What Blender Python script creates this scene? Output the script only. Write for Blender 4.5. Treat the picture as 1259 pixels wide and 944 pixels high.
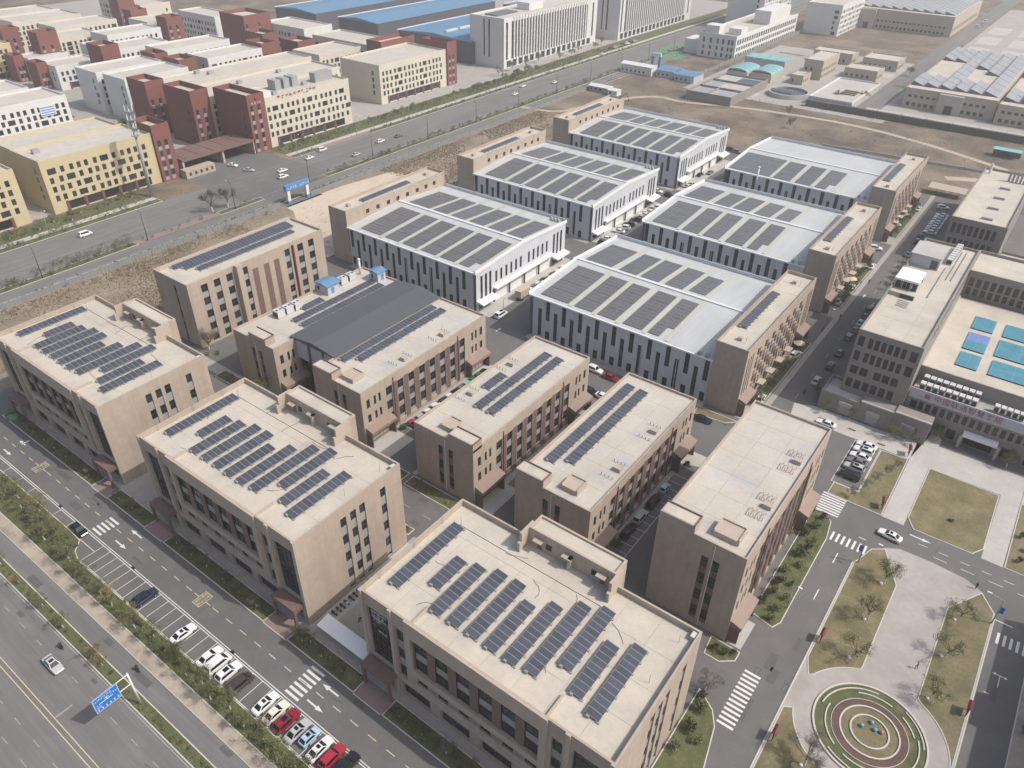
import bpy, bmesh, math, random
from mathutils import Matrix, Vector
rad = math.radians
scene = bpy.context.scene
for _o in list(bpy.data.objects): bpy.data.objects.remove(_o)
COL = scene.collection
PI = math.pi

# ---------------------------------------------------------------- camera
cam_data = bpy.data.cameras.new("camera"); cam = bpy.data.objects.new("camera", cam_data); COL.objects.link(cam)
_r = Vector((0.8003, 0.5995, 0.0130)).normalized()
_f = Vector((-0.4842, 0.6588, -0.5758)).normalized()
_d = _f.cross(_r).normalized(); _r = _d.cross(_f).normalized()
cam.matrix_world = Matrix(((_r.x, -_d.x, -_f.x, 0), (_r.y, -_d.y, -_f.y, 0), (_r.z, -_d.z, -_f.z, 114.0), (0, 0, 0, 1)))
cam_data.sensor_width = 36.0; cam_data.lens = 928.6 / 1259.0 * 36.0
cam_data.clip_start = 1.0; cam_data.clip_end = 9000.0
scene.camera = cam

# ---------------------------------------------------------------- sky, sun, exposure
SUN_EL, SUN_AZ = 49.5, 19.5          # azimuth counted from +X towards +Y
world = bpy.data.worlds.new("World"); scene.world = world; world.use_nodes = True
_nt = world.node_tree; _bg = _nt.nodes["Background"]
_sky = _nt.nodes.new("ShaderNodeTexSky"); _sky.sky_type = 'NISHITA'; _sky.sun_disc = False
_sky.sun_elevation = rad(SUN_EL); _sky.sun_rotation = rad(90 - SUN_AZ)
_sky.air_density = 1.0; _sky.dust_density = 4.0; _sky.ozone_density = 0.6; _sky.altitude = 60
_nt.links.new(_sky.outputs[0], _bg.inputs[0]); _bg.inputs[1].default_value = 0.135
sun_data = bpy.data.lights.new("sun", 'SUN'); sun_data.energy = 2.9; sun_data.angle = rad(0.6); sun_data.color = (1.0, 0.955, 0.895)
sun = bpy.data.objects.new("sun", sun_data); COL.objects.link(sun)
_sd = Vector((math.cos(rad(SUN_EL)) * math.cos(rad(SUN_AZ)), math.cos(rad(SUN_EL)) * math.sin(rad(SUN_AZ)), math.sin(rad(SUN_EL))))
sun.rotation_euler = _sd.to_track_quat('Z', 'Y').to_euler(); sun.location = (0, 0, 300)
scene.view_settings.view_transform = 'Standard'; scene.view_settings.look = 'None'
scene.view_settings.exposure = 0.27; scene.view_settings.gamma = 1.0
try:
    scene.cycles.volume_bounces = 1; scene.cycles.max_bounces = 6; scene.cycles.diffuse_bounces = 3; scene.cycles.transparent_max_bounces = 8
    scene.cycles.volume_step_rate = 4.0
except Exception: pass

# ---------------------------------------------------------------- materials
M = {}
def srgb(r, g, b):
    f = lambda c: (c / 255 / 12.92) if c / 255 <= .04045 else ((c / 255 + .055) / 1.055) ** 2.4
    return (f(r), f(g), f(b))
def mat(name, col, rough=.8, var=.12, scale=1.5, big=.0, bigscale=.05, bump=0., metal=0., spec=.5, objvar=0., tint=None, stretch=None, ribs=None, lines=None, coord='World', emit=None):
    m = bpy.data.materials.new(name); m.use_nodes = True; M[name] = m
    nt = m.node_tree; N = nt.nodes; L = nt.links; b = N["Principled BSDF"]
    b.inputs["Roughness"].default_value = rough; b.inputs["Metallic"].default_value = metal
    b.inputs["Specular IOR Level"].default_value = spec
    src = N.new("ShaderNodeNewGeometry").outputs['Position'] if coord == 'World' else N.new("ShaderNodeTexCoord").outputs[coord]
    if stretch:
        mp = N.new("ShaderNodeMapping"); mp.inputs["Scale"].default_value = stretch; L.new(src, mp.inputs[0]); src2 = mp.outputs[0]
    else: src2 = src
    fac = None
    def mul(prev, out, lo, hi):
        mr = N.new("ShaderNodeMapRange"); L.new(out, mr.inputs[0]); mr.inputs[1].default_value = .25; mr.inputs[2].default_value = .75
        mr.inputs[3].default_value = lo; mr.inputs[4].default_value = hi
        if prev is None: return mr.outputs[0]
        mm = N.new("ShaderNodeMath"); mm.operation = 'MULTIPLY'; L.new(prev, mm.inputs[0]); L.new(mr.outputs[0], mm.inputs[1]); return mm.outputs[0]
    nz = None
    if var > 0:
        nz = N.new("ShaderNodeTexNoise"); nz.inputs["Scale"].default_value = scale; nz.inputs["Detail"].default_value = 6; nz.inputs["Roughness"].default_value = .65
        L.new(src2, nz.inputs["Vector"]); fac = mul(fac, nz.outputs[0], 1 - var, 1 + var)
    if big > 0:
        n2 = N.new("ShaderNodeTexNoise"); n2.inputs["Scale"].default_value = bigscale; n2.inputs["Detail"].default_value = 5; n2.inputs["Roughness"].default_value = .6
        L.new(src, n2.inputs["Vector"]); fac = mul(fac, n2.outputs[0], 1 - big, 1 + big)
    if objvar > 0:
        oi = N.new("ShaderNodeObjectInfo"); mr = N.new("ShaderNodeMapRange"); L.new(oi.outputs["Random"], mr.inputs[0]); mr.inputs[3].default_value = 1 - objvar; mr.inputs[4].default_value = 1 + objvar
        if fac is None: fac = mr.outputs[0]
        else:
            mm = N.new("ShaderNodeMath"); mm.operation = 'MULTIPLY'; L.new(fac, mm.inputs[0]); L.new(mr.outputs[0], mm.inputs[1]); fac = mm.outputs[0]
    base = None
    if tint:                                    # second colour mixed in by patchy noise: (colour, noise scale, lo, hi)
        n3 = N.new("ShaderNodeTexNoise"); n3.inputs["Scale"].default_value = tint[1]; n3.inputs["Detail"].default_value = 8; n3.inputs["Roughness"].default_value = .7
        L.new(src2, n3.inputs["Vector"]); mr = N.new("ShaderNodeMapRange"); L.new(n3.outputs[0], mr.inputs[0]); mr.inputs[1].default_value = tint[2]; mr.inputs[2].default_value = tint[3]
        mx = N.new("ShaderNodeMix"); mx.data_type = 'RGBA'; L.new(mr.outputs[0], mx.inputs["Factor"])
        mx.inputs[6].default_value = (*col, 1); mx.inputs[7].default_value = (*tint[0], 1); base = mx.outputs[2]
    if lines:                                   # thin joints: (width, height, mortar size, darkness, rotate to wall)
        br = N.new("ShaderNodeTexBrick"); br.inputs["Scale"].default_value = 1; br.inputs["Brick Width"].default_value = lines[0]; br.inputs["Row Height"].default_value = lines[1]
        br.inputs["Mortar Size"].default_value = lines[2]; br.offset = 0.0 if len(lines) < 6 else .5
        br.inputs["Color1"].default_value = (1, 1, 1, 1); br.inputs["Color2"].default_value = (.93, .93, .93, 1); br.inputs["Mortar"].default_value = (lines[3],) * 3 + (1,)
        if lines[4]:
            sx = N.new("ShaderNodeSeparateXYZ"); L.new(src, sx.inputs[0]); ad = N.new("ShaderNodeMath"); L.new(sx.outputs[0], ad.inputs[0]); L.new(sx.outputs[1], ad.inputs[1])
            cb = N.new("ShaderNodeCombineXYZ"); L.new(ad.outputs[0], cb.inputs[0]); L.new(sx.outputs[2], cb.inputs[1]); L.new(cb.outputs[0], br.inputs[0])
        else: L.new(src, br.inputs[0])
        bw = N.new("ShaderNodeRGBToBW"); L.new(br.outputs[0], bw.inputs[0])
        if fac is None: fac = bw.outputs[0]
        else:
            mm = N.new("ShaderNodeMath"); mm.operation = 'MULTIPLY'; L.new(fac, mm.inputs[0]); L.new(bw.outputs[0], mm.inputs[1]); fac = mm.outputs[0]
    if fac is not None:
        vm = N.new("ShaderNodeVectorMath"); vm.operation = 'SCALE'
        if base is not None: L.new(base, vm.inputs[0])
        else: vm.inputs[0].default_value = col
        L.new(fac, vm.inputs["Scale"]); L.new(vm.outputs[0], b.inputs["Base Color"])
    elif base is not None: L.new(base, b.inputs["Base Color"])
    else: b.inputs["Base Color"].default_value = (*col, 1)
    if bump > 0 and nz:
        bp = N.new("ShaderNodeBump"); bp.inputs["Strength"].default_value = bump; bp.inputs["Distance"].default_value = .05
        L.new(nz.outputs[0], bp.inputs["Height"]); L.new(bp.outputs[0], b.inputs["Normal"])
    if ribs:                                    # (axis, spacing, strength)
        sx = N.new("ShaderNodeSeparateXYZ"); L.new(src, sx.inputs[0])
        if ribs[0] == 'XY': ad = N.new("ShaderNodeMath"); L.new(sx.outputs[0], ad.inputs[0]); L.new(sx.outputs[1], ad.inputs[1]); c0 = ad.outputs[0]
        else: c0 = sx.outputs['XYZ'.index(ribs[0])]
        m1 = N.new("ShaderNodeMath"); m1.operation = 'MULTIPLY'; L.new(c0, m1.inputs[0]); m1.inputs[1].default_value = 2 * PI / ribs[1]
        m2 = N.new("ShaderNodeMath"); m2.operation = 'SINE'; L.new(m1.outputs[0], m2.inputs[0])
        bp = N.new("ShaderNodeBump"); bp.inputs["Strength"].default_value = ribs[2]; bp.inputs["Distance"].default_value = .04
        L.new(m2.outputs[0], bp.inputs["Height"]); L.new(bp.outputs[0], b.inputs["Normal"])
    if emit: b.inputs["Emission Color"].default_value = (*emit, 1); b.inputs["Emission Strength"].default_value = 1
    return m

mat('stone', (.40, .330, .265), .75, .09, .9, .08, .10, stretch=(1, 1, .14), tint=((.355, .287, .232), .35, .45, .75), lines=(1.2, .9, .016, .80, True))
mat('canopy_stone', (.25, .185, .155), .7, .06, .8)
mat('stone_trim', (.405, .338, .275), .75, .08, .9, stretch=(1, 1, .2))
mat('brown_panel', (.175, .112, .096), .6, .08, .8, lines=(.6, .45, .012, .85, True))
mat('spandrel', (.30, .295, .29), .5, .06, 1)
mat('ribbed_panel', (.27, .265, .255), .6, .05, 1, ribs=('XY', .16, 1.0))
mat('roof_tan', (.475, .43, .36), .85, .06, 2.2, .12, .12, tint=((.385, .355, .31), .2, .48, .78))
mat('roof_grey', (.46, .418, .355), .85, .07, 1.5, .13, .09, tint=((.40, .395, .385), .13, .5, .66))
mat('roof_joint', (.30, .27, .23), .9, .1, 2)
mat('glass', (.022, .026, .032), .08, 0, objvar=.5, spec=.5)
mat('glass_far', (.035, .037, .042), .15, 0, objvar=.5)
mat('frame', (.06, .06, .062), .5, 0)
mat('frame_white', (.55, .55, .55), .5, 0)
mat('pv_cell', (.060, .066, .082), .3, .12, .5, objvar=.16, spec=.6, lines=(1.13, 1.2, .016, 1.7, False), coord='Object')
mat('pv_far', (.125, .124, .124), .35, .1, .4, objvar=.08)
mat('pv_frame', (.27, .28, .29), .4, 0)
mat('steel', (.35, .36, .37), .45, .1, 2, metal=.6)
mat('white_wall', (.53, .545, .565), .55, .06, .8, .05, .06, stretch=(1, 1, .12), ribs=('XY', .9, .35))
mat('white_roof', (.455, .465, .46), .5, .07, .5, .08, .07, stretch=(1, .12, 1), tint=((.40, .405, .395), .3, .5, .8), ribs=('X', .75, .35))
mat('white_paint', (.72, .72, .71), .5, .03, 2)
mat('skylight', (.46, .455, .365), .4, .06, 1)
mat('strip_glass', (.028, .032, .042), .2, .1, .5, objvar=.2)
mat('grey_roof', (.085, .09, .095), .55, .07, .6, ribs=('Y', .5, .3))
mat('blue_roof', (.115, .225, .345), .6, .12, .25, ribs=('X', .7, .3))
mat('blue_sheet', (.07, .22, .44), .5, .05, 1)
mat('dark_wall', (.085, .09, .105), .6, .08, .5)
mat('asphalt', (.122, .119, .116), .9, .12, 3.5, .13, .06, bump=.3, tint=((.158, .15, .14), .18, .48, .8))
mat('asphalt_road', (.142, .137, .132), .9, .10, 3, .12, .05, bump=.3, stretch=(.05, 1.0, 1.0), tint=((.18, .172, .162), .7, .46, .7))
mat('asphalt_hwy', (.148, .143, .136), .9, .10, 1, .10, .04, stretch=(1.0, .03, 1.0), tint=((.19, .184, .174), .5, .46, .7))
mat('paint_worn', (.30, .295, .28), .9, .3, 2)
mat('asphalt_patch', (.098, .095, .092), .9, .12, 3)
mat('asphalt_crack', (.07, .067, .064), .9, .1, 3)
mat('concrete', (.33, .31, .285), .9, .1, 1.5, .1, .1, tint=((.27, .25, .225), .3, .5, .75))
mat('concrete_pale', (.43, .41, .38), .9, .07, 1.2, .08, .1, lines=(2.0, 2.0, .02, .85, False))
mat('sand_path', (.37, .315, .25), .95, .15, 1.2, .12, .12, tint=((.23, .20, .165), .25, .48, .66))
mat('plaza_stone', (.37, .34, .315), .85, .06, 1.2, .08, .12, tint=((.32, .285, .26), .15, .45, .65), lines=(.8, .8, .012, .9, False))
mat('pink_paving', (.26, .185, .17), .9, .1, 2, lines=(.4, .2, .012, .85, False))
mat('kerb', (.50, .475, .43), .9, .12, 3)
mat('paint_white', (.62, .61, .58), .8, .16, 4)
mat('paint_yellow', (.58, .48, .30), .8, .16, 4)
mat('lawn', (.128, .118, .056), .95, .25, 2.0, .2, .12, bump=.5, tint=((.21, .172, .10), .22, .38, .66))
mat('turf', (.082, .094, .038), .95, .25, 3, .2, .2, bump=.5, tint=((.165, .14, .085), .45, .50, .70))
mat('soil', (.255, .21, .155), .95, .28, .8, .2, .02, bump=.4, tint=((.165, .132, .095), .07, .40, .66))
mat('field', (.205, .16, .115), .95, .3, .8, .28, .018, bump=.4, tint=((.10, .08, .06), .045, .38, .60))
mat('dark_bank', (.085, .076, .068), .95, .25, .8)
mat('dirt_track', (.40, .33, .25), .95, .15, 1, .1, .05)
mat('beige_yard', (.50, .42, .33), .95, .1, .5, .12, .05, tint=((.36, .30, .23), .1, .52, .72))
mat('bark', (.10, .078, .058), .9, .2, 5)
mat('bark_whitewash', (.55, .53, .5), .9, .1, 5)
def leafmat(name, c1, c2):
    m = mat(name, c1, .7, .22, 3, .25, .5, tint=(c2, 1.6, .35, .65), objvar=.18)
    b = m.node_tree.nodes["Principled BSDF"]; b.inputs["Transmission Weight"].default_value = 0; return m
leafmat('leaf_spring', (.205, .215, .085), (.15, .165, .06))
leafmat('leaf_dark', (.062, .080, .034), (.10, .115, .046))
leafmat('leaf_olive', (.125, .15, .060), (.165, .178, .082))
leafmat('leaf_bright', (.165, .215, .062), (.115, .15, .045))
leafmat('leaf_red', (.12, .062, .05), (.08, .045, .038))
leafmat('leaf_gold', (.29, .235, .10), (.21, .17, .08))
leafmat('leaf_grey', (.18, .18, .155), (.13, .135, .105))
leafmat('twig', (.17, .15, .125), (.12, .105, .088))
leafmat('dry_grass', (.34, .265, .175), (.28, .22, .145))
mat('red_wall', (.185, .070, .058), .75, .06, .5, .06, .1)
mat('cream_wall', (.55, .51, .425), .75, .05, .4, .06, .08)
mat('white_render', (.60, .595, .575), .75, .05, .4, .06, .08)
mat('yellow_wall', (.50, .425, .268), .75, .05, .4, .05, .08)
mat('far_roof', (.46, .425, .37), .9, .08, .4, .1, .05)
mat('ochre_wall', (.40, .35, .275), .8, .06, .4, .06, .06)
mat('grey_brick', (.245, .222, .20), .8, .06, .8, .05, .1, lines=(.9, .6, .012, .9, True))
mat('grey_brick_pale', (.40, .37, .335), .8, .06, .8)
mat('court_violet', (.14, .20, .42), .6, .2, 2)
mat('court_line', (.17, .36, .42), .6, 0)
mat('court_blue', (.045, .19, .265), .6, .08, 1, tint=((.065, .23, .30), .4, .4, .6))
mat('sign_blue', (.015, .165, .50), .45, 0)
mat('sign_red', (.27, .012, .03), .5, 0)
mat('maroon', (.12, .018, .028), .5, .1, 3)
mat('pink_mark', (.55, .25, .55), .5, 0)
mat('sign_grey', (.42, .44, .47), .5, .05, 2)
mat('ac_white', (.50, .50, .49), .5, .05, 3)
mat('ac_dark', (.03, .03, .032), .6, 0)
mat('rubber', (.018, .018, .02), .7, 0)
mat('chrome', (.5, .5, .52), .25, 0, metal=.8)
mat('lamp_glass', (.75, .75, .72), .2, 0)
mat('tail_red', (.30, .015, .015), .3, 0)
mat('car_glass', (.012, .014, .018), .06, 0)
mat('skin', (.42, .26, .19), .6, 0); mat('cloth_dark', (.03, .03, .04), .9, .1, 8); mat('cloth_red', (.30, .04, .035), .9, .1, 8); mat('hair', (.015, .012, .01), .6, 0)
mat('metal_grey', (.30, .31, .32), .5, .05, 2); mat('metal_white', (.62, .62, .61), .5, .05, 2)
mat('bay_roof', (.29, .30, .315), .5, .12, .6, .1, .1, lines=(2.6, 2.4, .09, .62, False))
mat('water', (.035, .045, .05), .12, .2, .3)
mat('teal', (.20, .42, .42), .5, .1, .3); mat('green_net', (.10, .21, .13), .9, .25, .4)
mat('hoarding', (.215, .222, .222), .6, .06, .3, ribs=('XY', 1.2, .5))
mat('ball_blue', (.09, .36, .55), .3, 0); mat('ball_pink', (.50, .17, .22), .4, 0)
mat('wood_box', (.46, .39, .32), .8, .08, 2)
mat('brick_red', (.22, .085, .065), .85, .1, 1.5)
CARC = {'white': (.74, .74, .73), 'cream': (.70, .67, .58), 'silver': (.42, .43, .44), 'grey': (.16, .165, .17), 'black': (.012, .013, .015), 'dark blue': (.015, .025, .06), 'blue': (.04, .09, .28),
        'red': (.24, .012, .022), 'crimson': (.36, .02, .04), 'brown': (.055, .040, .036), 'pale blue': (.38, .52, .62), 'green': (.03, .16, .09), 'pale green': (.30, .55, .40), 'bronze': (.16, .12, .09)}
for _k, _c in CARC.items():
    _m = mat('car_' + _k.replace(' ', '_'), _c, .25, 0); _b = _m.node_tree.nodes["Principled BSDF"]; _b.inputs["Coat Weight"].default_value = .6; _b.inputs["Coat Roughness"].default_value = .08

# ---------------------------------------------------------------- mesh helpers
class MB:
    def __init__(s): s.v = []; s.f = []; s.m = []
    def poly(s, pts, m=0):
        i = len(s.v); s.v.extend(pts); s.f.append(tuple(range(i, i + len(pts)))); s.m.append(m)
    def box(s, x0, x1, y0, y1, z0, z1, m=0, top=None, skip=''):
        if x0 > x1: x0, x1 = x1, x0
        if y0 > y1: y0, y1 = y1, y0
        if z0 > z1: z0, z1 = z1, z0
        i = len(s.v)
        s.v.extend([(x0, y0, z0), (x1, y0, z0), (x1, y1, z0), (x0, y1, z0), (x0, y0, z1), (x1, y0, z1), (x1, y1, z1), (x0, y1, z1)])
        for k, q in (('b', (3, 2, 1, 0)), ('t', (4, 5, 6, 7)), ('f', (0, 1, 5, 4)), ('r', (1, 2, 6, 5)), ('k', (2, 3, 7, 6)), ('l', (3, 0, 4, 7))):
            if k in skip: continue
            s.f.append(tuple(i + a for a in q)); s.m.append(top if (k == 't' and top is not None) else m)
    def prism(s, pl, z0, z1, m=0, top=None, bottom=True):
        n = len(pl); i = len(s.v)
        s.v.extend([(p[0], p[1], z0) for p in pl] + [(p[0], p[1], z1) for p in pl])
        for k in range(n):
            j = (k + 1) % n; s.f.append((i + k, i + j, i + n + j, i + n + k)); s.m.append(m)
        s.f.append(tuple(i + n + k for k in range(n))); s.m.append(m if top is None else top)
        if bottom: s.f.append(tuple(i + k for k in reversed(range(n)))); s.m.append(m)
    def tube(s, p, q, r0, r1=None, n=6, m=0, caps=True):
        r1 = r0 if r1 is None else r1; p = Vector(p); q = Vector(q); d = (q - p)
        if d.length < 1e-6: return
        d.normalize(); a = d.orthogonal().normalized(); b = d.cross(a); i = len(s.v)
        for c, r in ((p, r0), (q, r1)):
            for k in range(n):
                t = 2 * PI * k / n; s.v.append(tuple(c + a * (r * math.cos(t)) + b * (r * math.sin(t))))
        for k in range(n):
            j = (k + 1) % n; s.f.append((i + k, i + j, i + n + j, i + n + k)); s.m.append(m)
        if caps: s.f.append(tuple(i + n + k for k in range(n))); s.m.append(m); s.f.append(tuple(i + k for k in reversed(range(n)))); s.m.append(m)
    def sphere(s, c, r, n=10, k=6, m=0, sz=1.):
        rows = []
        for a in range(k + 1):
            t = PI * a / k; row = []
            for b in range(n):
                ph = 2 * PI * b / n; row.append(len(s.v)); s.v.append((c[0] + r * math.sin(t) * math.cos(ph), c[1] + r * math.sin(t) * math.sin(ph), c[2] + r * sz * math.cos(t)))
            rows.append(row)
        for a in range(k):
            for b in range(n):
                s.f.append((rows[a][b], rows[a + 1][b], rows[a + 1][(b + 1) % n], rows[a][(b + 1) % n])); s.m.append(m)
    def mesh(s, name, mats, smooth=False):
        me = bpy.data.meshes.new(name); me.from_pydata(s.v, [], s.f)
        for mm in mats: me.materials.append(M[mm])
        if len(mats) > 1: me.polygons.foreach_set('material_index', s.m)
        if smooth: me.polygons.foreach_set('use_smooth', [True] * len(s.f))
        me.update(); return me
    def build(s, name, mats, parent=None, smooth=False, loc=None):
        return link(name, s.mesh(name, mats, smooth), parent, loc)
def link(name, me, parent=None, loc=None, rz=0., sc=None):
    o = bpy.data.objects.new(name, me); COL.objects.link(o)
    if parent is not None: o.parent = parent
    if loc is not None: o.location = loc
    if rz: o.rotation_euler = (0, 0, rz)
    if sc is not None: o.scale = sc
    return o
def tag(o, label=None, cat=None, group=None, kind=None):
    if label: o['label'] = label
    if cat: o['category'] = cat
    if group: o['group'] = group
    if kind: o['kind'] = kind
    return o
def thing(name, label, cat, loc=(0, 0, 0), rz=0., group=None):
    o = bpy.data.objects.new(name, None); COL.objects.link(o); o.location = loc; o.rotation_euler = (0, 0, rz); o.empty_display_size = .5
    return tag(o, label, cat, group)
def setting(name, mb, mats, z=None, kind='structure'):
    o = mb.build(name, mats); tag(o, kind=kind); return o
def sheet(name, polys, mt, z, kind='structure'):
    b = MB()
    for p in polys: b.poly([(x, y, z) for x, y in p])
    return setting(name, b, [mt], kind=kind)
def rect(x0, x1, y0, y1): return [(x0, y0), (x1, y0), (x1, y1), (x0, y1)]
ORD = ['first', 'second', 'third', 'fourth', 'fifth', 'sixth', 'seventh', 'eighth', 'ninth', 'tenth', 'eleventh', 'twelfth', 'thirteenth', 'fourteenth', 'fifteenth', 'sixteenth', 'seventeenth', 'eighteenth', 'nineteenth', 'twentieth'] + ['twenty-' + w for w in ('first', 'second', 'third', 'fourth', 'fifth', 'sixth', 'seventh', 'eighth', 'ninth')]
_NTH = {}
def nth(key): _NTH[key] = _NTH.get(key, -1) + 1; return ORD[_NTH[key]] if _NTH[key] < len(ORD) else 'last'
def copy_tree(o, parent=None, loc=None, rz=None):
    c = o.copy(); COL.objects.link(c)
    if parent is not None: c.parent = parent
    if loc is not None: c.location = loc
    if rz is not None: c.rotation_euler = (0, 0, rz)
    for ch in o.children: copy_tree(ch, c)
    return c

# ---------------------------------------------------------------- facades
ROT = {'-Y': 0., '+X': PI / 2, '+Y': PI, '-X': -PI / 2}
def fp(face, W, D, u, z, n):
    if face == '-Y': return (u, -n, z)
    if face == '+X': return (W + n, u, z)
    if face == '+Y': return (W - u, D + n, z)
    return (-n, D - u, z)
def fbox(mb, face, W, D, u0, u1, z0, z1, n0, n1, m=0):
    a = fp(face, W, D, u0, z0, n0); b = fp(face, W, D, u1, z1, n1); mb.box(a[0], b[0], a[1], b[1], a[2], b[2], m)
def wall_face(mb, face, W, D, U, h, ops, depth, m=0, mr=0, z0=0.):
    us = sorted({0., U} | {round(o[0], 3) for o in ops} | {round(o[1], 3) for o in ops})
    zs = sorted({z0, h} | {round(max(o[2], z0), 3) for o in ops} | {round(o[3], 3) for o in ops})
    P = lambda u, z, n: fp(face, W, D, u, z, n)
    for j in range(len(zs) - 1):
        zc = (zs[j] + zs[j + 1]) / 2; run = None
        for i in range(len(us)):
            hole = True
            if i < len(us) - 1:
                uc = (us[i] + us[i + 1]) / 2; hole = any(o[0] < uc < o[1] and o[2] < zc < o[3] for o in ops)
            if i == len(us) - 1 or hole:
                if run is not None: mb.poly([P(run, zs[j], 0), P(us[i], zs[j], 0), P(us[i], zs[j + 1], 0), P(run, zs[j + 1], 0)], m); run = None
            elif run is None: run = us[i]
    for o in ops:
        u0, u1, a, b = o[0], o[1], max(o[2], z0), o[3]; d = o[4] if len(o) > 4 and o[4] is not None else depth
        mb.poly([P(u0, a, 0), P(u0, b, 0), P(u0, b, -d), P(u0, a, -d)], mr); mb.poly([P(u1, b, 0), P(u1, a, 0), P(u1, a, -d), P(u1, b, -d)], mr)
        mb.poly([P(u0, b, 0), P(u1, b, 0), P(u1, b, -d), P(u0, b, -d)], mr); mb.poly([P(u1, a, 0), P(u0, a, 0), P(u0, a, -d), P(u1, a, -d)], mr)
_WC = {}
def win_mesh(w, h, kind, nx=2, nz=1, fm='frame'):
    key = (round(w, 2), round(h, 2), kind, nx, nz, fm)
    if key in _WC: return _WC[key]
    b = MB(); t = .07
    if kind == 'w':
        b.poly([(0, .04, 0), (w, .04, 0), (w, .04, h), (0, .04, h)], 1)
        for x0, x1, a, c in [(0, w, 0, t), (0, w, h - t, h), (0, t, t, h - t), (w - t, w, t, h - t)]: b.box(x0, x1, -.03, .05, a, c, 0)
        for i in range(1, nx): b.box(w * i / nx - t / 2, w * i / nx + t / 2, -.02, .045, t, h - t, 0)
        for j in range(1, nz):
            for i in range(nx): b.box(w * i / nx + t / 2, w * (i + 1) / nx - t / 2, -.02, .045, h * j / nz - t / 2, h * j / nz + t / 2, 0)
        me = b.mesh('window', [fm, 'glass'])
    elif kind == 'f':                                            # far window: pane with a thin rim
        t = .1; b.poly([(t, .02, t), (w - t, .02, t), (w - t, .02, h - t), (t, .02, h - t)], 1)
        for q in ([(0, 0, 0), (w, 0, 0), (w - t, .02, t), (t, .02, t)], [(w, 0, 0), (w, 0, h), (w - t, .02, h - t), (w - t, .02, t)], [(w, 0, h), (0, 0, h), (t, .02, h - t), (w - t, .02, h - t)], [(0, 0, h), (0, 0, 0), (t, .02, t), (t, .02, h - t)]): b.poly(q, 0)
        me = b.mesh('window', [fm, 'glass_far'])
    else:
        b.box(0, w, 0, .05, 0, h, 0); me = b.mesh('panel', [kind])
    _WC[key] = me; return me
NAMEK = {'spandrel': 'spandrel_panel', 'brown_panel': 'brown_panel', 'white_paint': 'shutter_door', 'strip_glass': 'strip_window', 'dark_wall': 'doorway', 'metal_grey': 'roller_door', 'blue_sheet': 'door', 'red_wall': 'red_panel', 'sign_grey': 'lattice_panel', 'ribbed_panel': 'ribbed_panel'}
def fill(root, face, W, D, u0, u1, z0, z1, kind='w', n=-.2, nx=2, nz=1, fm='frame', name=None):
    if kind in ('w', 'f'): me = win_mesh(u1 - u0, z1 - z0, kind, nx, nz, fm); nm = 'window'
    else: me = win_mesh(u1 - u0, z1 - z0, kind); nm = NAMEK.get(kind, 'panel')
    return link(name or nm, me, root, fp(face, W, D, u0, z0, n), ROT[face])
def parapet(mb, W, D, h, t, zr, m=0):
    # top cap and inner faces of a parapet round a flat roof
    o = [(0, 0), (W, 0), (W, D), (0, D)]; i = [(t, t), (W - t, t), (W - t, D - t), (t, D - t)]
    for k in range(4):
        j = (k + 1) % 4
        mb.poly([(*o[k], h), (*o[j], h), (*i[j], h), (*i[k], h)], m); mb.poly([(*i[j], zr), (*i[k], zr), (*i[k], h), (*i[j], h)], m)
def shell(root, W, D, h, ops, wall='stone', t=.3, zr=None, depth=.22, z0=0., name='wall'):
    b = MB(); zr = h - 1.1 if zr is None else zr
    for f in ('-Y', '+X', '+Y', '-X'): wall_face(b, f, W, D, W if 'Y' in f else D, h, ops.get(f, []), depth, z0=z0)
    parapet(b, W, D, h, t, zr); return b.build(name, [wall], root)
def slab_roof(root, W, D, zr, t, m='roof_tan', nx=8, ny=4, gap=.035):
    b = MB(); b.poly([(t, t, zr - .05), (W - t, t, zr - .05), (W - t, D - t, zr - .05), (t, D - t, zr - .05)])
    r = b.build('roof', ['roof_joint'], root); w = (W - 2 * t) / nx; d = (D - 2 * t) / ny
    k = MB(); k.box(gap / 2, w - gap / 2, gap / 2, d - gap / 2, -.03, 0, skip='b'); me = k.mesh('roof_slab', [m])
    for i in range(nx):
        for j in range(ny): link('roof_slab', me, r, (t + i * w, t + j * d, zr))
    return r
def stripops(u0, u1, z0, z1): return (u0, u1, z0, z1)
# ================================================================ SETTING: ground and roads
HZ = 3000
sheet('ground', [rect(-HZ, HZ, -HZ, HZ)], 'field', 0.0)
sheet('campus_asphalt', [rect(-196, 62, 36.2, 346)], 'asphalt', .012)
sheet('brown_field', [rect(-240, -196.2, 20, 346)], 'soil', .008)
sheet('main_road', [rect(-232, 140, -60, 19.9)], 'asphalt_road', .012)
sheet('service_road', [rect(-232, 140, 22.1, 25.2)], 'asphalt_road', .012)
sheet('parking_lot', [[(-232, 33.8), (-135, 33.8), (-131.6, 33.5), (-129.6, 31.5), (-126.7, 30.7), (140, 30.7), (140, 36.2), (-232, 36.2)]], 'asphalt', .0125)
def bed(name, x0, x1, y0, y1, m, k=.18, h=.12, kind='structure'):
    b = MB(); b.box(x0 + k, x1 - k, y0 + k, y1 - k, 0, h - .03, 1, skip='b')
    b.box(x0, x1, y0, y0 + k, 0, h, 0); b.box(x0, x1, y1 - k, y1, 0, h, 0); b.box(x0, x0 + k, y0 + k, y1 - k, 0, h, 0); b.box(x1 - k, x1, y0 + k, y1 - k, 0, h, 0)
    return setting(name, b, ['kerb', m], kind=kind)
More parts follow.
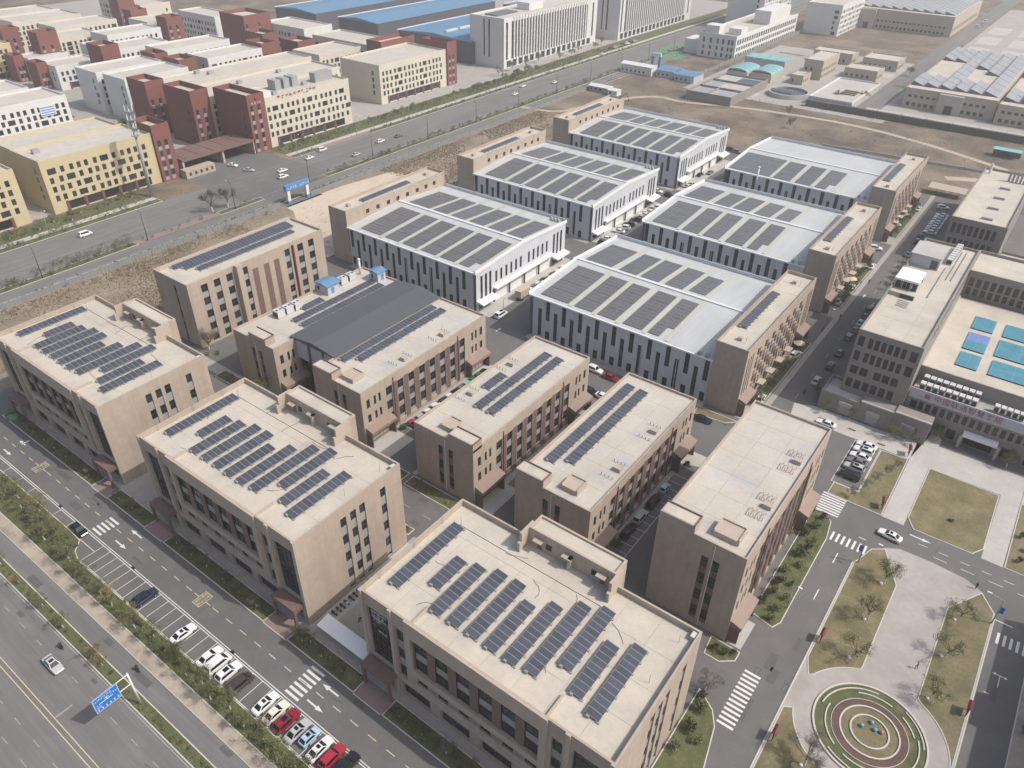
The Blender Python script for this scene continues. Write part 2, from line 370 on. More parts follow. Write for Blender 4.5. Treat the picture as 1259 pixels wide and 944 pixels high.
def polybed(name, pl, m, k=.18, h=.12):
    # raised bed with a kerb ring; pl counter-clockwise
    n = len(pl); inn = []
    for i in range(n):
        p0, p1, p2 = Vector(pl[i - 1]), Vector(pl[i]), Vector(pl[(i + 1) % n]); a = (p1 - p0).normalized(); c = (p2 - p1).normalized()
        na = Vector((-a.y, a.x)); nc = Vector((-c.y, c.x)); bi = (na + nc); bi = bi / max(bi.length_squared, .3) * 2 if bi.length > 1e-6 else na
        inn.append(tuple(p1 + bi * k))
    b = MB()
    for i in range(n):
        j = (i + 1) % n
        b.poly([(*pl[i], h), (*pl[j], h), (*inn[j], h), (*inn[i], h)], 0); b.poly([(*pl[i], 0), (*pl[j], 0), (*pl[j], h), (*pl[i], h)], 0)
        b.poly([(*inn[j], h - .04), (*inn[i], h - .04), (*inn[i], h), (*inn[j], h)], 0)
    b.poly([(*p, h - .04) for p in inn], 1)
    return setting(name, b, ['kerb', m])
bed('median_strip', -232, 140, 19.9, 22.1, 'turf')
sheet('pavement', [rect(-232, 140, 25.3, 27.5)], 'sand_path', .03)
b = MB(); b.box(-232, 140, 25.2, 25.3, 0, .12); setting('kerb', b, ['kerb'])
polybed('hedge_strip', [(-232, 27.5), (140, 27.5), (140, 30.75), (-126.7, 30.75), (-129.5, 31.6), (-131.5, 33.6), (-135, 33.85), (-232, 33.85)], 'turf')
# road markings (flat paint)
w = MB(); y = MB(); wo = MB(); Z = .0205
def mk(m, x0, x1, y0, y1): m.poly([(x0, y0, Z), (x1, y0, Z), (x1, y1, Z), (x0, y1, Z)])
def arrow(m, x, yy, dx, L=3.0, wd=.14, turn=False):
    s = 1 if dx > 0 else -1
    m.poly([(x - s * L * .5, yy - wd * s, Z), (x + s * L * .12, yy - wd * s, Z), (x + s * L * .12, yy + wd * s, Z), (x - s * L * .5, yy + wd * s, Z)])
    m.poly([(x + s * L * .12, yy - .42 * s, Z + .001), (x + s * L * .55, yy, Z + .001), (x + s * L * .12, yy + .42 * s, Z + .001)])
def arrow_y(m, x, yy, dy, L=3.0, wd=.14):
    s = 1 if dy > 0 else -1
    m.poly([(x + wd * s, yy - s * L * .5, Z), (x + wd * s, yy + s * L * .12, Z), (x - wd * s, yy + s * L * .12, Z), (x - wd * s, yy - s * L * .5, Z)])
    m.poly([(x + .42 * s, yy + s * L * .12, Z + .001), (x, yy + s * L * .55, Z + .001), (x - .42 * s, yy + s * L * .12, Z + .001)])
mk(w, -200, 60, 35.62, 35.76); mk(w, -200, 60, 36.02, 36.16)
mk(w, -126.5, 60, 30.85, 30.98)
for i in range(44): mk(w, -126.4 + 2.47 * i - .06, -126.4 + 2.47 * i + .06, 30.98, 35.62)
mk(w, -132, -126.5, 33.7, 33.82)
for i in range(12): mk(w, -132.1 - 5.45 * i - .06, -132.1 - 5.45 * i + .06, 34.0, 35.62)
for i in range(60):
    x = -197.3 + 4.03 * i
    if abs(x + .9 + 159.8) < 2 or abs(x + .9 + 99.6) < 2: continue
    mk(y, x, x + 1.8, 39.62, 39.76)
for cx in (-159.8, -99.6):                                          # yellow lettered boxes on the lane
    for a, c, e, f in ((-1.05, 1.05, -1.55, -1.42), (-1.05, 1.05, 1.42, 1.55), (-1.05, -.93, -1.42, 1.42), (.93, 1.05, -1.42, 1.42)): mk(y, cx + a, cx + c, 39.7 + e, 39.7 + f)
    mk(y, cx - 2.4, cx - 1.05, 39.62, 39.76); mk(y, cx + 1.05, cx + 2.4, 39.62, 39.76)
for x0 in (-132.8, -72.7):
    for i in range(7): mk(w, x0, x0 + 3.2, 36.7 + i * .93, 37.15 + i * .93) if not (x0 < -100 and i > 4) else None
for x0 in (-124.2, -66.7): arrow(w, x0, 41.4, -1, 3.6); arrow(w, x0, 37.9, 1, 3.6)
arrow(w, -171, 37.6, 1, 3.2); arrow(w, -171.5, 41.3, -1, 2.6); arrow_y(w, -171.2, 41.9, 1, 2)
# main road
mk(y, -232, 140, 11.35, 11.47); mk(y, -232, 140, 10.55, 10.67)
for yy in (16.85, 7.6, 4.9, 2.0, -1.2):
    for i in range(42): mk(wo, -230 + 5.98 * i + (3 if yy in (14.1, 4.9) else 1.4), -230 + 5.98 * i + (3 if yy in (14.1, 4.9) else 1.4) + 1.95, yy - .06, yy + .06)
mk(wo, -98.1, -97.8, 11.6, 14.3); mk(wo, -232, 140, 19.55, 19.67)
# road beside the right-hand block and the ring road by the lawns
for i in range(13): mk(w, -13.4, -10.6, 75.2 + i * .95, 75.65 + i * .95)
for i in range(7): mk(w, -11.7 + i * 1.08, -11.25 + i * 1.08, 126.2, 128.9)
for i in range(8): mk(w, -17.2, -12.2, 133.4 + i * .85, 133.85 + i * .85)
mk(w, -9.15, -8.95, 120.2, 123.4); mk(w, -9.15, -8.95, 109, 112)
for i in range(9): mk(w, 3.2 + i * 3.9, 5.0 + i * 3.9, 136.0, 136.12)
for i in range(4): mk(w, 6.5 + i * 5, 9 + i * 5, 134.0, 134.12)
arrow(w, 3.2, 137.7, 1, 4); mk(w, -7.0, -5.6, 130.4, 130.6)
for i in range(6): mk(w, 20.0 + i * 1.05, 20.45 + i * 1.05, 119.2, 122)
mk(w, 19.0, 22, 124.7, 124.9)
mk(w, 21.83, 21.97, 109.6, 112.2); mk(w, 21.2, 22.6, 112.2, 112.4); w.poly([(21.2, 111.95, Z), (21.2, 112.65, Z), (20.7, 112.3, Z)][::-1]); w.poly([(22.6, 111.95, Z), (23.1, 112.3, Z), (22.6, 112.65, Z)]); mk(w, 20.2, 21, 107.3, 107.45)
for yy in (-8.8,): pass
# campus inner roads
for i in range(26): mk(wo, -190 + i * 6, -187.6 + i * 6, 80.6, 80.75)
arrow(w, -72, 78.8, 1, 3); arrow(w, -104, 82.6, -1, 3)
for i in range(7): arrow_y(w, -115.5, 150 + i * 26, 1, 2.4)
for i in range(15): mk(wo, -34.6, -34.45, 170 + i * 12, 173 + i * 12)
arrow_y(w, -36.6, 238, 1, 3); arrow_y(w, -32.8, 234, -1, 3)
for i in range(9): mk(w, -31.5 + i * .0, -28.6, 236.3 + i * 1.0, 236.7 + i * 1.0)
for i in range(14): mk(w, -47.2, -42.6, 92.2 + i * 2.5, 92.3 + i * 2.5) if i > 1 else None
mk(w, -42.6, -42.48, 95, 128)
for i in range(9): mk(w, -107.2, -102.6, 100.4 + i * 3.1, 100.5 + i * 3.1)
# hatched no-parking boxes
for i in range(6):
    y0 = 133.2 + i * 2.2; w.poly([(-39.2, y0, Z), (-39.0, y0, Z), (-36.6, y0 + 2.2, Z), (-36.8, y0 + 2.2, Z)]); w.poly([(-36.8, y0, Z), (-36.6, y0, Z), (-39.0, y0 + 2.2, Z + .001), (-39.2, y0 + 2.2, Z + .001)])
mk(w, -39.35, -39.2, 133, 146.5); mk(w, -36.6, -36.45, 133, 146.5)
# lot with six cars
for a, c, e, f in ((-17.1, -11.2, 162.2, 162.32), (-17.1, -16.98, 144.4, 162.2), (-11.3, -11.18, 144.4, 162.2), (-17.1, -11.2, 144.3, 144.42)): mk(w, a, c, e, f)
# highway
mk(wo, -253.2, -253.0, 40, 700); mk(wo, -262.2, -262.0, 40, 128); mk(wo, -276.9, -276.75, 40, 700)
for i in range(60): mk(wo, -268.9, -268.75, 40 + i * 11, 44 + i * 11); mk(wo, -272.8, -272.65, 43 + i * 11, 47 + i * 11); mk(wo, -258.0, -257.85, 40 + i * 11, 44 + i * 11)
setting('road_markings', w, ['paint_white']); setting('worn_markings', wo, ['paint_worn']); setting('yellow_markings', y, ['paint_yellow'])
def text_mesh(body, size, depth=0.):
    c = bpy.data.curves.new('lettering', 'FONT'); c.body = body; c.size = size; c.offset = .004 * size; c.align_x = 'CENTER'; c.align_y = 'CENTER'; c.extrude = depth; c.resolution_u = 2
    o = bpy.data.objects.new('lettering', c); COL.objects.link(o); dg = bpy.context.evaluated_depsgraph_get(); dg.update()
    me = bpy.data.meshes.new_from_object(o.evaluated_get(dg)); bpy.data.objects.remove(o); return me
for cx in (-159.8, -99.6):
    for j, s in enumerate(("消防通道", "禁止占用")):
        me = text_mesh(s, .68); me.materials.clear(); me.materials.append(M['paint_yellow'])
        o = link('lane_lettering', me, None, (cx - .42 + .84 * j, 39.7, .022)); o.rotation_euler = (0, 0, PI / 2); tag(o, kind='structure')
# kerb and beds in front of the three front blocks
for x0, x1 in ((-186, -144.9), (-138.9, -124.6), (-118, -86.6), (-80.3, -63.4), (-56.9, -25.2)):
    b = polybed('planting_bed', [(x0, 43.3), (x1, 43.3), (x1, 46.7), (x0, 46.7)], 'turf')
sheet('walkway', [rect(-187, -18, 46.7, 48.3)], 'concrete', .03)
for x0 in (-144.8, -124.5, -86.5, -63.3, -25.1): sheet('entrance_apron', [rect(x0, x0 + 6.2, 43.3, 46.7)], 'pink_paving', .034)
b = MB()
for x0 in (-144.8, -124.5, -86.5, -63.3, -25.1): b.box(x0, x0 + 6.2, 43.15, 43.3, 0, .1)
setting('kerb', b, ['kerb'])
sheet('forecourt', [rect(-139.6, -125.3, 46.7, 75), rect(-79.3, -64.3, 46.7, 75)], 'concrete', .031)
sheet('cycle_bay', [rect(-79.2, -76.2, 50.5, 73)], 'concrete_pale', .036)
# beds in front of row two
for x0, x1 in ((-160, -140), (-138, -124), (-104, -93), (-91.8, -76), (-72, -66), (-64, -48.5)): polybed('planting_bed', [(x0, 85.2), (x1, 85.2), (x1, 88.6), (x0, 88.6)], 'turf')
for x0, x1 in ((-100, -80.5), (-78, -66), (-40, -22)): polybed('planting_bed', [(x0, 74.6), (x1, 74.6), (x1, 76.6), (x0, 76.6)], 'turf')
sheet('footway', [rect(-107.4, -106.2, 89, 134), rect(-75.1, -73.6, 89, 134), rect(-47.1, -46.0, 89, 134), rect(-191, -153.2, 86, 89.4), rect(-92.8, -91.6, 89, 134)], 'concrete', .03)
sheet('grass_gap', [rect(-73.4, -64.8, 99, 134), rect(-174, -153.5, 100, 134)], 'lawn', .03)
sheet('entrance_paving', [rect(-75, -70.5, 89, 99), rect(-107, -100.5, 89.2, 98), rect(-47, -42.5, 128, 134.5), rect(-107, -101, 128.5, 134)], 'concrete_pale', .033)
sheet('loading_apron', [rect(-126.9, -121.9, 154 + d, 202 + d) for d in (0, 65, 131)], 'concrete_pale', .03)
sheet('workshop_walk', [rect(-180, -127, 151.5 + d, 153.9 + d) for d in (0, 65, 131)] + [rect(-107, -52, 151.5 + d, 153.9 + d) for d in (0, 65, 131)], 'concrete', .03)
# strip of trees and bays along the right-hand brown blocks
for d in (0, 65, 131): polybed('planting_bed', [(-43, 160 + d), (-40.2, 160 + d), (-40.2, 199 + d), (-43, 199 + d)], 'turf')
sheet('footway', [rect(-43.9, -39.9, 153 + d, 159.8 + d) for d in (0, 65, 131)] + [rect(-39.9, -38.4, 153, 346)], 'concrete', .03)
polybed('planting_bed', [(-52.5, 148.2), (-44.5, 149.2), (-42, 151.6), (-53, 151.6)], 'lawn')
sheet('footway', [[(-33, 162.7), (-5, 162.7), (-3, 176), (-12, 170), (-29, 169.8), (-34, 168)]], 'concrete_pale', .03)
# right side: gardens, plaza, lawns
polybed('garden_bed', [(-18.5, 99.3), (-12.9, 98.0), (-12.0, 100), (-12.1, 126.2), (-12.9, 131.4), (-15.1, 133.6), (-17.2, 133), (-17.3, 100)], 'turf')
polybed('garden_bed', [(-20.5, 85.6), (-17.6, 85.6), (-15.4, 87.4), (-15.4, 89.6), (-21, 89.8)], 'turf')
polybed('garden_bed', [(-18.1, 48.5), (-12, 49), (-11.6, 66.9), (-13.1, 74.1), (-14.6, 76.6), (-18.1, 79.0)], 'turf')
sheet('doorstep_paving', [rect(-18.3, -15.6, 90.2, 97)], 'concrete_pale', .04)
C0 = (6.9, 88.2)
def arc(r, a0, a1, n, c=C0): return [(c[0] + r * math.cos(a0 + (a1 - a0) * i / n), c[1] + r * math.sin(a0 + (a1 - a0) * i / n)) for i in range(n + 1)]
def ring(mb, r0, r1, z0, z1, a0=0., a1=2 * PI, n=64, m=0, c=C0):
    o = arc(r1, a0, a1, n, c); i_ = arc(r0, a0, a1, n, c)
    for k in range(n):
        mb.poly([(*i_[k], z1), (*o[k], z1), (*o[k + 1], z1), (*i_[k + 1], z1)], m)
        mb.poly([(*o[k], z0), (*o[k + 1], z0), (*o[k + 1], z1), (*o[k], z1)], m); mb.poly([(*i_[k + 1], z0), (*i_[k], z0), (*i_[k], z1), (*i_[k + 1], z1)], m)
    if a1 - a0 < 6.2:
        for k in (0, n): mb.poly([(*i_[k], z0), (*o[k], z0), (*o[k], z1), (*i_[k], z1)], m)
sheet('plaza', [[(-6.0, 60), (19, 60), (19, 126), (16, 130.3), (12.9, 131.9), (6.6, 132.4), (.6, 132.2), (-2, 130.6), (-6, 123)]], 'plaza_stone', .03)
R0 = 11.6
lefthi = [(-5.75, 123.0)] + [(-5.75, 96)] + [(-4.5, 92.5)] + [p for p in arc(R0, rad(155), rad(112), 10)] + [(2.65, 100.0), (2.6, 121.9), (-1.7, 130.4), (-4.0, 128.7)]
def ccw(pl):
    a = sum(pl[i][0] * pl[(i + 1) % len(pl)][1] - pl[(i + 1) % len(pl)][0] * pl[i][1] for i in range(len(pl))); return pl if a > 0 else pl[::-1]
polybed('plaza_lawn', ccw(lefthi), 'lawn')
polybed('plaza_lawn', ccw([(-5.75, 84.3), (-4.2, 85.2)] + arc(R0, rad(196), rad(262), 12) + [(3, 60), (-5.75, 60)]), 'lawn')
polybed('plaza_lawn', ccw([(11.6, 99.2), (11.5, 122.3), (16, 130.1), (18.8, 126), (18.8, 60), (12, 60), (12.5, 77.8)] + arc(R0, rad(-58), rad(62), 20)), 'lawn')
g = MB()
g.poly([(*p, .12) for p in arc(8.45, 0, 2 * PI, 64)[:-1]]); setting('circle_lawn', g, ['turf'])
g = MB(); ring(g, 8.4, 8.7, 0, .28); ring(g, 4.35, 4.6, .1, .34); ring(g, 2.75, 3.0, .1, .36); ring(g, 5.75, 5.85, .1, .24)
for r, a0, a1 in ((7.6, 95, 175), (7.9, 15, 62), (6.6, 170, 235), (6.8, 75, 120), (7.2, 330, 385), (7.8, 235, 262), (7.9, 262, 330), (6.6, 250, 315), (6.7, 28, 58)): ring(g, r, r + .2, .1, .3, rad(a0), rad(a1), 20)
setting('circle_edging', g, ['kerb'])
g = MB(); ring(g, 4.62, 5.7, .1, .24, n=64); setting('red_planting_ring', g, ['leaf_red'])
g = MB(); ring(g, 3.0, 4.3, .1, .16, n=48); g.poly([(*p, .17) for p in arc(2.72, 0, 2 * PI, 40)[:-1]]); setting('circle_dry_grass', g, ['lawn'])
for (x, yy, c_, lab) in ((5.6, 88.4, 'ball_blue', 'blue'), (6.75, 89.9, 'ball_blue', 'blue'), (7.5, 88.9, 'ball_blue', 'blue'), (8.5, 89.1, 'ball_pink', 'pink')):
    b = MB(); b.sphere((0, 0, .32), .34, 14, 9); b.tube((0, 0, 0), (0, 0, .06), .2, .2, 10)
    i_ = [(5.6), (6.75), (7.5), (8.5)].index(x)
    tag(b.build('garden_ball', [c_], None, True, (x, yy, .15)), ['pale blue ball at the left of the round flower bed', 'pale blue ball at the top of the round flower bed, away from the road', 'pale blue ball beside the pink one in the round flower bed', 'pink ball at the right of the round flower bed'][i_], 'ball', 'coloured balls in the round flower bed')
# top road lawns and paths
polybed('lawn_bed', ccw([(-16.5, 139.7), (-5.0, 139.7), (-5.1, 162.4), (-11.1, 162.2), (-11.1, 144.2), (-16.4, 144.2)]), 'lawn')
polybed('lawn_bed', ccw([(1.4, 139.6), (12.6, 139.7), (14.2, 142.5), (14, 162), (-.4, 162.3), (-.4, 142.6)]), 'lawn')
polybed('lawn_bed', ccw([(18.3, 139.6), (45, 139.6), (45, 162), (18.2, 162)]), 'lawn')
sheet('path', [rect(-4.9, -.5, 139.6, 176), rect(14.2, 18.1, 139.6, 172), rect(-.5, 14.2, 162.4, 172), rect(18.2, 45, 162.2, 176)], 'concrete_pale', .03)
b = MB(); b.box(-6.1, -5.85, 60, 123, 0, .14); b.box(18.85, 19.1, 60, 126, 0, .14); b.box(25.2, 25.4, 60, 128, 0, .14); setting('kerb', b, ['kerb'])
sheet('roadside_strip', [rect(25.4, 45, 60, 128)], 'sand_path', .03)
# yard of pale concrete by the blue gateway, highway lanes and far ground
sheet('beige_yard', [[(-237, 172), (-231, 171), (-200, 150), (-190.5, 152), (-190.5, 203), (-205, 224), (-224, 227), (-233, 226), (-237, 200)]], 'beige_yard', .016)
sheet('highway', [rect(-279, -253.0, -200, 1500)], 'asphalt_hwy', .012)
sheet('cycle_lane', [rect(-249.6, -243.5, -200, 1500)], 'asphalt_hwy', .012)
sheet('brick_verge', [rect(-253.0, -249.8, 118, 152), rect(-283, -279.2, 228, 260)], 'pink_paving', .02)
polybed('highway_verge', [(-253.0, 20), (-249.7, 20), (-249.7, 118), (-253.0, 118)], 'turf'); polybed('highway_verge', [(-253.0, 152), (-249.7, 152), (-249.7, 172), (-253.0, 172)], 'turf')
polybed('highway_verge', [(-253.0, 205), (-249.7, 205), (-249.7, 900), (-253.0, 900)], 'turf'); polybed('highway_verge', [(-243.4, 20), (-241, 20), (-241, 900), (-243.4, 900)], 'turf')
polybed('highway_verge', [(-283, 20), (-279.1, 20), (-279.1, 146), (-283, 146)], 'turf'); polybed('highway_verge', [(-283, 212), (-279.1, 212), (-279.1, 228), (-283, 228)], 'turf'); polybed('highway_verge', [(-283, 260), (-279.1, 260), (-279.1, 900), (-283, 900)], 'turf')
sheet('pavement', [rect(-286, -283.1, 20, 146), rect(-286, -283.1, 212, 900)], 'concrete_pale', .03)
sheet('grass_verge', [rect(-296, -286.1, 20, 146), rect(-298, -286.1, 212, 900)], 'turf', .02)
sheet('gate_approach', [rect(-330, -253, 165, 209)], 'asphalt', .014); sheet('district_ground', [rect(-760, -298.5, 40, 390)], 'concrete', .008); sheet('factory_ground', [rect(-560, -298.5, 390, 760)], 'concrete', .006)
sheet('crossover', [rect(-253.2, -236, 172.2, 190)], 'asphalt', .016)
# dirt tracks, mound wall, far lots
def track(name, pts, wd, m='dirt_track', z=.02):
    b = MB()
    for i in range(len(pts) - 1):
        a, c = Vector(pts[i]), Vector(pts[i + 1]); d = (c - a).normalized(); n = Vector((-d.y, d.x)) * wd / 2
        b.poly([(*(a - n), z), (*(c - n), z), (*(c + n), z), (*(a + n), z)])
    return setting(name, b, [m])
def smooth(pts, n=8):
    out = []
    for i in range(len(pts) - 1):
        p = [Vector(pts[max(0, min(len(pts) - 1, i + k))]) for k in (-1, 0, 1, 2)]
        for j in range(n):
            t = j / n; out.append(tuple(.5 * ((2 * p[1]) + (-p[0] + p[2]) * t + (2 * p[0] - 5 * p[1] + 4 * p[2] - p[3]) * t * t + (-p[0] + 3 * p[1] - 3 * p[2] + p[3]) * t ** 3)))
    return out + [tuple(pts[-1])]
track('dirt_track', smooth([(-250, 345), (-238, 346), (-228, 352), (-222, 372), (-212, 400), (-200, 412), (-185, 411), (-150, 422), (-101, 427), (-60, 418), (-20, 400)]), 3.4)
track('dirt_track', smooth([(-40, 372), (-10, 384), (30, 380)]), 5)
sheet('sludge_yard', [rect(-200, -85, 440, 600)], 'concrete', .012); sheet('factory_yard', [rect(-104, 60, 452, 640)], 'concrete', .011)
sheet('far_road', [rect(-106, -93, 452, 1100)], 'asphalt_hwy', .016); sheet('pale_path', [rect(-100, 60, 462, 467)], 'concrete_pale', .02)
sheet('far_lot', [rect(-190, -106.2, 600, 705)], 'field', .014)
rng = random.Random(91)
for i in range(26):
    x, yy = rng.choice([(rng.uniform(-198, -100), rng.uniform(442, 600)), (rng.uniform(-90, 40), rng.uniform(640, 880)), (rng.uniform(-100, 30), rng.uniform(448, 476)), (rng.uniform(-540, -310), rng.uniform(540, 900))]); a = rng.uniform(5, 18); c = rng.uniform(4, 12)
    sheet('yard_patch', [[(x, yy), (x + a, yy + rng.uniform(-2, 2)), (x + a + rng.uniform(-3, 3), yy + c), (x + rng.uniform(-2, 2), yy + c)]], rng.choice(['soil', 'asphalt', 'field', 'concrete_pale', 'turf']), .024 + .0008 * i)
sheet('far_yard', [rect(-92, 60, 640, 900)], 'concrete', .012)
for i in range(4):
    for j in range(3): sheet('pale_slab', [rect(-88 + i * 22, -74 + i * 22, 655 + j * 50, 690 + j * 50)], 'concrete_pale', .03)

# repaired patches, tar seams and worn strips in the asphalt
rng = random.Random(44); pb = MB()
for x0, x1, y0, y1, n in ((-200, -40, 0, 19, 9), (-200, -40, 22.3, 25, 6), (-180, -40, 37, 43, 8), (-11.5, -6.4, 62, 124, 4), (-150, -30, 77, 84.8, 8), (-119, -108, 150, 330, 9), (-38, -29, 170, 330, 8), (19.5, 25, 62, 124, 3)):
    for _ in range(n):
        x, yy = rng.uniform(x0, x1), rng.uniform(y0, y1); lw = rng.uniform(1.2, 5); ww = rng.uniform(.5, 1.6)
        if y1 - y0 > x1 - x0: lw, ww = ww, lw
        pb.poly([(x, yy, .0175), (min(x + lw, x1), yy, .0175), (min(x + lw, x1), min(yy + ww, y1), .0175), (x, min(yy + ww, y1), .0175)])
setting('asphalt_patches', pb, ['asphalt_patch'])
sb = MB()
def seam(pts):
    for (xa, ya), (xb, yb) in zip(pts, pts[1:]):
        d = Vector((xb - xa, yb - ya)).normalized() * .05; n = Vector((-d.y, d.x)); sb.poly([(xa - n.x, ya - n.y, .019), (xb - n.x, yb - n.y, .019), (xb + n.x, yb + n.y, .019), (xa + n.x, ya + n.y, .019)])
for _ in range(46):
    x, yy = rng.choice([(rng.uniform(-190, -50), rng.uniform(1, 19)), (rng.uniform(-190, -50), rng.uniform(37, 43)), (rng.uniform(-11.5, -6.5), rng.uniform(64, 122)), (rng.uniform(-118, -108), rng.uniform(150, 320)), (rng.uniform(-37, -30), rng.uniform(170, 320)), (rng.uniform(-5, 30), rng.uniform(133, 139))]); al = rng.choice((0, PI / 2)) + rng.uniform(-.2, .2); pt = [(x, yy)]
    for k in range(rng.randint(2, 6)): al += rng.uniform(-.35, .35); x += math.cos(al) * 1.1; yy += math.sin(al) * 1.1; pt.append((x, yy))
    seam(pt)
for xx in (-97.6, -159, -41): seam([(xx, 36.4), (xx + .05, 43.2)])
setting('asphalt_cracks', sb, ['asphalt_crack'])
# ================================================================ SOLAR ARRAYS
_b = MB(); _mw, _ml = 2.27, 1.10
_b.box(0, _mw, 0, _ml, -.04, 0, 0, skip='t'); t_ = .035
_b.poly([(t_, t_, 0), (_mw - t_, t_, 0), (_mw - t_, _ml - t_, 0), (t_, _ml - t_, 0)], 1)
for q in ([(0, 0, 0), (_mw, 0, 0), (_mw - t_, t_, 0), (t_, t_, 0)], [(_mw, 0, 0), (_mw, _ml, 0), (_mw - t_, _ml - t_, 0), (_mw - t_, t_, 0)], [(_mw, _ml, 0), (0, _ml, 0), (t_, _ml - t_, 0), (_mw - t_, _ml - t_, 0)], [(0, _ml, 0), (0, 0, 0), (t_, t_, 0), (t_, _ml - t_, 0)]): _b.poly(q, 0)
PVM = _b.mesh('solar_panel', ['pv_frame', 'pv_cell'])
def solar_row(x, y0, y1, z, label, group, cols=2, tilt=9, box=True):
    """a tilted row of modules on legs: x = high (-X) edge, running from y0 to y1"""
    n = max(1, round((y1 - y0) / 1.135)); pt = 1.135; cols = max(1, cols // 2); t = thing('solar_array', label, 'solar array', (x, y0, z), 0, group)
    c, s = math.cos(rad(tilt)), math.sin(rad(tilt)); W = cols * 2.32; h0 = .35 + W * s
    for i in range(n):
        for k in range(cols):
            o = link('solar_panel', PVM, t, (k * 2.32 * c, i * pt, h0 - k * 2.32 * s)); o.rotation_euler = (0, rad(tilt), 0)
    b = MB()
    for i in range(0, n + 1, 2):
        yy = min(i * pt, n * pt - .15)
        b.box(.1, .2, yy, yy + .08, 0, h0 - .08); b.box(W * c - .2, W * c - .1, yy, yy + .08, 0, .3); b.box(-.1, .45, yy - .15, yy + .25, 0, .22, 1); b.box(W * c - .45, W * c + .12, yy - .15, yy + .25, 0, .22, 1)
    b.box(.1, .18, 0, n * pt, h0 - .16, h0 - .08); b.box(W * c - .18, W * c - .1, 0, n * pt, .24, .3)
    tag(b.build('support_rack', ['steel', 'concrete'], t), kind='stuff')
    if box:
        b = MB(); b.box(.35, .85, -.28, -.08, .1, .6); b.build('inverter_box', ['metal_grey'], t)
    return t
def solar_sheet(x0, x1, y0, y1, zf, label, group, mw=1.9, ml=1.66, notch=None):
    """modules laid flat on a sloping metal roof; zf(y) = roof height"""
    nx = max(1, round((x1 - x0) / mw)); ny = max(1, round((y1 - y0) / ml)); dx = (x1 - x0) / nx; dy = (y1 - y0) / ny; b = MB()
    for j in range(ny):
        gapy = .16 if j % 3 == 2 else .04
        for i in range(nx):
            if notch and i >= nx - notch[0] and (j < notch[1]): continue
            a, c, e, f = x0 + i * dx + .03, x0 + (i + 1) * dx - .03, y0 + j * dy + .03, y0 + (j + 1) * dy - gapy
            z0, z1 = zf(e) + .16, zf(f) + .16
            b.poly([(a, e, z0), (c, e, z0), (c, f, z1), (a, f, z1)], 0)
            b.poly([(a, e, z0 - .1), (c, e, z0 - .1), (c, e, z0), (a, e, z0)], 1); b.poly([(c, e, z0 - .1), (c, f, z1 - .1), (c, f, z1), (c, e, z0)], 1)
    o = b.build('solar_array', ['pv_far', 'pv_frame']); return tag(o, label, 'solar array', group)

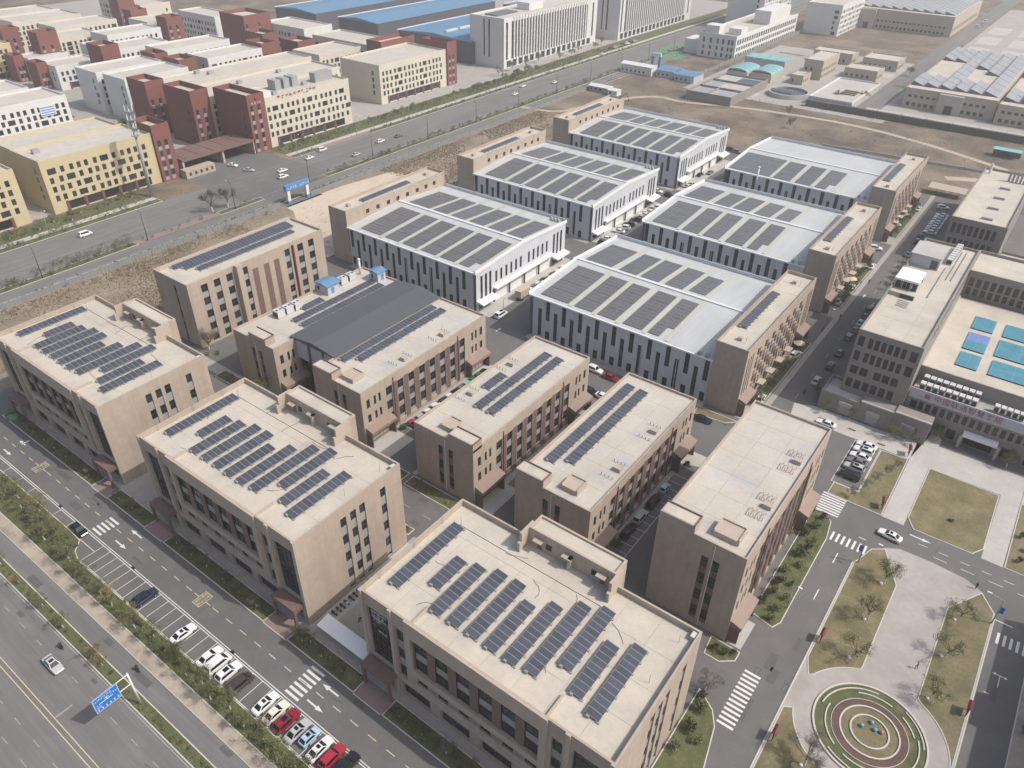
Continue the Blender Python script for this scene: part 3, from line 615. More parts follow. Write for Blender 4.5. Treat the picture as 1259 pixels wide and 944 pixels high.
# ================================================================ FRONT ROW: three beige office blocks
FR = [(-185.4, 'left'), (-125.2, 'middle'), (-64.2, 'right')]
FRN = {'left': 'the left front block', 'middle': 'the middle front block', 'right': 'the nearest front block'}
FRL = {'left': 'beige four-storey office block at the left end of the front row', 'middle': 'beige office block in the middle of the front row, left of the white canopy', 'right': 'beige office block nearest the camera, in front of the round flower bed road'}
SOL = [(2.2, 4.3, 20.0), (7.4, 7.9, 15.0), (10.8, 4.1, 16.0), (14.3, 4.1, 16.1), (17.8, 4.2, 16.2), (21.3, 4.1, 13.9), (24.8, 4.1, 16.2), (28.2, 4.5, 18.7), (31.6, 8.2, 20.2), (35.1, 5.5, 15.3), (38.6, 4.1, 17.2)]
for bx, side in FR:
    W, D, h = 45.8, 25.0, 20.9; zr = 19.8
    root = thing('office_block', FRL[side], 'office building', (bx, 48.2, 0), 0, 'beige office blocks along the front row')
    bays = [11.0 + 4.15 * i for i in range(6)]
    ops = {'-Y': [(1.2, 6.0, 5.6, 18.0, .5), (7.2, 9.0, 5.2, 17.6, .5), (10.6, 34.4, 9.7, 17.5, .42), (36.2, 38.0, 5.2, 17.6, .5), (39.6, 44.5, 5.6, 18.0, .5), (1.6, 5.6, .3, 4.2, .6), (40, 44, .3, 4.2, .6)]}
    smallw = [11.2 + 4.15 * i for i in range(6)]; gfw = [7.6, 15.7, 23.8, 31.6]
    ops['-Y'] += [(u, u + 2.2, 6.3, 7.6, .35) for u in smallw] + [(u, u + 6.0, .4, 3.7, .6) for u in gfw]
    ops['+X'] = [(u, u + 1.35, .3, 18.3, .3) for u in (9.8, 12.1, 14.3, 19.5)]
    ops['+Y'] = [(6 + 5.5 * i, 8.4 + 5.5 * i, z, z + 2.2) for i in range(6) for z in (2, 6.5, 11, 15.5) if not 13 < 45.8 - (6 + 5.5 * i) < 33]
    ops['-X'] = [(u, u + 1.35, .3, 18.3, .3) for u in (4.2, 9.3, 11.5, 13.8)]
    shell(root, W, D, h, ops, zr=zr, t=.35)
    F = lambda *a, **k: fill(root, '-Y', W, D, *a, **k)
    for u0, u1 in ((1.2, 6.0), (39.6, 44.5)):
        F(u0, u1, 5.6, 9.6, n=-.5, nx=4, nz=2); F(u0, u1, 9.6, 13.8, n=-.5, nx=4, nz=2); F(u0, u1, 13.8, 18.0, n=-.5, nx=4, nz=2)
    for u0, u1 in ((1.6, 5.6), (40, 44)): F(u0, u1, .3, 4.2, n=-.6, nx=4, name='entrance_door')
    for u0 in (7.2, 36.2):
        for k in range(3):
            F(u0, u0 + 1.8, 5.2 + 4.4 * k, 7.6 + 4.4 * k, n=-.5, nx=2)
            if k < 2: F(u0, u0 + 1.8, 7.6 + 4.4 * k, 9.6 + 4.4 * k, 'spandrel', n=-.5)
        F(u0, u0 + 1.8, 16.4, 17.6, 'spandrel', n=-.5)
    for i in range(7):
        u = bays[i] if i < 6 else 34.4; a = bays[i - 1] + 2.5 if i else 10.6
        if u - a > .1: F(a, u, 9.7, 17.5, 'brown_panel', n=-.2)
    for u in bays:
        F(u, u + 2.5, 9.7, 12.3, n=-.42, nx=2); F(u, u + 2.5, 12.3, 13.9, 'spandrel', n=-.42); F(u, u + 2.5, 13.9, 17.5, n=-.42, nx=2, nz=2)
    for i, u in enumerate(smallw):
        F(u, u + 2.2, 6.3, 7.6, n=-.3, nx=2)
        if i < 5: F(u + 2.3, u + 4.05, 6.3, 7.6, 'ribbed_panel', n=.02)
    for u in gfw: F(u, u + 6.0, .4, 3.7, n=-.6, nx=5, nz=2)
    for f, us in (('+X', (9.8, 12.1, 14.3, 19.5)), ('-X', (4.2, 9.3, 11.5, 13.8))):
        for u in us:
            for k in range(4):
                z1 = 18.3 - 4.35 * k
                fill(root, f, W, D, u, u + 1.35, z1 - 2.3, z1, n=-.3, nx=1, nz=2); zb = max(.3, z1 - 4.35)
                fill(root, f, W, D, u, u + 1.35, zb, z1 - 2.3, 'spandrel', n=-.22)
    for o_ in ops['+Y']: fill(root, '+Y', W, D, *o_[:4])
    # projecting portal frame, side fins, coping strips
    b = MB()
    for q in ((9.6, 10.6, 8.7, 20.94), (34.4, 35.6, 8.7, 20.94), (10.6, 34.4, 17.5, 20.94), (10.6, 34.4, 8.7, 9.7)): fbox(b, '-Y', W, D, *q, -.02, .32)
    b.build('portal_frame', ['stone_trim'], root)
    for q in ((6.3, 6.9, 0, 20.93, 0, .3), (38.4, 39.2, 0, 20.93, 0, .3), (.02, .6, 0, 20.93, 0, .25), (45.2, 45.78, 0, 20.93, 0, .25)): b = MB(); fbox(b, '-Y', W, D, *q); b.build('facade_fin', ['stone_trim'], root)
    b = MB(); fbox(b, '-Y', W, D, 6.95, 38.35, 4.6, 5.2, 0, .2); b.build('string_course', ['stone_trim'], root); b = MB(); fbox(b, '-Y', W, D, 6.95, 38.35, 0, .4, 0, .25); b.build('plinth', ['stone_trim'], root)
    for u in (.7, 38.9):
        b = MB(); fbox(b, '-Y', W, D, u, u + 6.2, 4.3, 5.3, .3, 2.4); fbox(b, '-Y', W, D, u, u + .5, 0, 4.3, 1.9, 2.4); fbox(b, '-Y', W, D, u + 5.7, u + 6.2, 0, 4.3, 1.9, 2.4); b.build('canopy', ['brown_panel'], root)
    r = slab_roof(root, W, D, zr, .35, nx=8, ny=4)
    for x_ in (10.4, 34.8): b = MB(); b.box(x_, x_ + .3, .36, 4.6, zr, zr + .55); b.build('roof_kerb', ['stone_trim'], root)
    # stair penthouse with fins on the back edge
    b = MB(); b.box(14.8, 31.2, 24.4, 28.0, zr, 23.2); b.box(14.8, 31.2, 25.02, 28.0, 0, zr); b.build('penthouse', ['stone'], root)
    b = MB(); b.box(15.2, 30.8, 24.8, 27.6, 23.2, 23.25); b.build('penthouse_roof', ['roof_tan'], root)
    b = MB()
    for q in ((14.8, 31.2, 27.65, 28.0), (14.8, 31.2, 24.4, 24.75), (14.8, 15.15, 24.75, 27.65), (30.85, 31.2, 24.75, 27.65)): b.box(*q, 23.2, 23.65)
    b.build('penthouse_parapet', ['stone_trim'], root)
    for u in (14.3, 31.2):
        b = MB(); b.box(u, u + .5, 22.4, 26, zr, 23.6); b.box(u, u + .5, 21.8, 22.4, zr, 21.8); b.build('penthouse_fin', ['stone_trim'], root)
    for u in (16.6, 22.2, 28.6):
        fill(root, '-Y', W, 0, u, u + .9, zr + .1, zr + 2.1, 'brown_panel', n=-24.34, name='roof_door')
        b = MB(); b.box(u - .4, u + 1.3, 23.3, 24.38, 22.1, 22.3); b.build('door_hood', ['stone_trim'], root)
    for u in (18.3, 27.0): fill(root, '-Y', W, 0, u, u + 1.1, zr + 1.0, zr + 2.2, n=-24.33)
    b = MB(); b.box(22.9, 23.5, 23.5, 24.38, zr, 22.3); b.build('chimney', ['stone_trim'], root)
    # lightning conductor, rods and cable on the roof
    b = MB(); b.box(3, 33, 20.55, 20.63, zr, zr + .05); b.build('roof_cable', ['cloth_dark'], root)
    rng = random.Random(int(-bx))
    for (x, yy) in ((5, 12), (13, 20.3), (20, 18.5), (27, 20.2), (34, 19), (8.6, 3.6), (31, 6)):
        p = MB(); al = rng.uniform(-.6, .6) + (PI / 2 if rng.random() < .4 else 0); q = Vector((x, yy, zr + .03))
        for k in range(5):
            al += rng.uniform(-.5, .5); q2 = q + Vector((math.cos(al) * .8, math.sin(al) * .8, 0)); p.tube(q, q2, .035, .035, 4, 0, False); q = q2
        p.build('roof_cable', ['cloth_dark'], root)
    for (x, yy) in ((3.2, 20.8), (43.3, 13.5), (.6, 4), (.6, 12), (.6, 19), (43.6, 22)):
        b = MB(); b.tube((x, yy, zr), (x, yy, zr + 1.9), .04, .03, 5); b.build('lightning_rod', ['steel'], root)
    b = MB(); b.box(44.6, 45.3, 23.4, 24.5, zr, zr + .9); b.build('roof_box', ['ac_white'], root)
    for i, (x, y0, y1) in enumerate(SOL):
        solar_row(bx + x, 48.2 + y0, 48.2 + y1, zr, f'dark solar array, {ORD[i]} from the left on {FRN[side]}', 'solar arrays on the front-row roofs', tilt=8)
# signs on the glass of the nearest block (too small to read: pale strokes)
def glyphs(mb, x, z, s, n, pitch, y=0., m=0, seed=1):
    rng = random.Random(seed)
    for i in range(n):
        for k in range(5):
            a = x + i * pitch + rng.uniform(0, s * .7); c = z + rng.uniform(0, s * .85)
            if rng.random() < .55: mb.box(a, min(a + s * rng.uniform(.3, .8), x + i * pitch + s), y, y + .04, c, c + s * .13, m)
            else: mb.box(a, a + s * .13, y, y + .04, c, min(c + s * rng.uniform(.3, .7), z + s), m)
b = MB(); b.box(0, 3.4, .06, .1, 0, .1); b.box(0, 3.4, .06, .1, 1.3, 1.4); glyphs(b, .2, .3, .8, 3, 1.05, .04, seed=4); glyphs(b, 1.2, -3.1, .6, 3, .75, .04, seed=9)
tag(b.build('wall_sign', ['metal_white'], None, False, (-62.4, 48.42, 15.6)), 'thin pale lettered sign on the tall dark glass of the nearest office block', 'sign')

# ================================================================ SECOND ROW
def row2(x0, y0, W, D, h, label, side='B4', boxat=None, hatch=None, right=True, rows=3):
    root = thing('office_building', label, 'office building', (x0, y0, 0), 0, 'beige office buildings of the second row'); zr = h - .55
    nb = 8; pit = (D - 14.6) / nb; bays = [7.7 + pit * i for i in range(nb)]; bw = 2.05
    Z = [(9.75, 12.25), (5.75, 8.05), (1.9, 4.4)] if rows == 3 else [(14.6, 17.2), (10.4, 13.0), (6.2, 8.8), (2.0, 4.6)]
    zt = Z[0][1]
    sm = [(1.5, 2.5), (3.75, 4.45), (5.25, 5.95)]; sm2 = [(D - b_, D - a_) for a_, b_ in sm]
    ops = {'+X': [(u, u + bw, Z[-1][0] - .9, zt, .35) for u in bays] + [(a, c, z0, z1, .2) for a, c in sm + sm2 for z0, z1 in Z[:-1]]}
    sx = (6.6, 9.4) if side != 'B6' else (8.6, 10.6)
    ops['-Y'] = [(u, u + 1.3, 1.2, zt, .25) for u in sx]
    ops['-X'] = [(u, u + bw, z0, z1, .2) for u in bays for z0, z1 in Z]
    ops['+Y'] = [(u, u + 1.2, z0, z1, .2) for u in (3, 6, 10) for z0, z1 in Z]
    shell(root, W, D, h, ops, zr=zr, t=.3)
    F = lambda *a, **k: fill(root, '+X', W, D, *a, **k)
    for u in bays:
        zb = Z[-1][0] - .9
        for i, (z0, z1) in enumerate(Z):
            F(u, u + bw, z0, z1, n=-.35, nx=2, nz=2); nx_ = Z[i + 1][1] if i + 1 < len(Z) else zb
            F(u, u + bw, nx_, z0, 'spandrel', n=-.3)
    for i in range(nb - 1):
        a, c = bays[i] + bw + .12, bays[i + 1] - .12
        F(a, c, .3, zt + .3, 'brown_panel', n=.03)
    for a, c in sm + sm2:
        for z0, z1 in Z[:-1]: F(a, c, z0, z1, n=-.2, nx=1, nz=2)
    for u in (bays[0] + bw + .35, bays[-1] - .75):
        p = MB(); a = fp('+X', W, D, u, .3, .12); c = fp('+X', W, D, u, h - 1, .12); p.tube(a, c, .09, .09, 6); p.build('drainpipe', ['maroon'], root)
    for u in sx:
        for i, (z0, z1) in enumerate(Z):
            fill(root, '-Y', W, D, u, u + 1.3, z0, z1, n=-.25, nx=1, nz=2); nx_ = Z[i + 1][1] if i + 1 < len(Z) else 1.2
            fill(root, '-Y', W, D, u, u + 1.3, nx_, z0, 'brown_panel', n=-.22)
    for o_ in ops['-X']: fill(root, '-X', W, D, *o_[:4], nx=2)
    for o_ in ops['+Y']: fill(root, '+Y', W, D, *o_[:4], nx=1)
    p = MB(); a = (sx[0] + 2.0, -.08, .2); p.tube(a, (a[0], -.08, h - .6), .08, .08, 6); p.build('drainpipe', ['metal_white'], root)
    # entrance canopies at both ends
    for u0, u1 in ((.4, 8.4), (D - 8.4, D - .4)):
        p = MB(); a, c = W, W + 2.1
        p.poly([(a, u0, 5.1), (c, u0, 4.4), (c, u1, 4.4), (a, u1, 5.1)]); p.poly([(c, u0, 3.6), (c, u1, 3.6), (c, u1, 4.4), (c, u0, 4.4)]); p.poly([(a, u0, 3.6), (c, u0, 3.6), (c, u0, 4.4), (a, u0, 5.1)])
        p.poly([(c, u1, 3.6), (a, u1, 3.6), (a, u1, 5.1), (c, u1, 4.4)]); p.poly([(a, u0, 3.6), (a, u1, 3.6), (c, u1, 3.6), (c, u0, 3.6)]); p.build('canopy', ['canopy_stone'], root)
        for a_ in (u0, u1 - .5): p = MB(); p.box(W + .05, W + 1.9, a_ + .02, a_ + .3, 0, 3.58); p.build('canopy_wall', ['brown_panel'], root)
        F(u0 + 1.5, u1 - 1.5, .1, 3.2, n=.03, nx=4, name='entrance_door')
    slab_roof(root, W, D, zr, .3, 'roof_grey', nx=3, ny=7)
    if boxat:
        p = MB(); x = boxat; p.box(x, x + 6.5, .02, 2.9, zr, h + 1.5); p.build('roof_tank_room', ['stone'], root)
        p = MB(); p.box(x + .2, x + 6.3, .25, 2.7, h + 1.5, h + 1.55); p.build('tank_room_roof', ['roof_tan'], root)
        p = MB(); p.box(x, x + 6.5, 2.72, 2.9, h + 1.5, h + 1.85); p.box(x + 6.3, x + 6.5, .02, 2.72, h + 1.5, h + 1.8); p.build('tank_room_parapet', ['brown_panel'], root)
    if hatch:
        x, yy, s, s2 = hatch; p = MB(); p.box(x, x + s, yy, yy + s2, zr, zr + 1.1); p.build('roof_hatch', ['stone_trim'], root)
        p = MB(); p.box(x, x + s, yy + s2 - .2, yy + s2, zr + 1.1, zr + 1.4); p.box(x, x + .2, yy, yy + s2 - .2, zr + 1.1, zr + 1.4); p.box(x + s - .2, x + s, yy, yy + s2 - .2, zr + 1.1, zr + 1.4); p.build('hatch_rim', ['stone_trim'], root)
    return root
def vents(root, x, y, zr, hoop=False, flip=1):
    p = MB(); p.box(x, x + 1.5, y, y + 1.1, zr, zr + .9); p.build('chimney', ['stone_trim'], root)
    for i in range(4):
        for k in (-2.4, 2.6):
            p = MB(); xx, yy = x - 1.2 + i * .8, y + k + (0 if not hoop else -.8)
            if hoop: p.tube((xx, yy, zr), (xx, yy, zr + .7), .08, .08, 5); p.tube((xx, yy, zr + .7), (xx, yy + 1.9, zr + .7), .08, .08, 5); p.tube((xx, yy + 1.9, zr + .7), (xx, yy + 1.9, zr), .08, .08, 5)
            else: p.tube((xx, yy, zr), (xx, yy, zr + .55), .08, .08, 6); p.sphere((xx, yy, zr + .55), .13, 6, 4)
            p.build('vent_pipe', ['steel' if not hoop else 'stone_trim'], root)
B4 = row2(-91.4, 89.4, 16.2, 44.4, 15.0, 'low beige office building with three solar arrays on its roof', 'B4', 9.7, (5.6, 2.4, 3.2, 3.4))
B5 = row2(-64.6, 89.4, 17.3, 44.6, 15.0, 'low beige office building with two long solar arrays beside the narrow lane', 'B5', .1, (9.2, 2.4, 3.6, 3.6))
B6 = row2(-34.6, 90.3, 16.0, 42.8, 21.0, 'tall beige building with an empty roof beside the right-hand road', 'B6', .1, (9.0, 2.2, 4.6, 3.6), rows=4)
for y in (15, 30): vents(B4, 2.2, y, 14.45); vents(B5, 14.4, y - 2, 14.45)
for y in (13.5, 28.5): vents(B6, 13.2, y, 20.45, True)
solar_row(-91.4 + 6.2, 89.4 + 12.5, 89.4 + 40.2, 14.45, 'left one of two long solar arrays on the building with three arrays', 'solar arrays on the second-row roofs', tilt=6)
solar_row(-91.4 + 9.6, 89.4 + 12.5, 89.4 + 40.2, 14.45, 'right one of two long solar arrays on the building with three arrays', 'solar arrays on the second-row roofs', tilt=6)
solar_row(-91.4 + 3.0, 89.4 + 19.3, 89.4 + 26.6, 14.45, 'short dark solar array beside two long ones on a second-row roof', 'solar arrays on the second-row roofs', tilt=6)
solar_row(-64.6 + 1.9, 89.4 + 7.5, 89.4 + 40.2, 14.45, 'longer and left one of the two dark solar arrays on the roof with the hatch', 'solar arrays on the second-row roofs', tilt=6)
solar_row(-64.6 + 5.3, 89.4 + 9.6, 89.4 + 40.2, 14.45, 'right one of the two dark solar arrays on the roof with the hatch', 'solar arrays on the second-row roofs', tilt=6)
B7L = row2(-153.2, 89.4, 15.6, 44.8, 15.0, 'beige office wing with blue-roofed cabins on top, left of the grey metal roof', 'B4', 6.4, None)
B7R = row2(-123.4, 89.4, 15.8, 44.8, 15.0, 'beige office wing with two solar arrays right of the grey metal roof', 'B4', .2, (7.6, 2.2, 3.6, 3.6))
for y in (16, 30): vents(B7R, 12.6, y, 14.45)
solar_row(-123.4 + 1.0, 89.4 + 7.2, 89.4 + 40, 14.45, 'dark solar array next to the grey metal roof on the right wing', 'solar arrays on the second-row roofs', tilt=6)
solar_row(-123.4 + 4.0, 89.4 + 9.8, 89.4 + 40, 14.45, 'dark solar array on the right wing, the one away from the grey metal roof', 'solar arrays on the second-row roofs', tilt=6)
solar_row(-153.2 + 7.6, 89.4 + 12.3, 89.4 + 40.4, 14.45, 'long dark solar array passing the blue-roofed cabin on the left wing', 'solar arrays on the second-row roofs', tilt=6)
solar_row(-153.2 + 11.0, 89.4 + 12.1, 89.4 + 40, 14.45, 'long dark solar array along the left edge of the grey metal roof', 'solar arrays on the second-row roofs', tilt=6)
solar_row(-153.2 + 4.4, 89.4 + 17.8, 89.4 + 24.2, 14.45, 'short dark solar array in front of the blue-roofed cabin', 'solar arrays on the second-row roofs', tilt=6)
def cabin(x, y, w, d, z, label):
    t = thing('roof_cabin', label, 'cabin', (x, y, z), 0, 'blue-roofed cabins on the left wing'); b = MB()
    wall_face(b, '-Y', w, d, w, 2.8, [(.5, 1.4, .8, 2.0)], .1); wall_face(b, '+X', w, d, d, 2.8, [(1.2, 2.2, .2, 2.1)], .1); wall_face(b, '+Y', w, d, w, 2.8, [], .1); wall_face(b, '-X', w, d, d, 2.8, [], .1); b.build('wall', ['sign_grey'], t)
    fill(t, '-Y', w, d, .5, 1.4, .8, 2.0, n=-.08); fill(t, '+X', w, d, 1.2, 2.2, .2, 2.1, 'blue_sheet', n=-.08)
    b = MB(); b.poly([(-.4, -.4, 2.85), (w / 2, -.4, 3.4), (w / 2, d + .4, 3.4), (-.4, d + .4, 2.85)]); b.poly([(w / 2, -.4, 3.4), (w + .4, -.4, 2.85), (w + .4, d + .4, 2.85), (w / 2, d + .4, 3.4)])
    b.poly([(-.4, -.4, 2.75), (w + .4, -.4, 2.75), (w + .4, -.4, 2.85), (w / 2, -.4, 3.4), (-.4, -.4, 2.85)]); b.poly([(w + .4, -.4, 2.75), (w + .4, d + .4, 2.75), (w + .4, d + .4, 2.85), (w + .4, -.4, 2.85)]); b.build('roof', ['blue_roof'], t)
cabin(-152.8, 89.4 + 27, 4.8, 4.2, 14.45, 'grey cabin with a blue roof between the air units and the solar rows')
cabin(-146.3, 89.4 + 41, 3.2, 3.0, 14.45, 'smaller grey cabin with a blue roof at the back end of the left wing')
def ac_unit(x, y, z, w, d, h, label, group, fans=2):
    t = thing('air_unit', label, 'air conditioner', (x, y, z), 0, group); b = MB(); b.box(0, w, 0, d, .12, h); b.build('casing', ['ac_white'], t)
    b = MB(); b.box(.1, w - .1, .1, d - .1, 0, .12); b.build('plinth', ['ac_dark'], t); b = MB(); b.box(.12, w - .12, -.03, -.002, .3, h - .35); b.build('grille', ['ac_dark'], t)
    for i in range(fans if w > 1.7 else 0):
        b = MB(); b.tube((w / 2, d * (i + .5) / fans, h), (w / 2, d * (i + .5) / fans, h + .05), min(w, d / fans) * .3, None, 10); b.build('fan', ['ac_dark'], t)
    return t
for i in range(3): ac_unit(-150.8 + .1 * i, 89.4 + 10.6 + 2.8 * i, 14.45, 2.2, 2.3, 2.0, f'white boxed air unit, {ORD[i]} from the front on the left wing roof', 'air units on the left wing roof')
for i in range(2): ac_unit(-151.6, 89.4 + 33.4 + 3.1 * i, 14.45, 2.0, 2.4, 1.9, ['white air unit behind the blue-roofed cabin', 'white air unit by the steel flue at the back of the left wing'][i], 'air units on the left wing roof')
b = MB(); b.tube((0, 0, 0), (0, 0, 4.6), .32, .32, 10); b.tube((0, 0, 4.6), (0, 0, 4.9), .5, .4, 10); tag(b.build('flue', ['metal_white'], None, True, (-150.8, 89.4 + 41.5, 14.45)), 'pale steel flue standing at the back end of the left wing roof', 'flue')
# grey metal roofed hall between the two wings
t = thing('metal_hall', 'long grey metal roof hall filling the court between two beige wings', 'hall', (-137.6, 95.8, 0)); b = MB(); Wh, Dh = 14.2, 38.2
b.poly([(-1.6, 0, 15.1), (Wh / 2, 0, 16.1), (Wh / 2, Dh, 16.1), (-1.6, Dh, 15.1)]); b.poly([(Wh / 2, 0, 16.1), (Wh + .6, 0, 15.1), (Wh + .6, Dh, 15.1), (Wh / 2, Dh, 16.1)])
b.poly([(-1.6, 0, 14.8), (Wh + .6, 0, 14.8), (Wh + .6, 0, 15.1), (Wh / 2, 0, 16.1), (-1.6, 0, 15.1)]); b.build('roof', ['grey_roof'], t)
b = MB(); b.box(.05, Wh - .05, .3, .5, 9.5, 14.8); b.build('gable_panel', ['sign_grey'], t)
b = MB(); b.box(4.6, 5.4, .1, .28, 9, 15); b.box(9.8, 10.4, .1, .28, 9, 15); b.build('gable_post', ['dark_wall'], t)
b = MB(); b.box(.05, Wh - .05, 3.2, Dh, 0, 9.4); b.build('wall', ['brown_panel'], t)

# five-storey block behind, with fins and brown panels
W, D, h = 15.6, 46.6, 19.6
root = thing('office_building', 'tall beige five-storey building with brown panels beside the dry field', 'office building', (-189.6, 91.3, 0))
Zr = [(15.7, 17.9), (11.8, 14.0), (7.9, 10.1), (4.0, 6.2), (.6, 2.6)]
us = [3.9, 7.9, 11.9, 17.2, 32.0, 36.7, 40.8]; wd = [2.0, 2.0, 2.0, 1.7, 1.8, 2.1, 2.1]
ops = {'+X': [(u, u + d, .5, 18.0, .3) for u, d in zip(us, wd)], '-Y': [(8.8, 9.9, .5, 17.6, .25)], '+Y': [(u, u + 1.2, z0, z1, .2) for u in (3, 7, 11) for z0, z1 in Zr]}
shell(root, W, D, h, ops, zr=h - .7)
for u, d in zip(us, wd):
    for i, (z0, z1) in enumerate(Zr):
        fill(root, '+X', W, D, u, u + d, z0, z1, n=-.3, nx=2, nz=2); zb = Zr[i + 1][1] if i < 4 else .5
        fill(root, '+X', W, D, u, u + d, zb, z0, 'spandrel', n=-.25)
for u in (20.3, 24.2, 27.8): fill(root, '+X', W, D, u, u + 1.9, .8, 16.4, 'brown_panel', n=.03)
for i, (z0, z1) in enumerate(Zr):
    fill(root, '-Y', W, D, 8.8, 9.9, z0, z1, n=-.25, nx=1, nz=2); fill(root, '-Y', W, D, 8.8, 9.9, Zr[i + 1][1] if i < 4 else .5, z0, 'brown_panel', n=-.22)
for o_ in ops['+Y']: fill(root, '+Y', W, D, *o_[:4])
b = MB(); fbox(b, '+X', W, D, 14.6, 16.4, 0, h + .2, 0, 1.6); b.build('facade_fin', ['stone_trim'], root)
b = MB(); fbox(b, '+X', W, D, 34.6, 35.1, 0, 18.6, 0, .5); b.build('facade_fin', ['maroon'], root)
slab_roof(root, W, D, h - .7, .3, nx=3, ny=8)
b = MB(); b.box(.3, 1.4, .3, 46.3, h - .7, h - .1); b.build('roof_kerb', ['stone_trim'], root)
for j, (x, y0, y1) in enumerate(((1.9, 4.2, 43.6), (4.4, 6.0, 44.0), (7.9, 8.0, 40.5))):
    solar_row(-189.6 + x, 91.3 + y0, 91.3 + y1, h - .7, f'long dark solar array, {ORD[j]} from the field side on the five-storey roof', 'solar arrays on the five-storey roof', tilt=5)

# ================================================================ WORKSHOPS
EAVE, RIDGE = 13.1, 14.6
def workshop(x0, y0, W, D, label, lit, off, arrays, roofname, row):
    root = thing('workshop', label, 'workshop', (x0, y0, 0), 0, 'white metal workshops with solar roofs'); half = D / 2
    A = [off + 5.3 * i for i in range(11) if .3 < off + 5.3 * i < W - 1.6]; B = [u - 2.6 for u in A if u - 2.6 > .2]
    ops = [(u, u + 1.3, 6.2, 12.75, .12) for u in A] + [(u, u + 1.4, .1, 2.8, .12) for u in A] + [(u, u + 1.2, .6, 9.5, .12) for u in B]
    b = MB(); wall_face(b, '-Y', W, D, W, EAVE, ops, .12); wall_face(b, '+Y', W, D, W, EAVE, [], .12)
    gops = []
    if lit:
        trip = [2.0, 4.1, 6.2]; trip2 = [D - 2.0 - 1.1, D - 4.1 - 1.1, D - 6.2 - 1.1]; mid = [9.2, 11.7, 14.3, 16.8, 19.3, 21.8, 26.2, 28.7, 31.2, 33.7, 36.2]
        gops = [(u, u + 1.1, 3.4, 11.2, .15) for u in trip + trip2] + [(u, u + 1.0, 6.4, 10.2, .15) for u in mid if u < D - 9] + [(u, u + 6.6, .05, 4.2, .3) for u in (9, 17, 25, 33)] + [(1.2, 7.4, .05, 2.9, .6), (D - 7.4, D - 1.2, .05, 2.9, .6)]
        wall_face(b, '+X', W, D, D, EAVE, gops, .15)
    else: b.poly([(W, 0, 0), (W, D, 0), (W, D, EAVE), (W, 0, EAVE)])
    gl = [] if lit else [(u, u + 1.1, 6.4, 10.2, .15) for u in (5, 10, 15, 20, 28, 33, 38, 43)]
    wall_face(b, '-X', W, D, D, EAVE, gl, .15)
    for x, flip in ((0, 0), (W, 1)):
        q = [(x, 0, EAVE), (x, D, EAVE), (x, half, RIDGE)]; b.poly(q if flip else q[::-1])
    b.build('wall', ['white_wall'], root)
    for u in A: fill(root, '-Y', W, D, u, u + 1.3, 6.2, 12.75, 'w', n=-.12, nx=2, nz=4, name='strip_window'); fill(root, '-Y', W, D, u, u + 1.4, .1, 2.8, 'w', n=-.12, nz=2)
    for u in B: fill(root, '-Y', W, D, u, u + 1.2, .6, 9.5, 'w', n=-.12, nx=2, nz=5, name='strip_window')
    for o_ in gops:
        w_ = o_[1] - o_[0]
        if w_ > 6.3: fill(root, '+X', W, D, *o_[:4], 'white_paint', n=-.28)
        elif w_ > 3: fill(root, '+X', W, D, *o_[:4], 'w', n=-.55, nx=5, nz=2, name='entrance_door')
        else: fill(root, '+X', W, D, *o_[:4], 'w', n=-.13, nx=1, nz=3)
    for o_ in gl: fill(root, '-X', W, D, *o_[:4], 'w', n=-.13, nx=1, nz=3)
    b = MB(); e = .35
    def zf(yy): return EAVE + .12 + (RIDGE - EAVE) * (1 - abs(yy - half) / half)
    b.poly([(-.1, -e, EAVE), (W + .1, -e, EAVE), (W + .1, half, RIDGE + .12), (-.1, half, RIDGE + .12)]); b.poly([(-.1, half, RIDGE + .12), (W + .1, half, RIDGE + .12), (W + .1, D + .1, EAVE), (-.1, D + .1, EAVE)])
    b.build('roof', ['white_roof'], root)
    b = MB(); b.box(0, W, half - .5, half + .5, RIDGE + .05, RIDGE + .42); b.build('ridge_vent', ['metal_white'], root)
    b = MB(); b.box(-.15, W + .15, -.75, -.36, EAVE - .35, EAVE + .08); b.build('gutter', ['white_paint'], root)
    b = MB(); b.box(-.1, W + .1, D + .1, D + .3, EAVE - .3, EAVE + 1.1); b.build('parapet', ['white_wall'], root)
    if lit or row:
        x = W if lit else 0
        b = MB(); s = .28; xx0, xx1 = (x + .0, x + .28) if lit else (x - .28, x)
        for (ya, za, yb, zb) in ((-.7, EAVE, half, RIDGE), (half, RIDGE, D + .3, EAVE)):
            b.poly([(xx0, ya, za + .75), (xx1, ya, za + .75), (xx1, yb, zb + .75), (xx0, yb, zb + .75)]); b.poly([(xx1, ya, za - .3), (xx1, yb, zb - .3), (xx1, yb, zb + .75), (xx1, ya, za + .75)]); b.poly([(xx0, yb, zb - .3), (xx0, ya, za - .3), (xx0, ya, za + .75), (xx0, yb, zb + .75)])
        b.poly([(xx0, -.7, EAVE - .3), (xx1, -.7, EAVE - .3), (xx1, -.7, EAVE + .75), (xx0, -.7, EAVE + .75)]); b.poly([(xx1, D + .3, EAVE - .3), (xx0, D + .3, EAVE - .3), (xx0, D + .3, EAVE + .75), (xx1, D + .3, EAVE + .75)])
        b.build('gable_coping', ['white_paint'], root)
    b = MB(); c0 = W - 1.0 if lit else 0.
    b.box(c0 - .0, c0 + 1.0, -.05, .0, .0, EAVE - .4); b.build('corner_panel', ['dark_wall'], root)
    for u in [3 + 10.2 * i for i in range(int(W / 10.2) + 1) if 3 + 10.2 * i < W]:
        p = MB(); p.tube((u + 2.1, -.14, 0), (u + 2.1, -.14, EAVE - .3), .07, .07, 5); p.build('drainpipe', ['metal_white'], root)
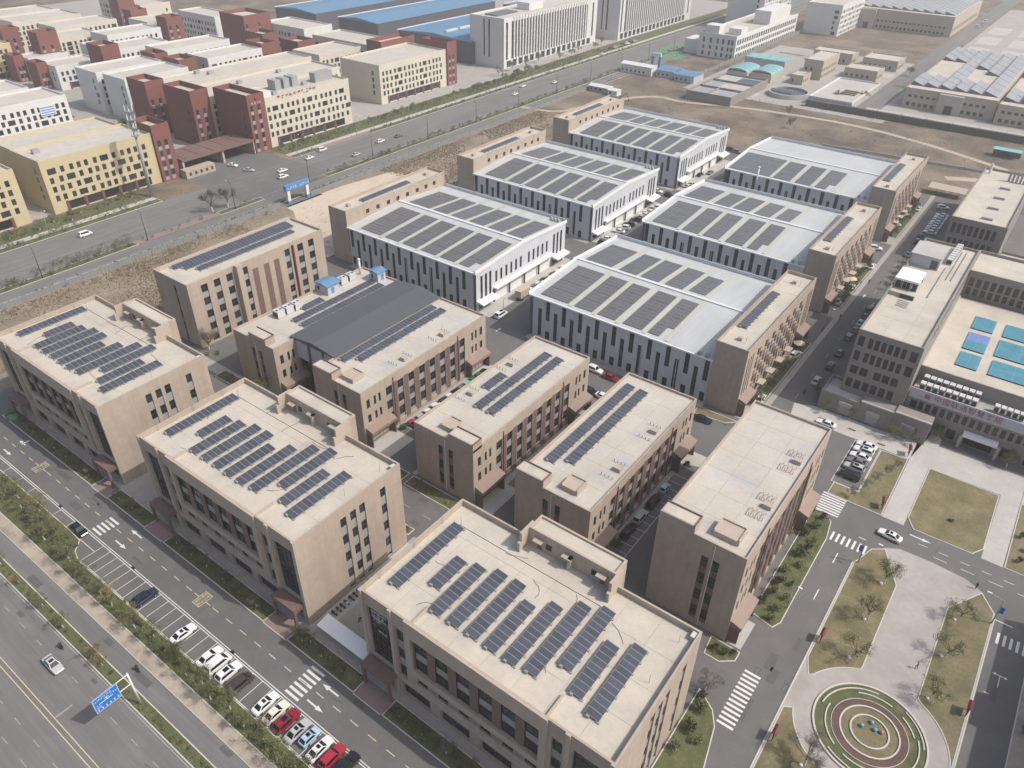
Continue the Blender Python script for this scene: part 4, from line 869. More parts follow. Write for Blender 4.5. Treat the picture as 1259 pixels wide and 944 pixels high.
    if lit:
        b = MB(); b.box(W, W + 1.5, 8.2, D - 8.2, 4.7, 5.2); b.build('canopy', ['white_paint'], root)
        for y_ in (.2, D - 7.8):
            b = MB(); b.poly([(W, y_, 3.6), (W + 2.6, y_, 3.1), (W + 2.6, y_ + 7.6, 3.1), (W, y_ + 7.6, 3.6)]); b.poly([(W + 2.6, y_, 2.8), (W + 2.6, y_ + 7.6, 2.8), (W + 2.6, y_ + 7.6, 3.1), (W + 2.6, y_, 3.1)]); b.poly([(W, y_, 2.8), (W + 2.6, y_, 2.8), (W + 2.6, y_, 3.1), (W, y_, 3.6)]); b.poly([(W, y_, 2.8), (W, y_ + 7.6, 2.8), (W + 2.6, y_ + 7.6, 2.8), (W + 2.6, y_, 2.8)])
            b.build('canopy', ['white_paint'], root)
        b = MB()
        for u in (8.5, 16.3, 24.3, 32.3, 40.2): b.box(W + .02, W + .35, u - .25, u + .25, 0, 4.7)
        b.build('column', ['dark_wall'], root)
    # skylight strips between the arrays
    xs = sorted({round(a[1], 1) for a in arrays if a[4]} | set())
    for a in arrays:
        if a[1] + 1.4 < W:
            u0, u1 = a[1] + .25, a[1] + 1.25; b = MB(); ya, yb = (.4, half - .7) if a[4] else (half + .7, D - .6)
            b.poly([(u0, ya, zf(ya) + .04), (u1, ya, zf(ya) + .04), (u1, yb, zf(yb) + .04), (u0, yb, zf(yb) + .04)]); b.build('skylight', ['skylight'], root)
    nf = nb = 0
    for a in arrays:
        if a[4]: lab = f'{ORD[nf]} solar array from the left on the near slope of {roofname}'; nf += 1
        else: lab = f'{ORD[nb]} solar array from the left on the far slope of {roofname}'; nb += 1
        solar_sheet(x0 + a[0], x0 + a[1], y0 + a[2], y0 + a[3], lambda q: zf(q - y0), lab, 'solar arrays on the workshop roofs', notch=a[5] if len(a) > 5 else None)
    b = MB()
    for i, (x, yy) in enumerate(((W - 3.6, D - 1.8), (W - 2.2, D - 1.8), (W - 5, D - 1.8))) if lit else enumerate(((W - 4, -.1), (W - 2, -.1))):
        p = MB(); p.box(x, x + .8, yy - .4, yy + .4, EAVE, EAVE + 1.0); p.tube((x + .4, yy, EAVE + 1), (x + .4, yy, EAVE + 1.35), .5, .25, 8); p.build('roof_fan', ['metal_grey'], root)
    return root
AL = [(4.3, 13.4, 1.4, 20.6, True), (15.3, 21.3, 1.4, 20.4, True), (22.9, 29.0, 1.4, 20.2, True), (30.6, 36.8, 1.4, 20.2, True), (38.4, 44.4, 1.4, 20.2, True), (46.0, 52.0, 1.4, 20.2, True, (1, 2)),
      (3.6, 13.0, 25.3, 41.0, False), (14.6, 20.8, 25.3, 41, False), (22.4, 28.6, 25.3, 41, False), (30.2, 36.4, 25.3, 41, False), (38.0, 44.2, 25.3, 41, False), (45.8, 52, 25.3, 41, False)]
AR = [(2.7, 11.9, 1.2, 20.5, True), (13.7, 19.5, 1.2, 20.6, True), (21.0, 26.6, 1.2, 20.6, True), (28.8, 34.6, 1.2, 21, True), (36.2, 41.2, 1.2, 21, True, (1, 3)),
      (2.2, 11.2, 24.9, 41, False), (13.5, 19.4, 25, 41, False), (20.5, 26.5, 25.3, 41.2, False), (28.2, 33.8, 25.5, 41, False), (35.4, 40.4, 26.3, 39.4, False)]
A3 = [(1.0, 17.6, .9, 19.8, True), (18.9, 25.6, .9, 19.4, True), (27.4, 33.4, .9, 19.6, True), (35.0, 41.2, .9, 19.6, True, (1, 3))]
workshop(-180.6, 154, 53.7, 47.6, 'white metal workshop, front left one, behind the grey metal roof', True, .6, AL, 'the front left workshop', 0)
workshop(-180.6, 219, 53.7, 48.2, 'white metal workshop in the middle of the left workshop column', True, .4, AL, 'the middle left workshop', 0)
workshop(-180.6, 286, 53.7, 48.2, 'white metal workshop at the far end of the left column, beside bare field', True, .4, AL, 'the far left workshop', 0)
workshop(-107.2, 154, 55.0, 47.8, 'largest-looking white workshop in the centre right, roof half bare metal', False, 5.4, AR, 'the front right workshop', 1)
workshop(-107.2, 219, 55.0, 48.0, 'white metal workshop in the middle of the right workshop column', False, 1.1, AR, 'the middle right workshop', 1)
workshop(-107.2, 286, 55.0, 48.4, 'white workshop at the far end of the right column, half its roof bare', False, 1.0, A3, 'the far right workshop', 1)
b = MB(); b.tube((0, 0, 0), (0, 0, 8.5), .35, .35, 8); b.tube((0, 0, 8.5), (0, 0, 8.9), .5, .5, 8); tag(b.build('flue', ['metal_white'], None, True, (-93.5, 284.6, 8)), 'white flue pipe rising in front of the far right workshop', 'flue')

# ================================================================ BROWN OFFICE ENDS OF THE WORKSHOPS
def endblock(x0, y0, W, D, h, label, face, arrlab):
    root = thing('office_wing', label, 'office wing', (x0, y0, 0), 0, 'brown office wings at the workshop ends'); zr = h - .9; Z = [(13.6, 15.9), (9.6, 11.9), (5.6, 7.9), (1.6, 3.9)]
    ops = {}
    if face == '+X':
        small = [1.2, 2.7, 4.2]; sm2 = [D - 1.9, D - 3.4, D - 4.9]; grid = [7.2 + 2.45 * i for i in range(int((D - 14.4) / 2.45) + 1)]
        ops['+X'] = [(u, u + .7, 5, 16, .2) for u in small + sm2] + [(u, u + 1.3, z0, z1, .25) for i_, u in enumerate(grid) for z0, z1 in ((a_ - 2.0 * (i_ % 2), c_ - 2.0 * (i_ % 2)) for a_, c_ in Z) if z0 > 0]
        ops['-X'] = [(u, u + 1.4, 15, 16.4, .15) for u in range(6, int(D) - 5, 6)]
    else:
        ops['+X'] = [(u, u + 1.5, 14.9, 16.4, .15) for u in (8.8, 13.6, 18.6, 23.2, 28.0, 33.0, 37.6, 42)]; ops['-X'] = [(3 + 3 * i, 4.6 + 3 * i, z0, z1, .2) for i in range(14) for z0, z1 in Z]
    shell(root, W, D, h, ops, zr=zr)
    if face == '+X':
        for u in small + sm2:
            for k in range(4): fill(root, '+X', W, D, u, u + .7, 5 + 2.75 * k, 7.75 + 2.75 * k, n=-.2, nx=1)
        rng = random.Random(int(y0))
        for i, u in enumerate(grid):
            for j, (z0, z1) in enumerate(Z):
                z0 -= 2.0 * (i % 2); z1 -= 2.0 * (i % 2)
                if z0 < 0: continue
                fill(root, '+X', W, D, u, u + 1.3, z0, z1, n=-.25, nx=1, nz=2)
                if z0 > 2: fill(root, '+X', W, D, u, u + 1.3, z0 - 1.6, z0 - .1, 'brown_panel', n=.03)
                if i < len(grid) - 1: fill(root, '+X', W, D, u + 1.45, u + 2.3, z0 - .1, z1 - .2, 'spandrel' if (i + j) % 2 else 'brown_panel', n=.03)
        for u0, u1 in ((.3, 7.2), (D - 7.2, D - .3)):
            p = MB(); a, c = W, W + 2.0; p.poly([(a, u0, 5.0), (c, u0, 4.3), (c, u1, 4.3), (a, u1, 5.0)]); p.poly([(c, u0, 3.6), (c, u1, 3.6), (c, u1, 4.3), (c, u0, 4.3)]); p.poly([(a, u0, 3.6), (c, u0, 3.6), (c, u0, 4.3), (a, u0, 5.0)]); p.poly([(c, u1, 3.6), (a, u1, 3.6), (a, u1, 5.0), (c, u1, 4.3)]); p.poly([(a, u0, 3.6), (a, u1, 3.6), (c, u1, 3.6), (c, u0, 3.6)]); p.build('canopy', ['canopy_stone'], root)
            for a_ in (u0, u1 - .4): p = MB(); p.box(W + .05, W + 1.9, a_ + .02, a_ + .3, 0, 3.58); p.build('canopy_wall', ['brown_panel'], root)
            fill(root, '+X', W, D, u0 + 1.2, u1 - 1.2, .1, 3.0, n=.03, nx=4, name='entrance_door')
        for o_ in ops['-X']: fill(root, '-X', W, D, *o_[:4])
        for u in (12, 18.5, 25, 31.5):
            p = MB(); p.box(W, W + 1.8, u, u + 2.8, 3.2, 3.45); p.build('door_hood', ['stone_trim'], root)
    else:
        for f in ('+X', '-X'):
            for o_ in ops[f]: fill(root, f, W, D, *o_[:4], nx=2)
    slab_roof(root, W, D, zr, .3, nx=1, ny=8)
    for yy in (4.5, D - 6):
        p = MB(); p.box(W / 2 - .6, W / 2 + .5, yy, yy + 1, zr, zr + .9); p.build('chimney', ['stone_trim'], root); p = MB(); p.tube((W / 2 + 1.6, yy, zr), (W / 2 + 1.6, yy, zr + 1.8), .05, .04, 5); p.build('lightning_rod', ['steel'], root)
    solar_row(x0 + (1.0 if face == '+X' else 3.2), y0 + 10.8, y0 + 33.6, zr, arrlab, 'solar arrays on the brown office wings', tilt=6)
for i, d in enumerate((0, 65.2, 131.2)):
    nm = ['nearest', 'middle', 'farthest'][i]
    endblock(-52.2, 153.6 + d, 8.2, 47.8, 18.9, f'brown office wing on the right-hand road, {nm} of the three in a line', '+X', f'dark solar array on the {nm} brown wing along the right-hand road')
    endblock(-188.9, 153.6 + d, 8.2, 48.4, 18.5, f'brown office wing on the dry field side, {nm} of the three in a line', 'L', f'dark solar array on the roof of the {nm} brown wing by the dry field')
# ================================================================ RIGHT-HAND COMPLEX: grey brick tower, podium with courts
Zt = [(17.7, 20.4), (13.6, 16.3), (9.9, 12.1), (5.8, 8.4)]
W, D, h = 14.6, 66.8, 22.0
root = thing('grey_brick_building', 'grey brick four-storey building with a long tan roof carrying white cabins', 'building', (-25.6, 174.6, 0))
cols = [(.5, 1.9)] + [(2.9 + 1.5 * i, 3.9 + 1.5 * i) for i in range(6)] + [(12.3, 13.9)]
ops = {'-Y': [(a, c, z0, z1, .2) for a, c in cols for z0, z1 in (Zt[0], Zt[1])] + [(.7, 2.5, *Zt[2], .2), (3.0, 4.8, *Zt[2], .2), (6.3, 7.9, *Zt[2], .2), (8.3, 9.9, *Zt[2], .2), (10.3, 11.9, *Zt[2], .2)] + [(.7 + 1.95 * i, 2.1 + 1.95 * i, *Zt[3], .2) for i in range(6)],
       '-X': [(2 + 4.1 * i, 4.4 + 4.1 * i, z0, z1, .2) for i in range(15) for z0, z1 in Zt], '+X': [(58 - 4.1 * i, 60 - 4.1 * i, 17.7, 20.2, .2) for i in range(12)]}
shell(root, W, D, h, ops, 'grey_brick', t=.35, zr=21.3)
for f, l in ops.items():
    for o_ in l: fill(root, f, W, D, *o_[:4], nx=2, nz=2)
slab_roof(root, W, D, 21.3, .35, nx=3, ny=12)
b = MB(); b.box(.4, 6.6, 24.3, 24.7, 21.3, 22.4); b.box(3.2, 6.5, 23.9, 24.28, 21.3, 22.3, 1); b.build('roof_kerb', ['grey_brick_pale', 'ac_dark'], root)
for i in range(4):
    b = MB(); b.tube((3.5, 19 + 1.1 * i, 21.5), (6.2, 18.6 + 1.1 * i, 21.5), .09, .09, 5); b.build('roof_pipe', ['steel'], root)
for k, (x0_, x1_, y0_, y1_) in enumerate(((10.6, 10.8, 42, 64), (11.8, 12, 42, 64), (9.0, 9.2, 28, 50))):
    b = MB(); b.box(x0_, x1_, y0_, y1_, 21.35, 21.55); b.build('roof_pipe', ['steel'], root)
t = thing('roof_cabin', 'white flat-roofed cabin on columns on the long tan roof', 'cabin', (-25.4, 203.8, 21.3), 0, 'cabins on the long tan roof')
b = MB(); b.box(0, 6, 0, 8, 2.3, 2.8); b.build('roof', ['white_paint'], t)
for x in (.2, 2, 4, 5.6):
    for y_ in (.2, 7.5): b = MB(); b.box(x, x + .25, y_, y_ + .25, 0, 2.3); b.build('post', ['metal_grey'], t)
for i in range(4): b = MB(); b.box(.3 + 1.4 * i, 1.4 + 1.4 * i, .5, 2.0, .1, 1.7); b.build('pump', ['ac_dark'], t)
t = thing('roof_cabin', 'grey stair cabin with a pale roof at the far end of the tan roof', 'cabin', (-25.4, 221, 21.3), 0, 'cabins on the long tan roof')
b = MB(); b.box(0, 7.4, 0, 9.4, 0, 3.4); b.build('wall', ['sign_grey'], t); b = MB(); b.box(-.3, 7.7, -.3, 9.7, 3.4, 3.6); b.build('roof', ['concrete_pale'], t); fill(t, '-Y', 7.4, 9, 5.2, 7, .2, 2.6, 'dark_wall', n=.03, name='door')
for i in range(8): ac_unit(-17.2 + .05 * i, 227 + 1.7 * i, 21.3, 1.5, 1.3, 1.7, f'small white air unit, {ORD[i]} of a line on the tan roof', 'air units on the tan roof', 1)
# low annexe walls at its foot
t = thing('low_annexe', 'low blank grey annexe with three pale shutters at the foot of the brick building', 'annexe', (-29.0, 170.4, 0))
shell(t, 9.5, 9, 5.0, {}, 'grey_brick', zr=4.2, t=.35); b = MB(); b.box(.36, 9.1, .36, 8.6, 4.1, 4.2); b.build('roof', ['concrete_pale'], t)
b = MB(); b.box(9.52, 17.3, .1, 3.9, 0, 5.4); b.box(17.32, 25.4, .0, 3.9, 0, 5.9); b.build('wall', ['grey_brick'], t); b = MB(); b.box(9.5, 17.3, 0.0, .45, 5.4, 5.75); b.box(17.3, 25.5, -.1, .4, 5.9, 6.2); b.build('coping', ['grey_brick_pale'], t)
for u in (5.0, 11.6, 19.6):
    fill(t, '-Y', 30, 9, u, u + 2.6, .2, 2.6, 'metal_grey', n=.06 if u < 17 else .12, name='shutter_door'); b = MB(); b.box(u - .2, u + 2.9, -.5, -.02 if u < 9 else .08, 2.8, 3.8); b.build('shutter_box', ['grey_brick_pale'], t)
# podium
W, D = 52., 53.
root = thing('podium_building', 'grey podium building with blue roof courts and a red-lettered white banner', 'building', (-10.9, 176, 0))
wn = [1.0] + [2.9 + 1.62 * i for i in range(30)]
ops = [(u, u + (1.5 if i == 0 else 1.0), 5.3, 7.6, .2) for i, u in enumerate(wn)] + [(u, u + 2.0, .3, 3.2, .3) for u in (10.5, 22.2, 27)] + [(14.5, 20.6, .1, 3.3, .8)]
b = MB(); wall_face(b, '-Y', W, D, W, 9.0, ops, .2); b.box(0, W, 7.6, 7.9, 9.0, 12.9); b.poly([(0, D, 0), (0, 0, 0), (0, 0, 9), (0, D, 9)]); b.box(-.3, 0, 7.6, D, 9, 12.9); b.build('wall', ['grey_brick'], root)
for o_ in ops: fill(root, '-Y', W, D, *o_[:4], 'w', n=-.2 if o_[1] - o_[0] < 3 else -.7, nx=2 if o_[1] - o_[0] < 3 else 8, nz=2)
b = MB(); b.box(13.9, 21.2, -1.8, -.02, 3.4, 4.2); b.build('entrance_canopy', ['white_paint'], root)
for u in (13.5, 21.3): b = MB(); b.box(u, u + .6, -1.6, -1.0, 0, 3.4); b.build('entrance_column', ['grey_brick_pale'], root)
b = MB(); b.box(.3, W, .3, 7.55, 8.95, 9.0); b.build('terrace', ['concrete'], root)
slab_roof(root, W, 45, 0, 0, nx=1, ny=1).location = (0, 7.95, 12.4)
b = MB(); b.box(0, W, 7.91, 8.25, 12.35, 12.88); b.box(0, .35, 8.26, D, 12.35, 12.88); b.build('parapet', ['grey_brick_pale'], root)
b = MB(); b.box(.15, W, -.25, -.02, 8.3, 10.9); ban = b.build('banner_sign', ['sign_grey'], root)
for i, ch in enumerate("中国联通智慧客服"):
    me = text_mesh(ch, 1.75); me.materials.clear(); me.materials.append(M['sign_red']); o = link('lettering', me, ban, (6.4 + 1.83 * i, -.27, 9.6)); o.rotation_euler = (PI / 2, 0, 0)
# interlaced red knot emblem in front of the letters
b = MB()
for dx in (-.36, 0, .36):
    b.box(4.1 + dx - .07, 4.1 + dx + .07, -.3, -.26, 9.0, 10.2)
for dz in (-.36, 0, .36): b.box(3.5, 4.7, -.33, -.301, 9.6 + dz - .07, 9.6 + dz + .07)
b.build('emblem', ['sign_red'], ban); b = MB(); b.box(2.0, 3.0, -.3, -.26, 9.5, 9.62); b.box(2.3, 3.1, -.3, -.26, 9.2, 9.3); b.build('emblem', ['metal_grey'], ban)
n_ = 0
for r_, (yy, k) in enumerate(((178.6, 9), (181.4, 9))):
    for i in range(k):
        ac_unit(-9.4 + 1.42 * i + .1 * r_, yy, 9.0 if r_ == 0 else 9.4, 1.2, 1.5, 2.0, f'silver air unit, {ORD[i]} from the left in the {["front", "back"][r_]} row above the banner', 'air units above the banner', 1)
for i in range(5): ac_unit(6.6 + 1.3 * i, 179.2, 9.2, 1.1, 1.4, 1.9, f'silver air unit, {ORD[i]} in the small group at the photo edge', 'air units above the banner', 1)
CT = [(-4.9, .2, 211.5, 219.2), (-4.7, .3, 199.2, 209), (-4.5, .3, 189.7, 197.3), (2.5, 13, 211.6, 219.2), (2.4, 13, 200.0, 209.4), (2.7, 13, 189.7, 197.6)]
CL = ['far left one of the blue roof courts, behind two others', 'blue roof court with a violet-striped half, middle of the left column', 'near left one of the blue roof courts, above the air units', 'far one of the wide blue roof courts on the right', 'middle one of the wide blue roof courts on the right', 'near one of the wide blue roof courts on the right']
for (x0_, x1_, y0_, y1_), lab in zip(CT, CL):
    t = thing('sports_court', lab, 'sports court', (x0_, y0_, 12.42), 0, 'blue sports courts on the podium roof'); w_, d_ = x1_ - x0_, y1_ - y0_
    b = MB(); b.box(0, w_, 0, d_, 0, .22); b.build('court_mat', ['court_blue'], t); b = MB()
    for q in ((.3, w_ - .3, .3, .36), (.3, w_ - .3, d_ - .36, d_ - .3), (.3, .36, .3, d_ - .3), (w_ - .36, w_ - .3, .3, d_ - .3), (.3, w_ - .3, d_ / 2 - .03, d_ / 2 + .03), (w_ / 2 - .03, w_ / 2 + .03, .3, d_ - .3)): b.box(*q, .22, .226)
    b.build('court_line', ['court_line'], t)
    if 'violet' in lab: b = MB(); b.box(.05, w_ - .05, d_ * .52, d_ - .05, .2, .224); b.build('violet_half', ['court_violet'], t)
    b = MB(); b.box(.0, w_, -.12, -.01, 0, .25); b.build('court_edge', ['rubber'], t)
# block behind the courts and the long north block
def brickblock(x0, y0, W, D, h, label, rows, pit=1.75, ww=1.05, sides=('-Y',), roof='roof_tan', z0=0):
    root = thing('grey_brick_building', label, 'building', (x0, y0, 0)); ops = {}
    for f in sides:
        U = W if 'Y' in f else D; ops[f] = [(1.0 + pit * i, 1.0 + ww + pit * i, a, c, .2) for i in range(int((U - 1.5) / pit)) for a, c in rows]
    shell(root, W, D, h, ops, 'grey_brick', t=.35, zr=h - .8, z0=z0)
    for f, l in ops.items():
        for o_ in l: fill(root, f, W, D, *o_[:4], nx=2, nz=2)
    slab_roof(root, W, D, h - .8, .35, roof, nx=max(2, int(W / 8)), ny=max(2, int(D / 8))); return root
brickblock(-11.2, 230.4, 52, 16.4, 20.2, 'grey brick block behind the blue roof courts', [(15.6, 18.2), (13.0, 15.2)], 1.85, 1.2)
nb = brickblock(-24.6, 281.6, 17.0, 62, 16.0, 'long grey brick block at the far end of the right-hand road, chimneys at its back', [(10.4, 14.0), (5.2, 8.8)], 1.75, 1.15, ('-Y', '-X'))
for y_ in (5.5, 17, 29, 41):
    b = MB(); b.box(8.2, 11.6, y_, y_ + .9, 15.2, 15.9); b.build('roof_vent', ['metal_grey'], nb)
for i in range(6):
    b = MB(); b.tube((9.5 + 1.25 * i, 52, 15.2), (9.5 + 1.25 * i, 52, 19.5 - .2 * (i % 2)), .4, .35, 8); b.build('chimney', ['metal_grey'], nb)
b = MB(); b.tube((2.2, 57, 15.2), (2.2, 57, 19), .45, .4, 8); b.build('chimney', ['metal_white'], nb)
brickblock(-7.0, 262, 48, 18, 9.0, 'low tan-roofed block between the long brick block and the photo edge', [(5, 7.4)], 2.2, 1.2)
root = brickblock(37.4, 48, 20, 84, 21.0, 'tall building just outside the right edge, its shade lying on the road', [(16, 18.4), (11.8, 14.2), (7.6, 10), (3.2, 5.8)], 4.2, 2.4, ('-X',))
for y0_, y1_ in ((57.6, 64.6), (32, 48), (14, 24)): b = MB(); b.box(-1.3, -.01, y0_, y1_, 0, 21.0); b.build('bay', ['grey_brick'], root)
# carport at the end of the road
t = thing('carport', 'long yellow-roofed carport across the end of the right-hand road', 'carport', (-42.5, 347, 0)); b = MB()
b.poly([(0, 0, 2.7), (14.2, 0, 2.7), (14.2, 6, 3.3), (0, 6, 3.3)]); b.poly([(0, 6, 3.2), (14.2, 6, 3.2), (14.2, 0, 2.6), (0, 0, 2.6)]); b.poly([(0, 0, 2.6), (14.2, 0, 2.6), (14.2, 0, 2.7), (0, 0, 2.7)]); b.build('roof', ['stone_trim'], t)
for i in range(6): b = MB(); b.box(.3 + 2.7 * i, .5 + 2.7 * i, 5.2, 5.4, 0, 3.1); b.build('post', ['metal_grey'], t)

# ================================================================ OLD FACTORY DISTRICT ACROSS THE HIGHWAY
_rng = random.Random(7)
def bar(x0, x1, y0, y1, h, wall, label, rows=4, gf=True, side='+X', win=True, group='blocks of the district across the highway', z_first=None, boxes=0):
    W, D = x1 - x0, y1 - y0; root = thing('factory_block', label, 'building', (x0, y0, 0), 0, group); zr = h - .9
    fh = (h - 2.6 - (4.2 if gf else .6)) / rows; base = 4.4 if gf else .8; ops = {}; kinds = []
    for f in (side, '-Y' if side == '+X' else '+X'):
        U = W if 'Y' in f else D; l = []
        for r in range(rows):
            u = 2.0; z0 = base + r * fh
            ph = _rng.randint(0, 5); i = 0
            while u < U - 2.6:
                wide = (i + ph) % 6 == 5; w_ = 3.2 if wide else 1.5
                if f != side and not (2 < u < 4 or abs(u - U + 5) < 1.2): u += 2.2; i += 1; continue
                l.append((round(u, 2), round(u + w_, 2), z0, z0 + 2.25, .22)); u += w_ + ((1.3 if (i + ph) % 3 else 2.0) if not wide else 1.6); i += 1
        if gf and f == side:
            u = 6.0
            while u < U - 6: l.append((u, u + 6.0, .3, 3.6, .5)); u += 7.0
        ops[f] = l if win else []
    shell(root, W, D, h, ops, wall, t=.35, zr=zr)
    for f, l in ops.items():
        for o_ in l: fill(root, f, W, D, *o_[:4], 'f', n=-.15 if o_[1] - o_[0] < 4 else -.45)
    if gf and win:
        for u in [5.0 + 7.0 * i for i in range(int((D if side == '+X' else W) / 7)) if 5 + 7 * i < (D if side == '+X' else W) - 5]:
            b = MB(); fbox(b, side, W, D, u + .05, u + .95, 0, 3.9, .02, .4); b.build('pier', ['red_wall'], root)
    b = MB(); b.box(.4, W - .4, .4, D - .4, zr - .05, zr); b.build('roof', ['far_roof'], root)
    for i in range(boxes):
        b = MB(); x, y_ = _rng.uniform(2, W - 4), _rng.uniform(2, D - 5); b.box(x, x + 1.8, y_, y_ + 2.4, zr, zr + 1.6); b.build('roof_box', ['metal_grey'], root)
    return root
def tower(x0, x1, y0, y1, h, label, win=True):
    W, D = x1 - x0, y1 - y0; root = thing('red_stair_tower', label, 'stair tower', (x0, y0, 0), 0, 'red stair towers of the district'); Z = [2 + 4.1 * i for i in range(int((h - 5) / 4.1))]
    ops = {'+X': [(u, u + 1.5, z, z + 2.4, .2) for u in (1.2, D / 2 + .3) for z in Z] if D > 5 else [], '-Y': [(W - 4.5, W - 3.5, z, z + 2.0, .2) for z in Z] if W > 8 else []} if win else {}
    shell(root, W, D, h, ops, 'red_wall', t=.4, zr=h - 2.2)
    for f, l in ops.items():
        for o_ in l:
            fill(root, f, W, D, *o_[:4], 'f', n=-.15)
            if f == '+X': fill(root, f, W, D, o_[0], o_[1], o_[2] - 1.5, o_[2] - .05, 'spandrel', n=.03)
    b = MB(); b.box(.45, W - .45, .45, D - .45, h - 2.25, h - 2.2); b.build('roof', ['far_roof'], root); return root
bar(-319, -298, 113.5, 158, 20.2, 'yellow_wall', 'yellow block with rows of dark windows beside the highway, red tower at its end', boxes=1)
bar(-346, -322, 117, 161, 17.5, 'yellow_wall', 'lower yellow block with a wide pale roof behind the highway one', win=False, gf=False)
bar(-320, -297.5, 58, 104.5, 20.2, 'yellow_wall', 'yellow block cut by the left photo edge beside the highway', boxes=1)
bar(-345, -322.5, 58, 108, 17.5, 'yellow_wall', 'lower yellow block at the left photo edge, behind the highway one', gf=False)
tower(-312, -297, 158.2, 166, 23.0, 'red stair tower between the yellow block and the gate canopy')
a_ = bar(-320, -299, 214, 266, 21.6, 'cream_wall', 'cream block with a line of red letters on its roof edge', boxes=2)
_tw = tower(-321, -297, 204.5, 213.8, 25.5, 'red stair tower at the near end of the cream lettered block, beside the gate')
b = MB(); b.sphere((0, 0, 0), .55, 10, 6); b.build('emblem', ['sign_red'], _tw, True, (24.1, 4.6, 23.6)); b = MB(); glyphs(b, 0, 0, 1.0, 4, 1.5, 0, seed=3); o = b.build('lettering', ['metal_white'], _tw, False, (24.05, 2.0, 21.2)); o.rotation_euler = (0, 0, PI / 2)
b = MB()
glyphs(b, 0, 0, 1.7, 10, 2.35, 0, seed=11); o = b.build('lettering', ['sign_red'], a_, False, (21.3, 8, 20.2)); o.rotation_euler = (0, 0, PI / 2)
for i in range(3):
    b = MB(); b.box(5, 10.5, 16 + i * 5, 19.4 + i * 5, 20.7, 25.2); b.build('cooling_tower', ['metal_grey'], a_)
b = MB(); b.box(12, 16, 3, 9, 20.7, 23); b.build('roof_cabin', ['metal_white'], a_); b = MB(); b.box(9, 13, 38, 49, 20.7, 25); b.build('stair_cabin', ['spandrel'], a_)
bar(-347, -325, 204, 284, 20.6, 'cream_wall', 'second cream block from the highway, behind the lettered one', boxes=2); tower(-345, -324, 194.5, 203.7, 25.0, 'red stair tower with a grey vent strip, second from the gate')
bar(-374, -354, 201, 290, 20.6, 'cream_wall', 'third cream block from the highway', boxes=2); tower(-369, -354, 191, 200.7, 25.0, 'red stair tower, third from the gate canopy')
bar(-404, -384, 197.5, 233, 20.4, 'white_render', 'white block whose near end faces the camera beside a small garden'); tower(-406, -392, 233.2, 243.5, 22.5, 'small red tower behind the white block near the garden')
bar(-428, -407.5, 196, 233, 20.4, 'white_render', 'white block farther from the highway than its garden twin'); tower(-428, -414, 233.2, 241, 22.5, 'small red tower at the end of the second white block')
bar(-412, -393, 251, 287, 20.4, 'white_render', 'white block between two small red towers in mid district'); tower(-408, -393, 287.2, 298, 22.5, 'small red tower past the mid district white block')
bar(-450, -430, 249, 292, 20.0, 'white_render', 'white block in the inner row of the district')
bar(-380, -357, 298, 330, 19.5, 'cream_wall', 'cream block behind the cooling towers'); 
bar(-407, -385, 132, 168.5, 19.0, 'white_render', 'white block with a blue-striped panel behind the yellow blocks', boxes=1)
bar(-434, -411, 126, 164, 19.0, 'white_render', 'white block behind the blue-striped one at the left photo edge')
bar(-462, -438, 120, 160, 18.0, 'white_render', 'farther white block at the left photo edge')
tower(-407, -390, 121, 131.6, 19.5, 'red tower at the left photo edge beside the white block')
for (x0_, x1_, y0_, y1_, s) in ((-516, -501, 205, 228, 'left'), (-489, -470, 205, 231, 'right')):
    bar(x0_, x1_, y0_, y1_, 13, 'white_render', f'small white villa-like block with a red end wall, {s} of the pair', rows=2); tower(x0_ - 1, x0_ + 10, y0_ - 6, y0_ - .2, 14.5, f'red end wall of the {s} small white block')
tower(-462, -447, 221.5, 232, 24, 'square red tower in the inner district'); bar(-478, -457, 236, 268, 19, 'white_render', 'white block behind the square red tower')
bar(-518, -498, 253, 289, 19, 'white_render', 'white block in the fourth row of the district'); bar(-500, -481, 236, 246, 17, 'white_render', 'short grey-white block in the inner district')
bar(-546, -521, 186, 206, 19, 'yellow_wall', 'yellow corner block far at the left photo edge'); tower(-520, -509, 217, 229, 24, 'tall red tower far at the left'); tower(-553, -543, 212, 222, 23, 'red tower farthest left in the photo'); bar(-545, -521, 230, 262, 17, 'cream_wall', 'cream block behind the tall red tower at far left')
bar(-610, -583, 236, 282, 19, 'cream_wall', 'long cream roof at far left'); bar(-640, -613, 236, 280, 19, 'cream_wall', 'farthest long cream roof at far left'); bar(-575, -552, 248, 290, 18, 'cream_wall', 'cream roof beside the long cream ones'); tower(-560, -550, 300, 312, 22, 'red tower in the far left rows'); bar(-548, -525, 296, 322, 18, 'cream_wall', 'far cream block beside a red tower'); tower(-520, -508, 300, 312, 22, 'red tower among the far cream roofs')
bar(-640, -582, 326, 350, 19, 'cream_wall', 'far yellowish block with its end wall lit at the top of the photo', side='-Y', gf=False); tower(-600, -588, 313, 325.6, 24, 'red tower in front of the far yellowish block')
bar(-546, -503, 333, 352, 19, 'white_render', 'far grey-white block facing the camera at the top', side='-Y', gf=False); tower(-480, -455, 322, 343, 26, 'broad red tower with pale lettering at the top of the district')
bar(-466, -424, 344, 368, 19, 'white_render', 'white block with a blue-striped panel at its corner, top of the district', side='-Y', gf=False); tower(-440, -422, 310, 322, 21, 'low red frame tower before the striped white block'); tower(-404, -388, 309, 322, 21, 'low red frame tower in front of the far cream block')
bar(-409, -355, 338, 362, 18.5, 'cream_wall', 'cream block between red towers near the blue sheds', side='-Y', gf=False); tower(-353, -341, 331, 359, 23.5, 'plain red tower beside the blue sheds')
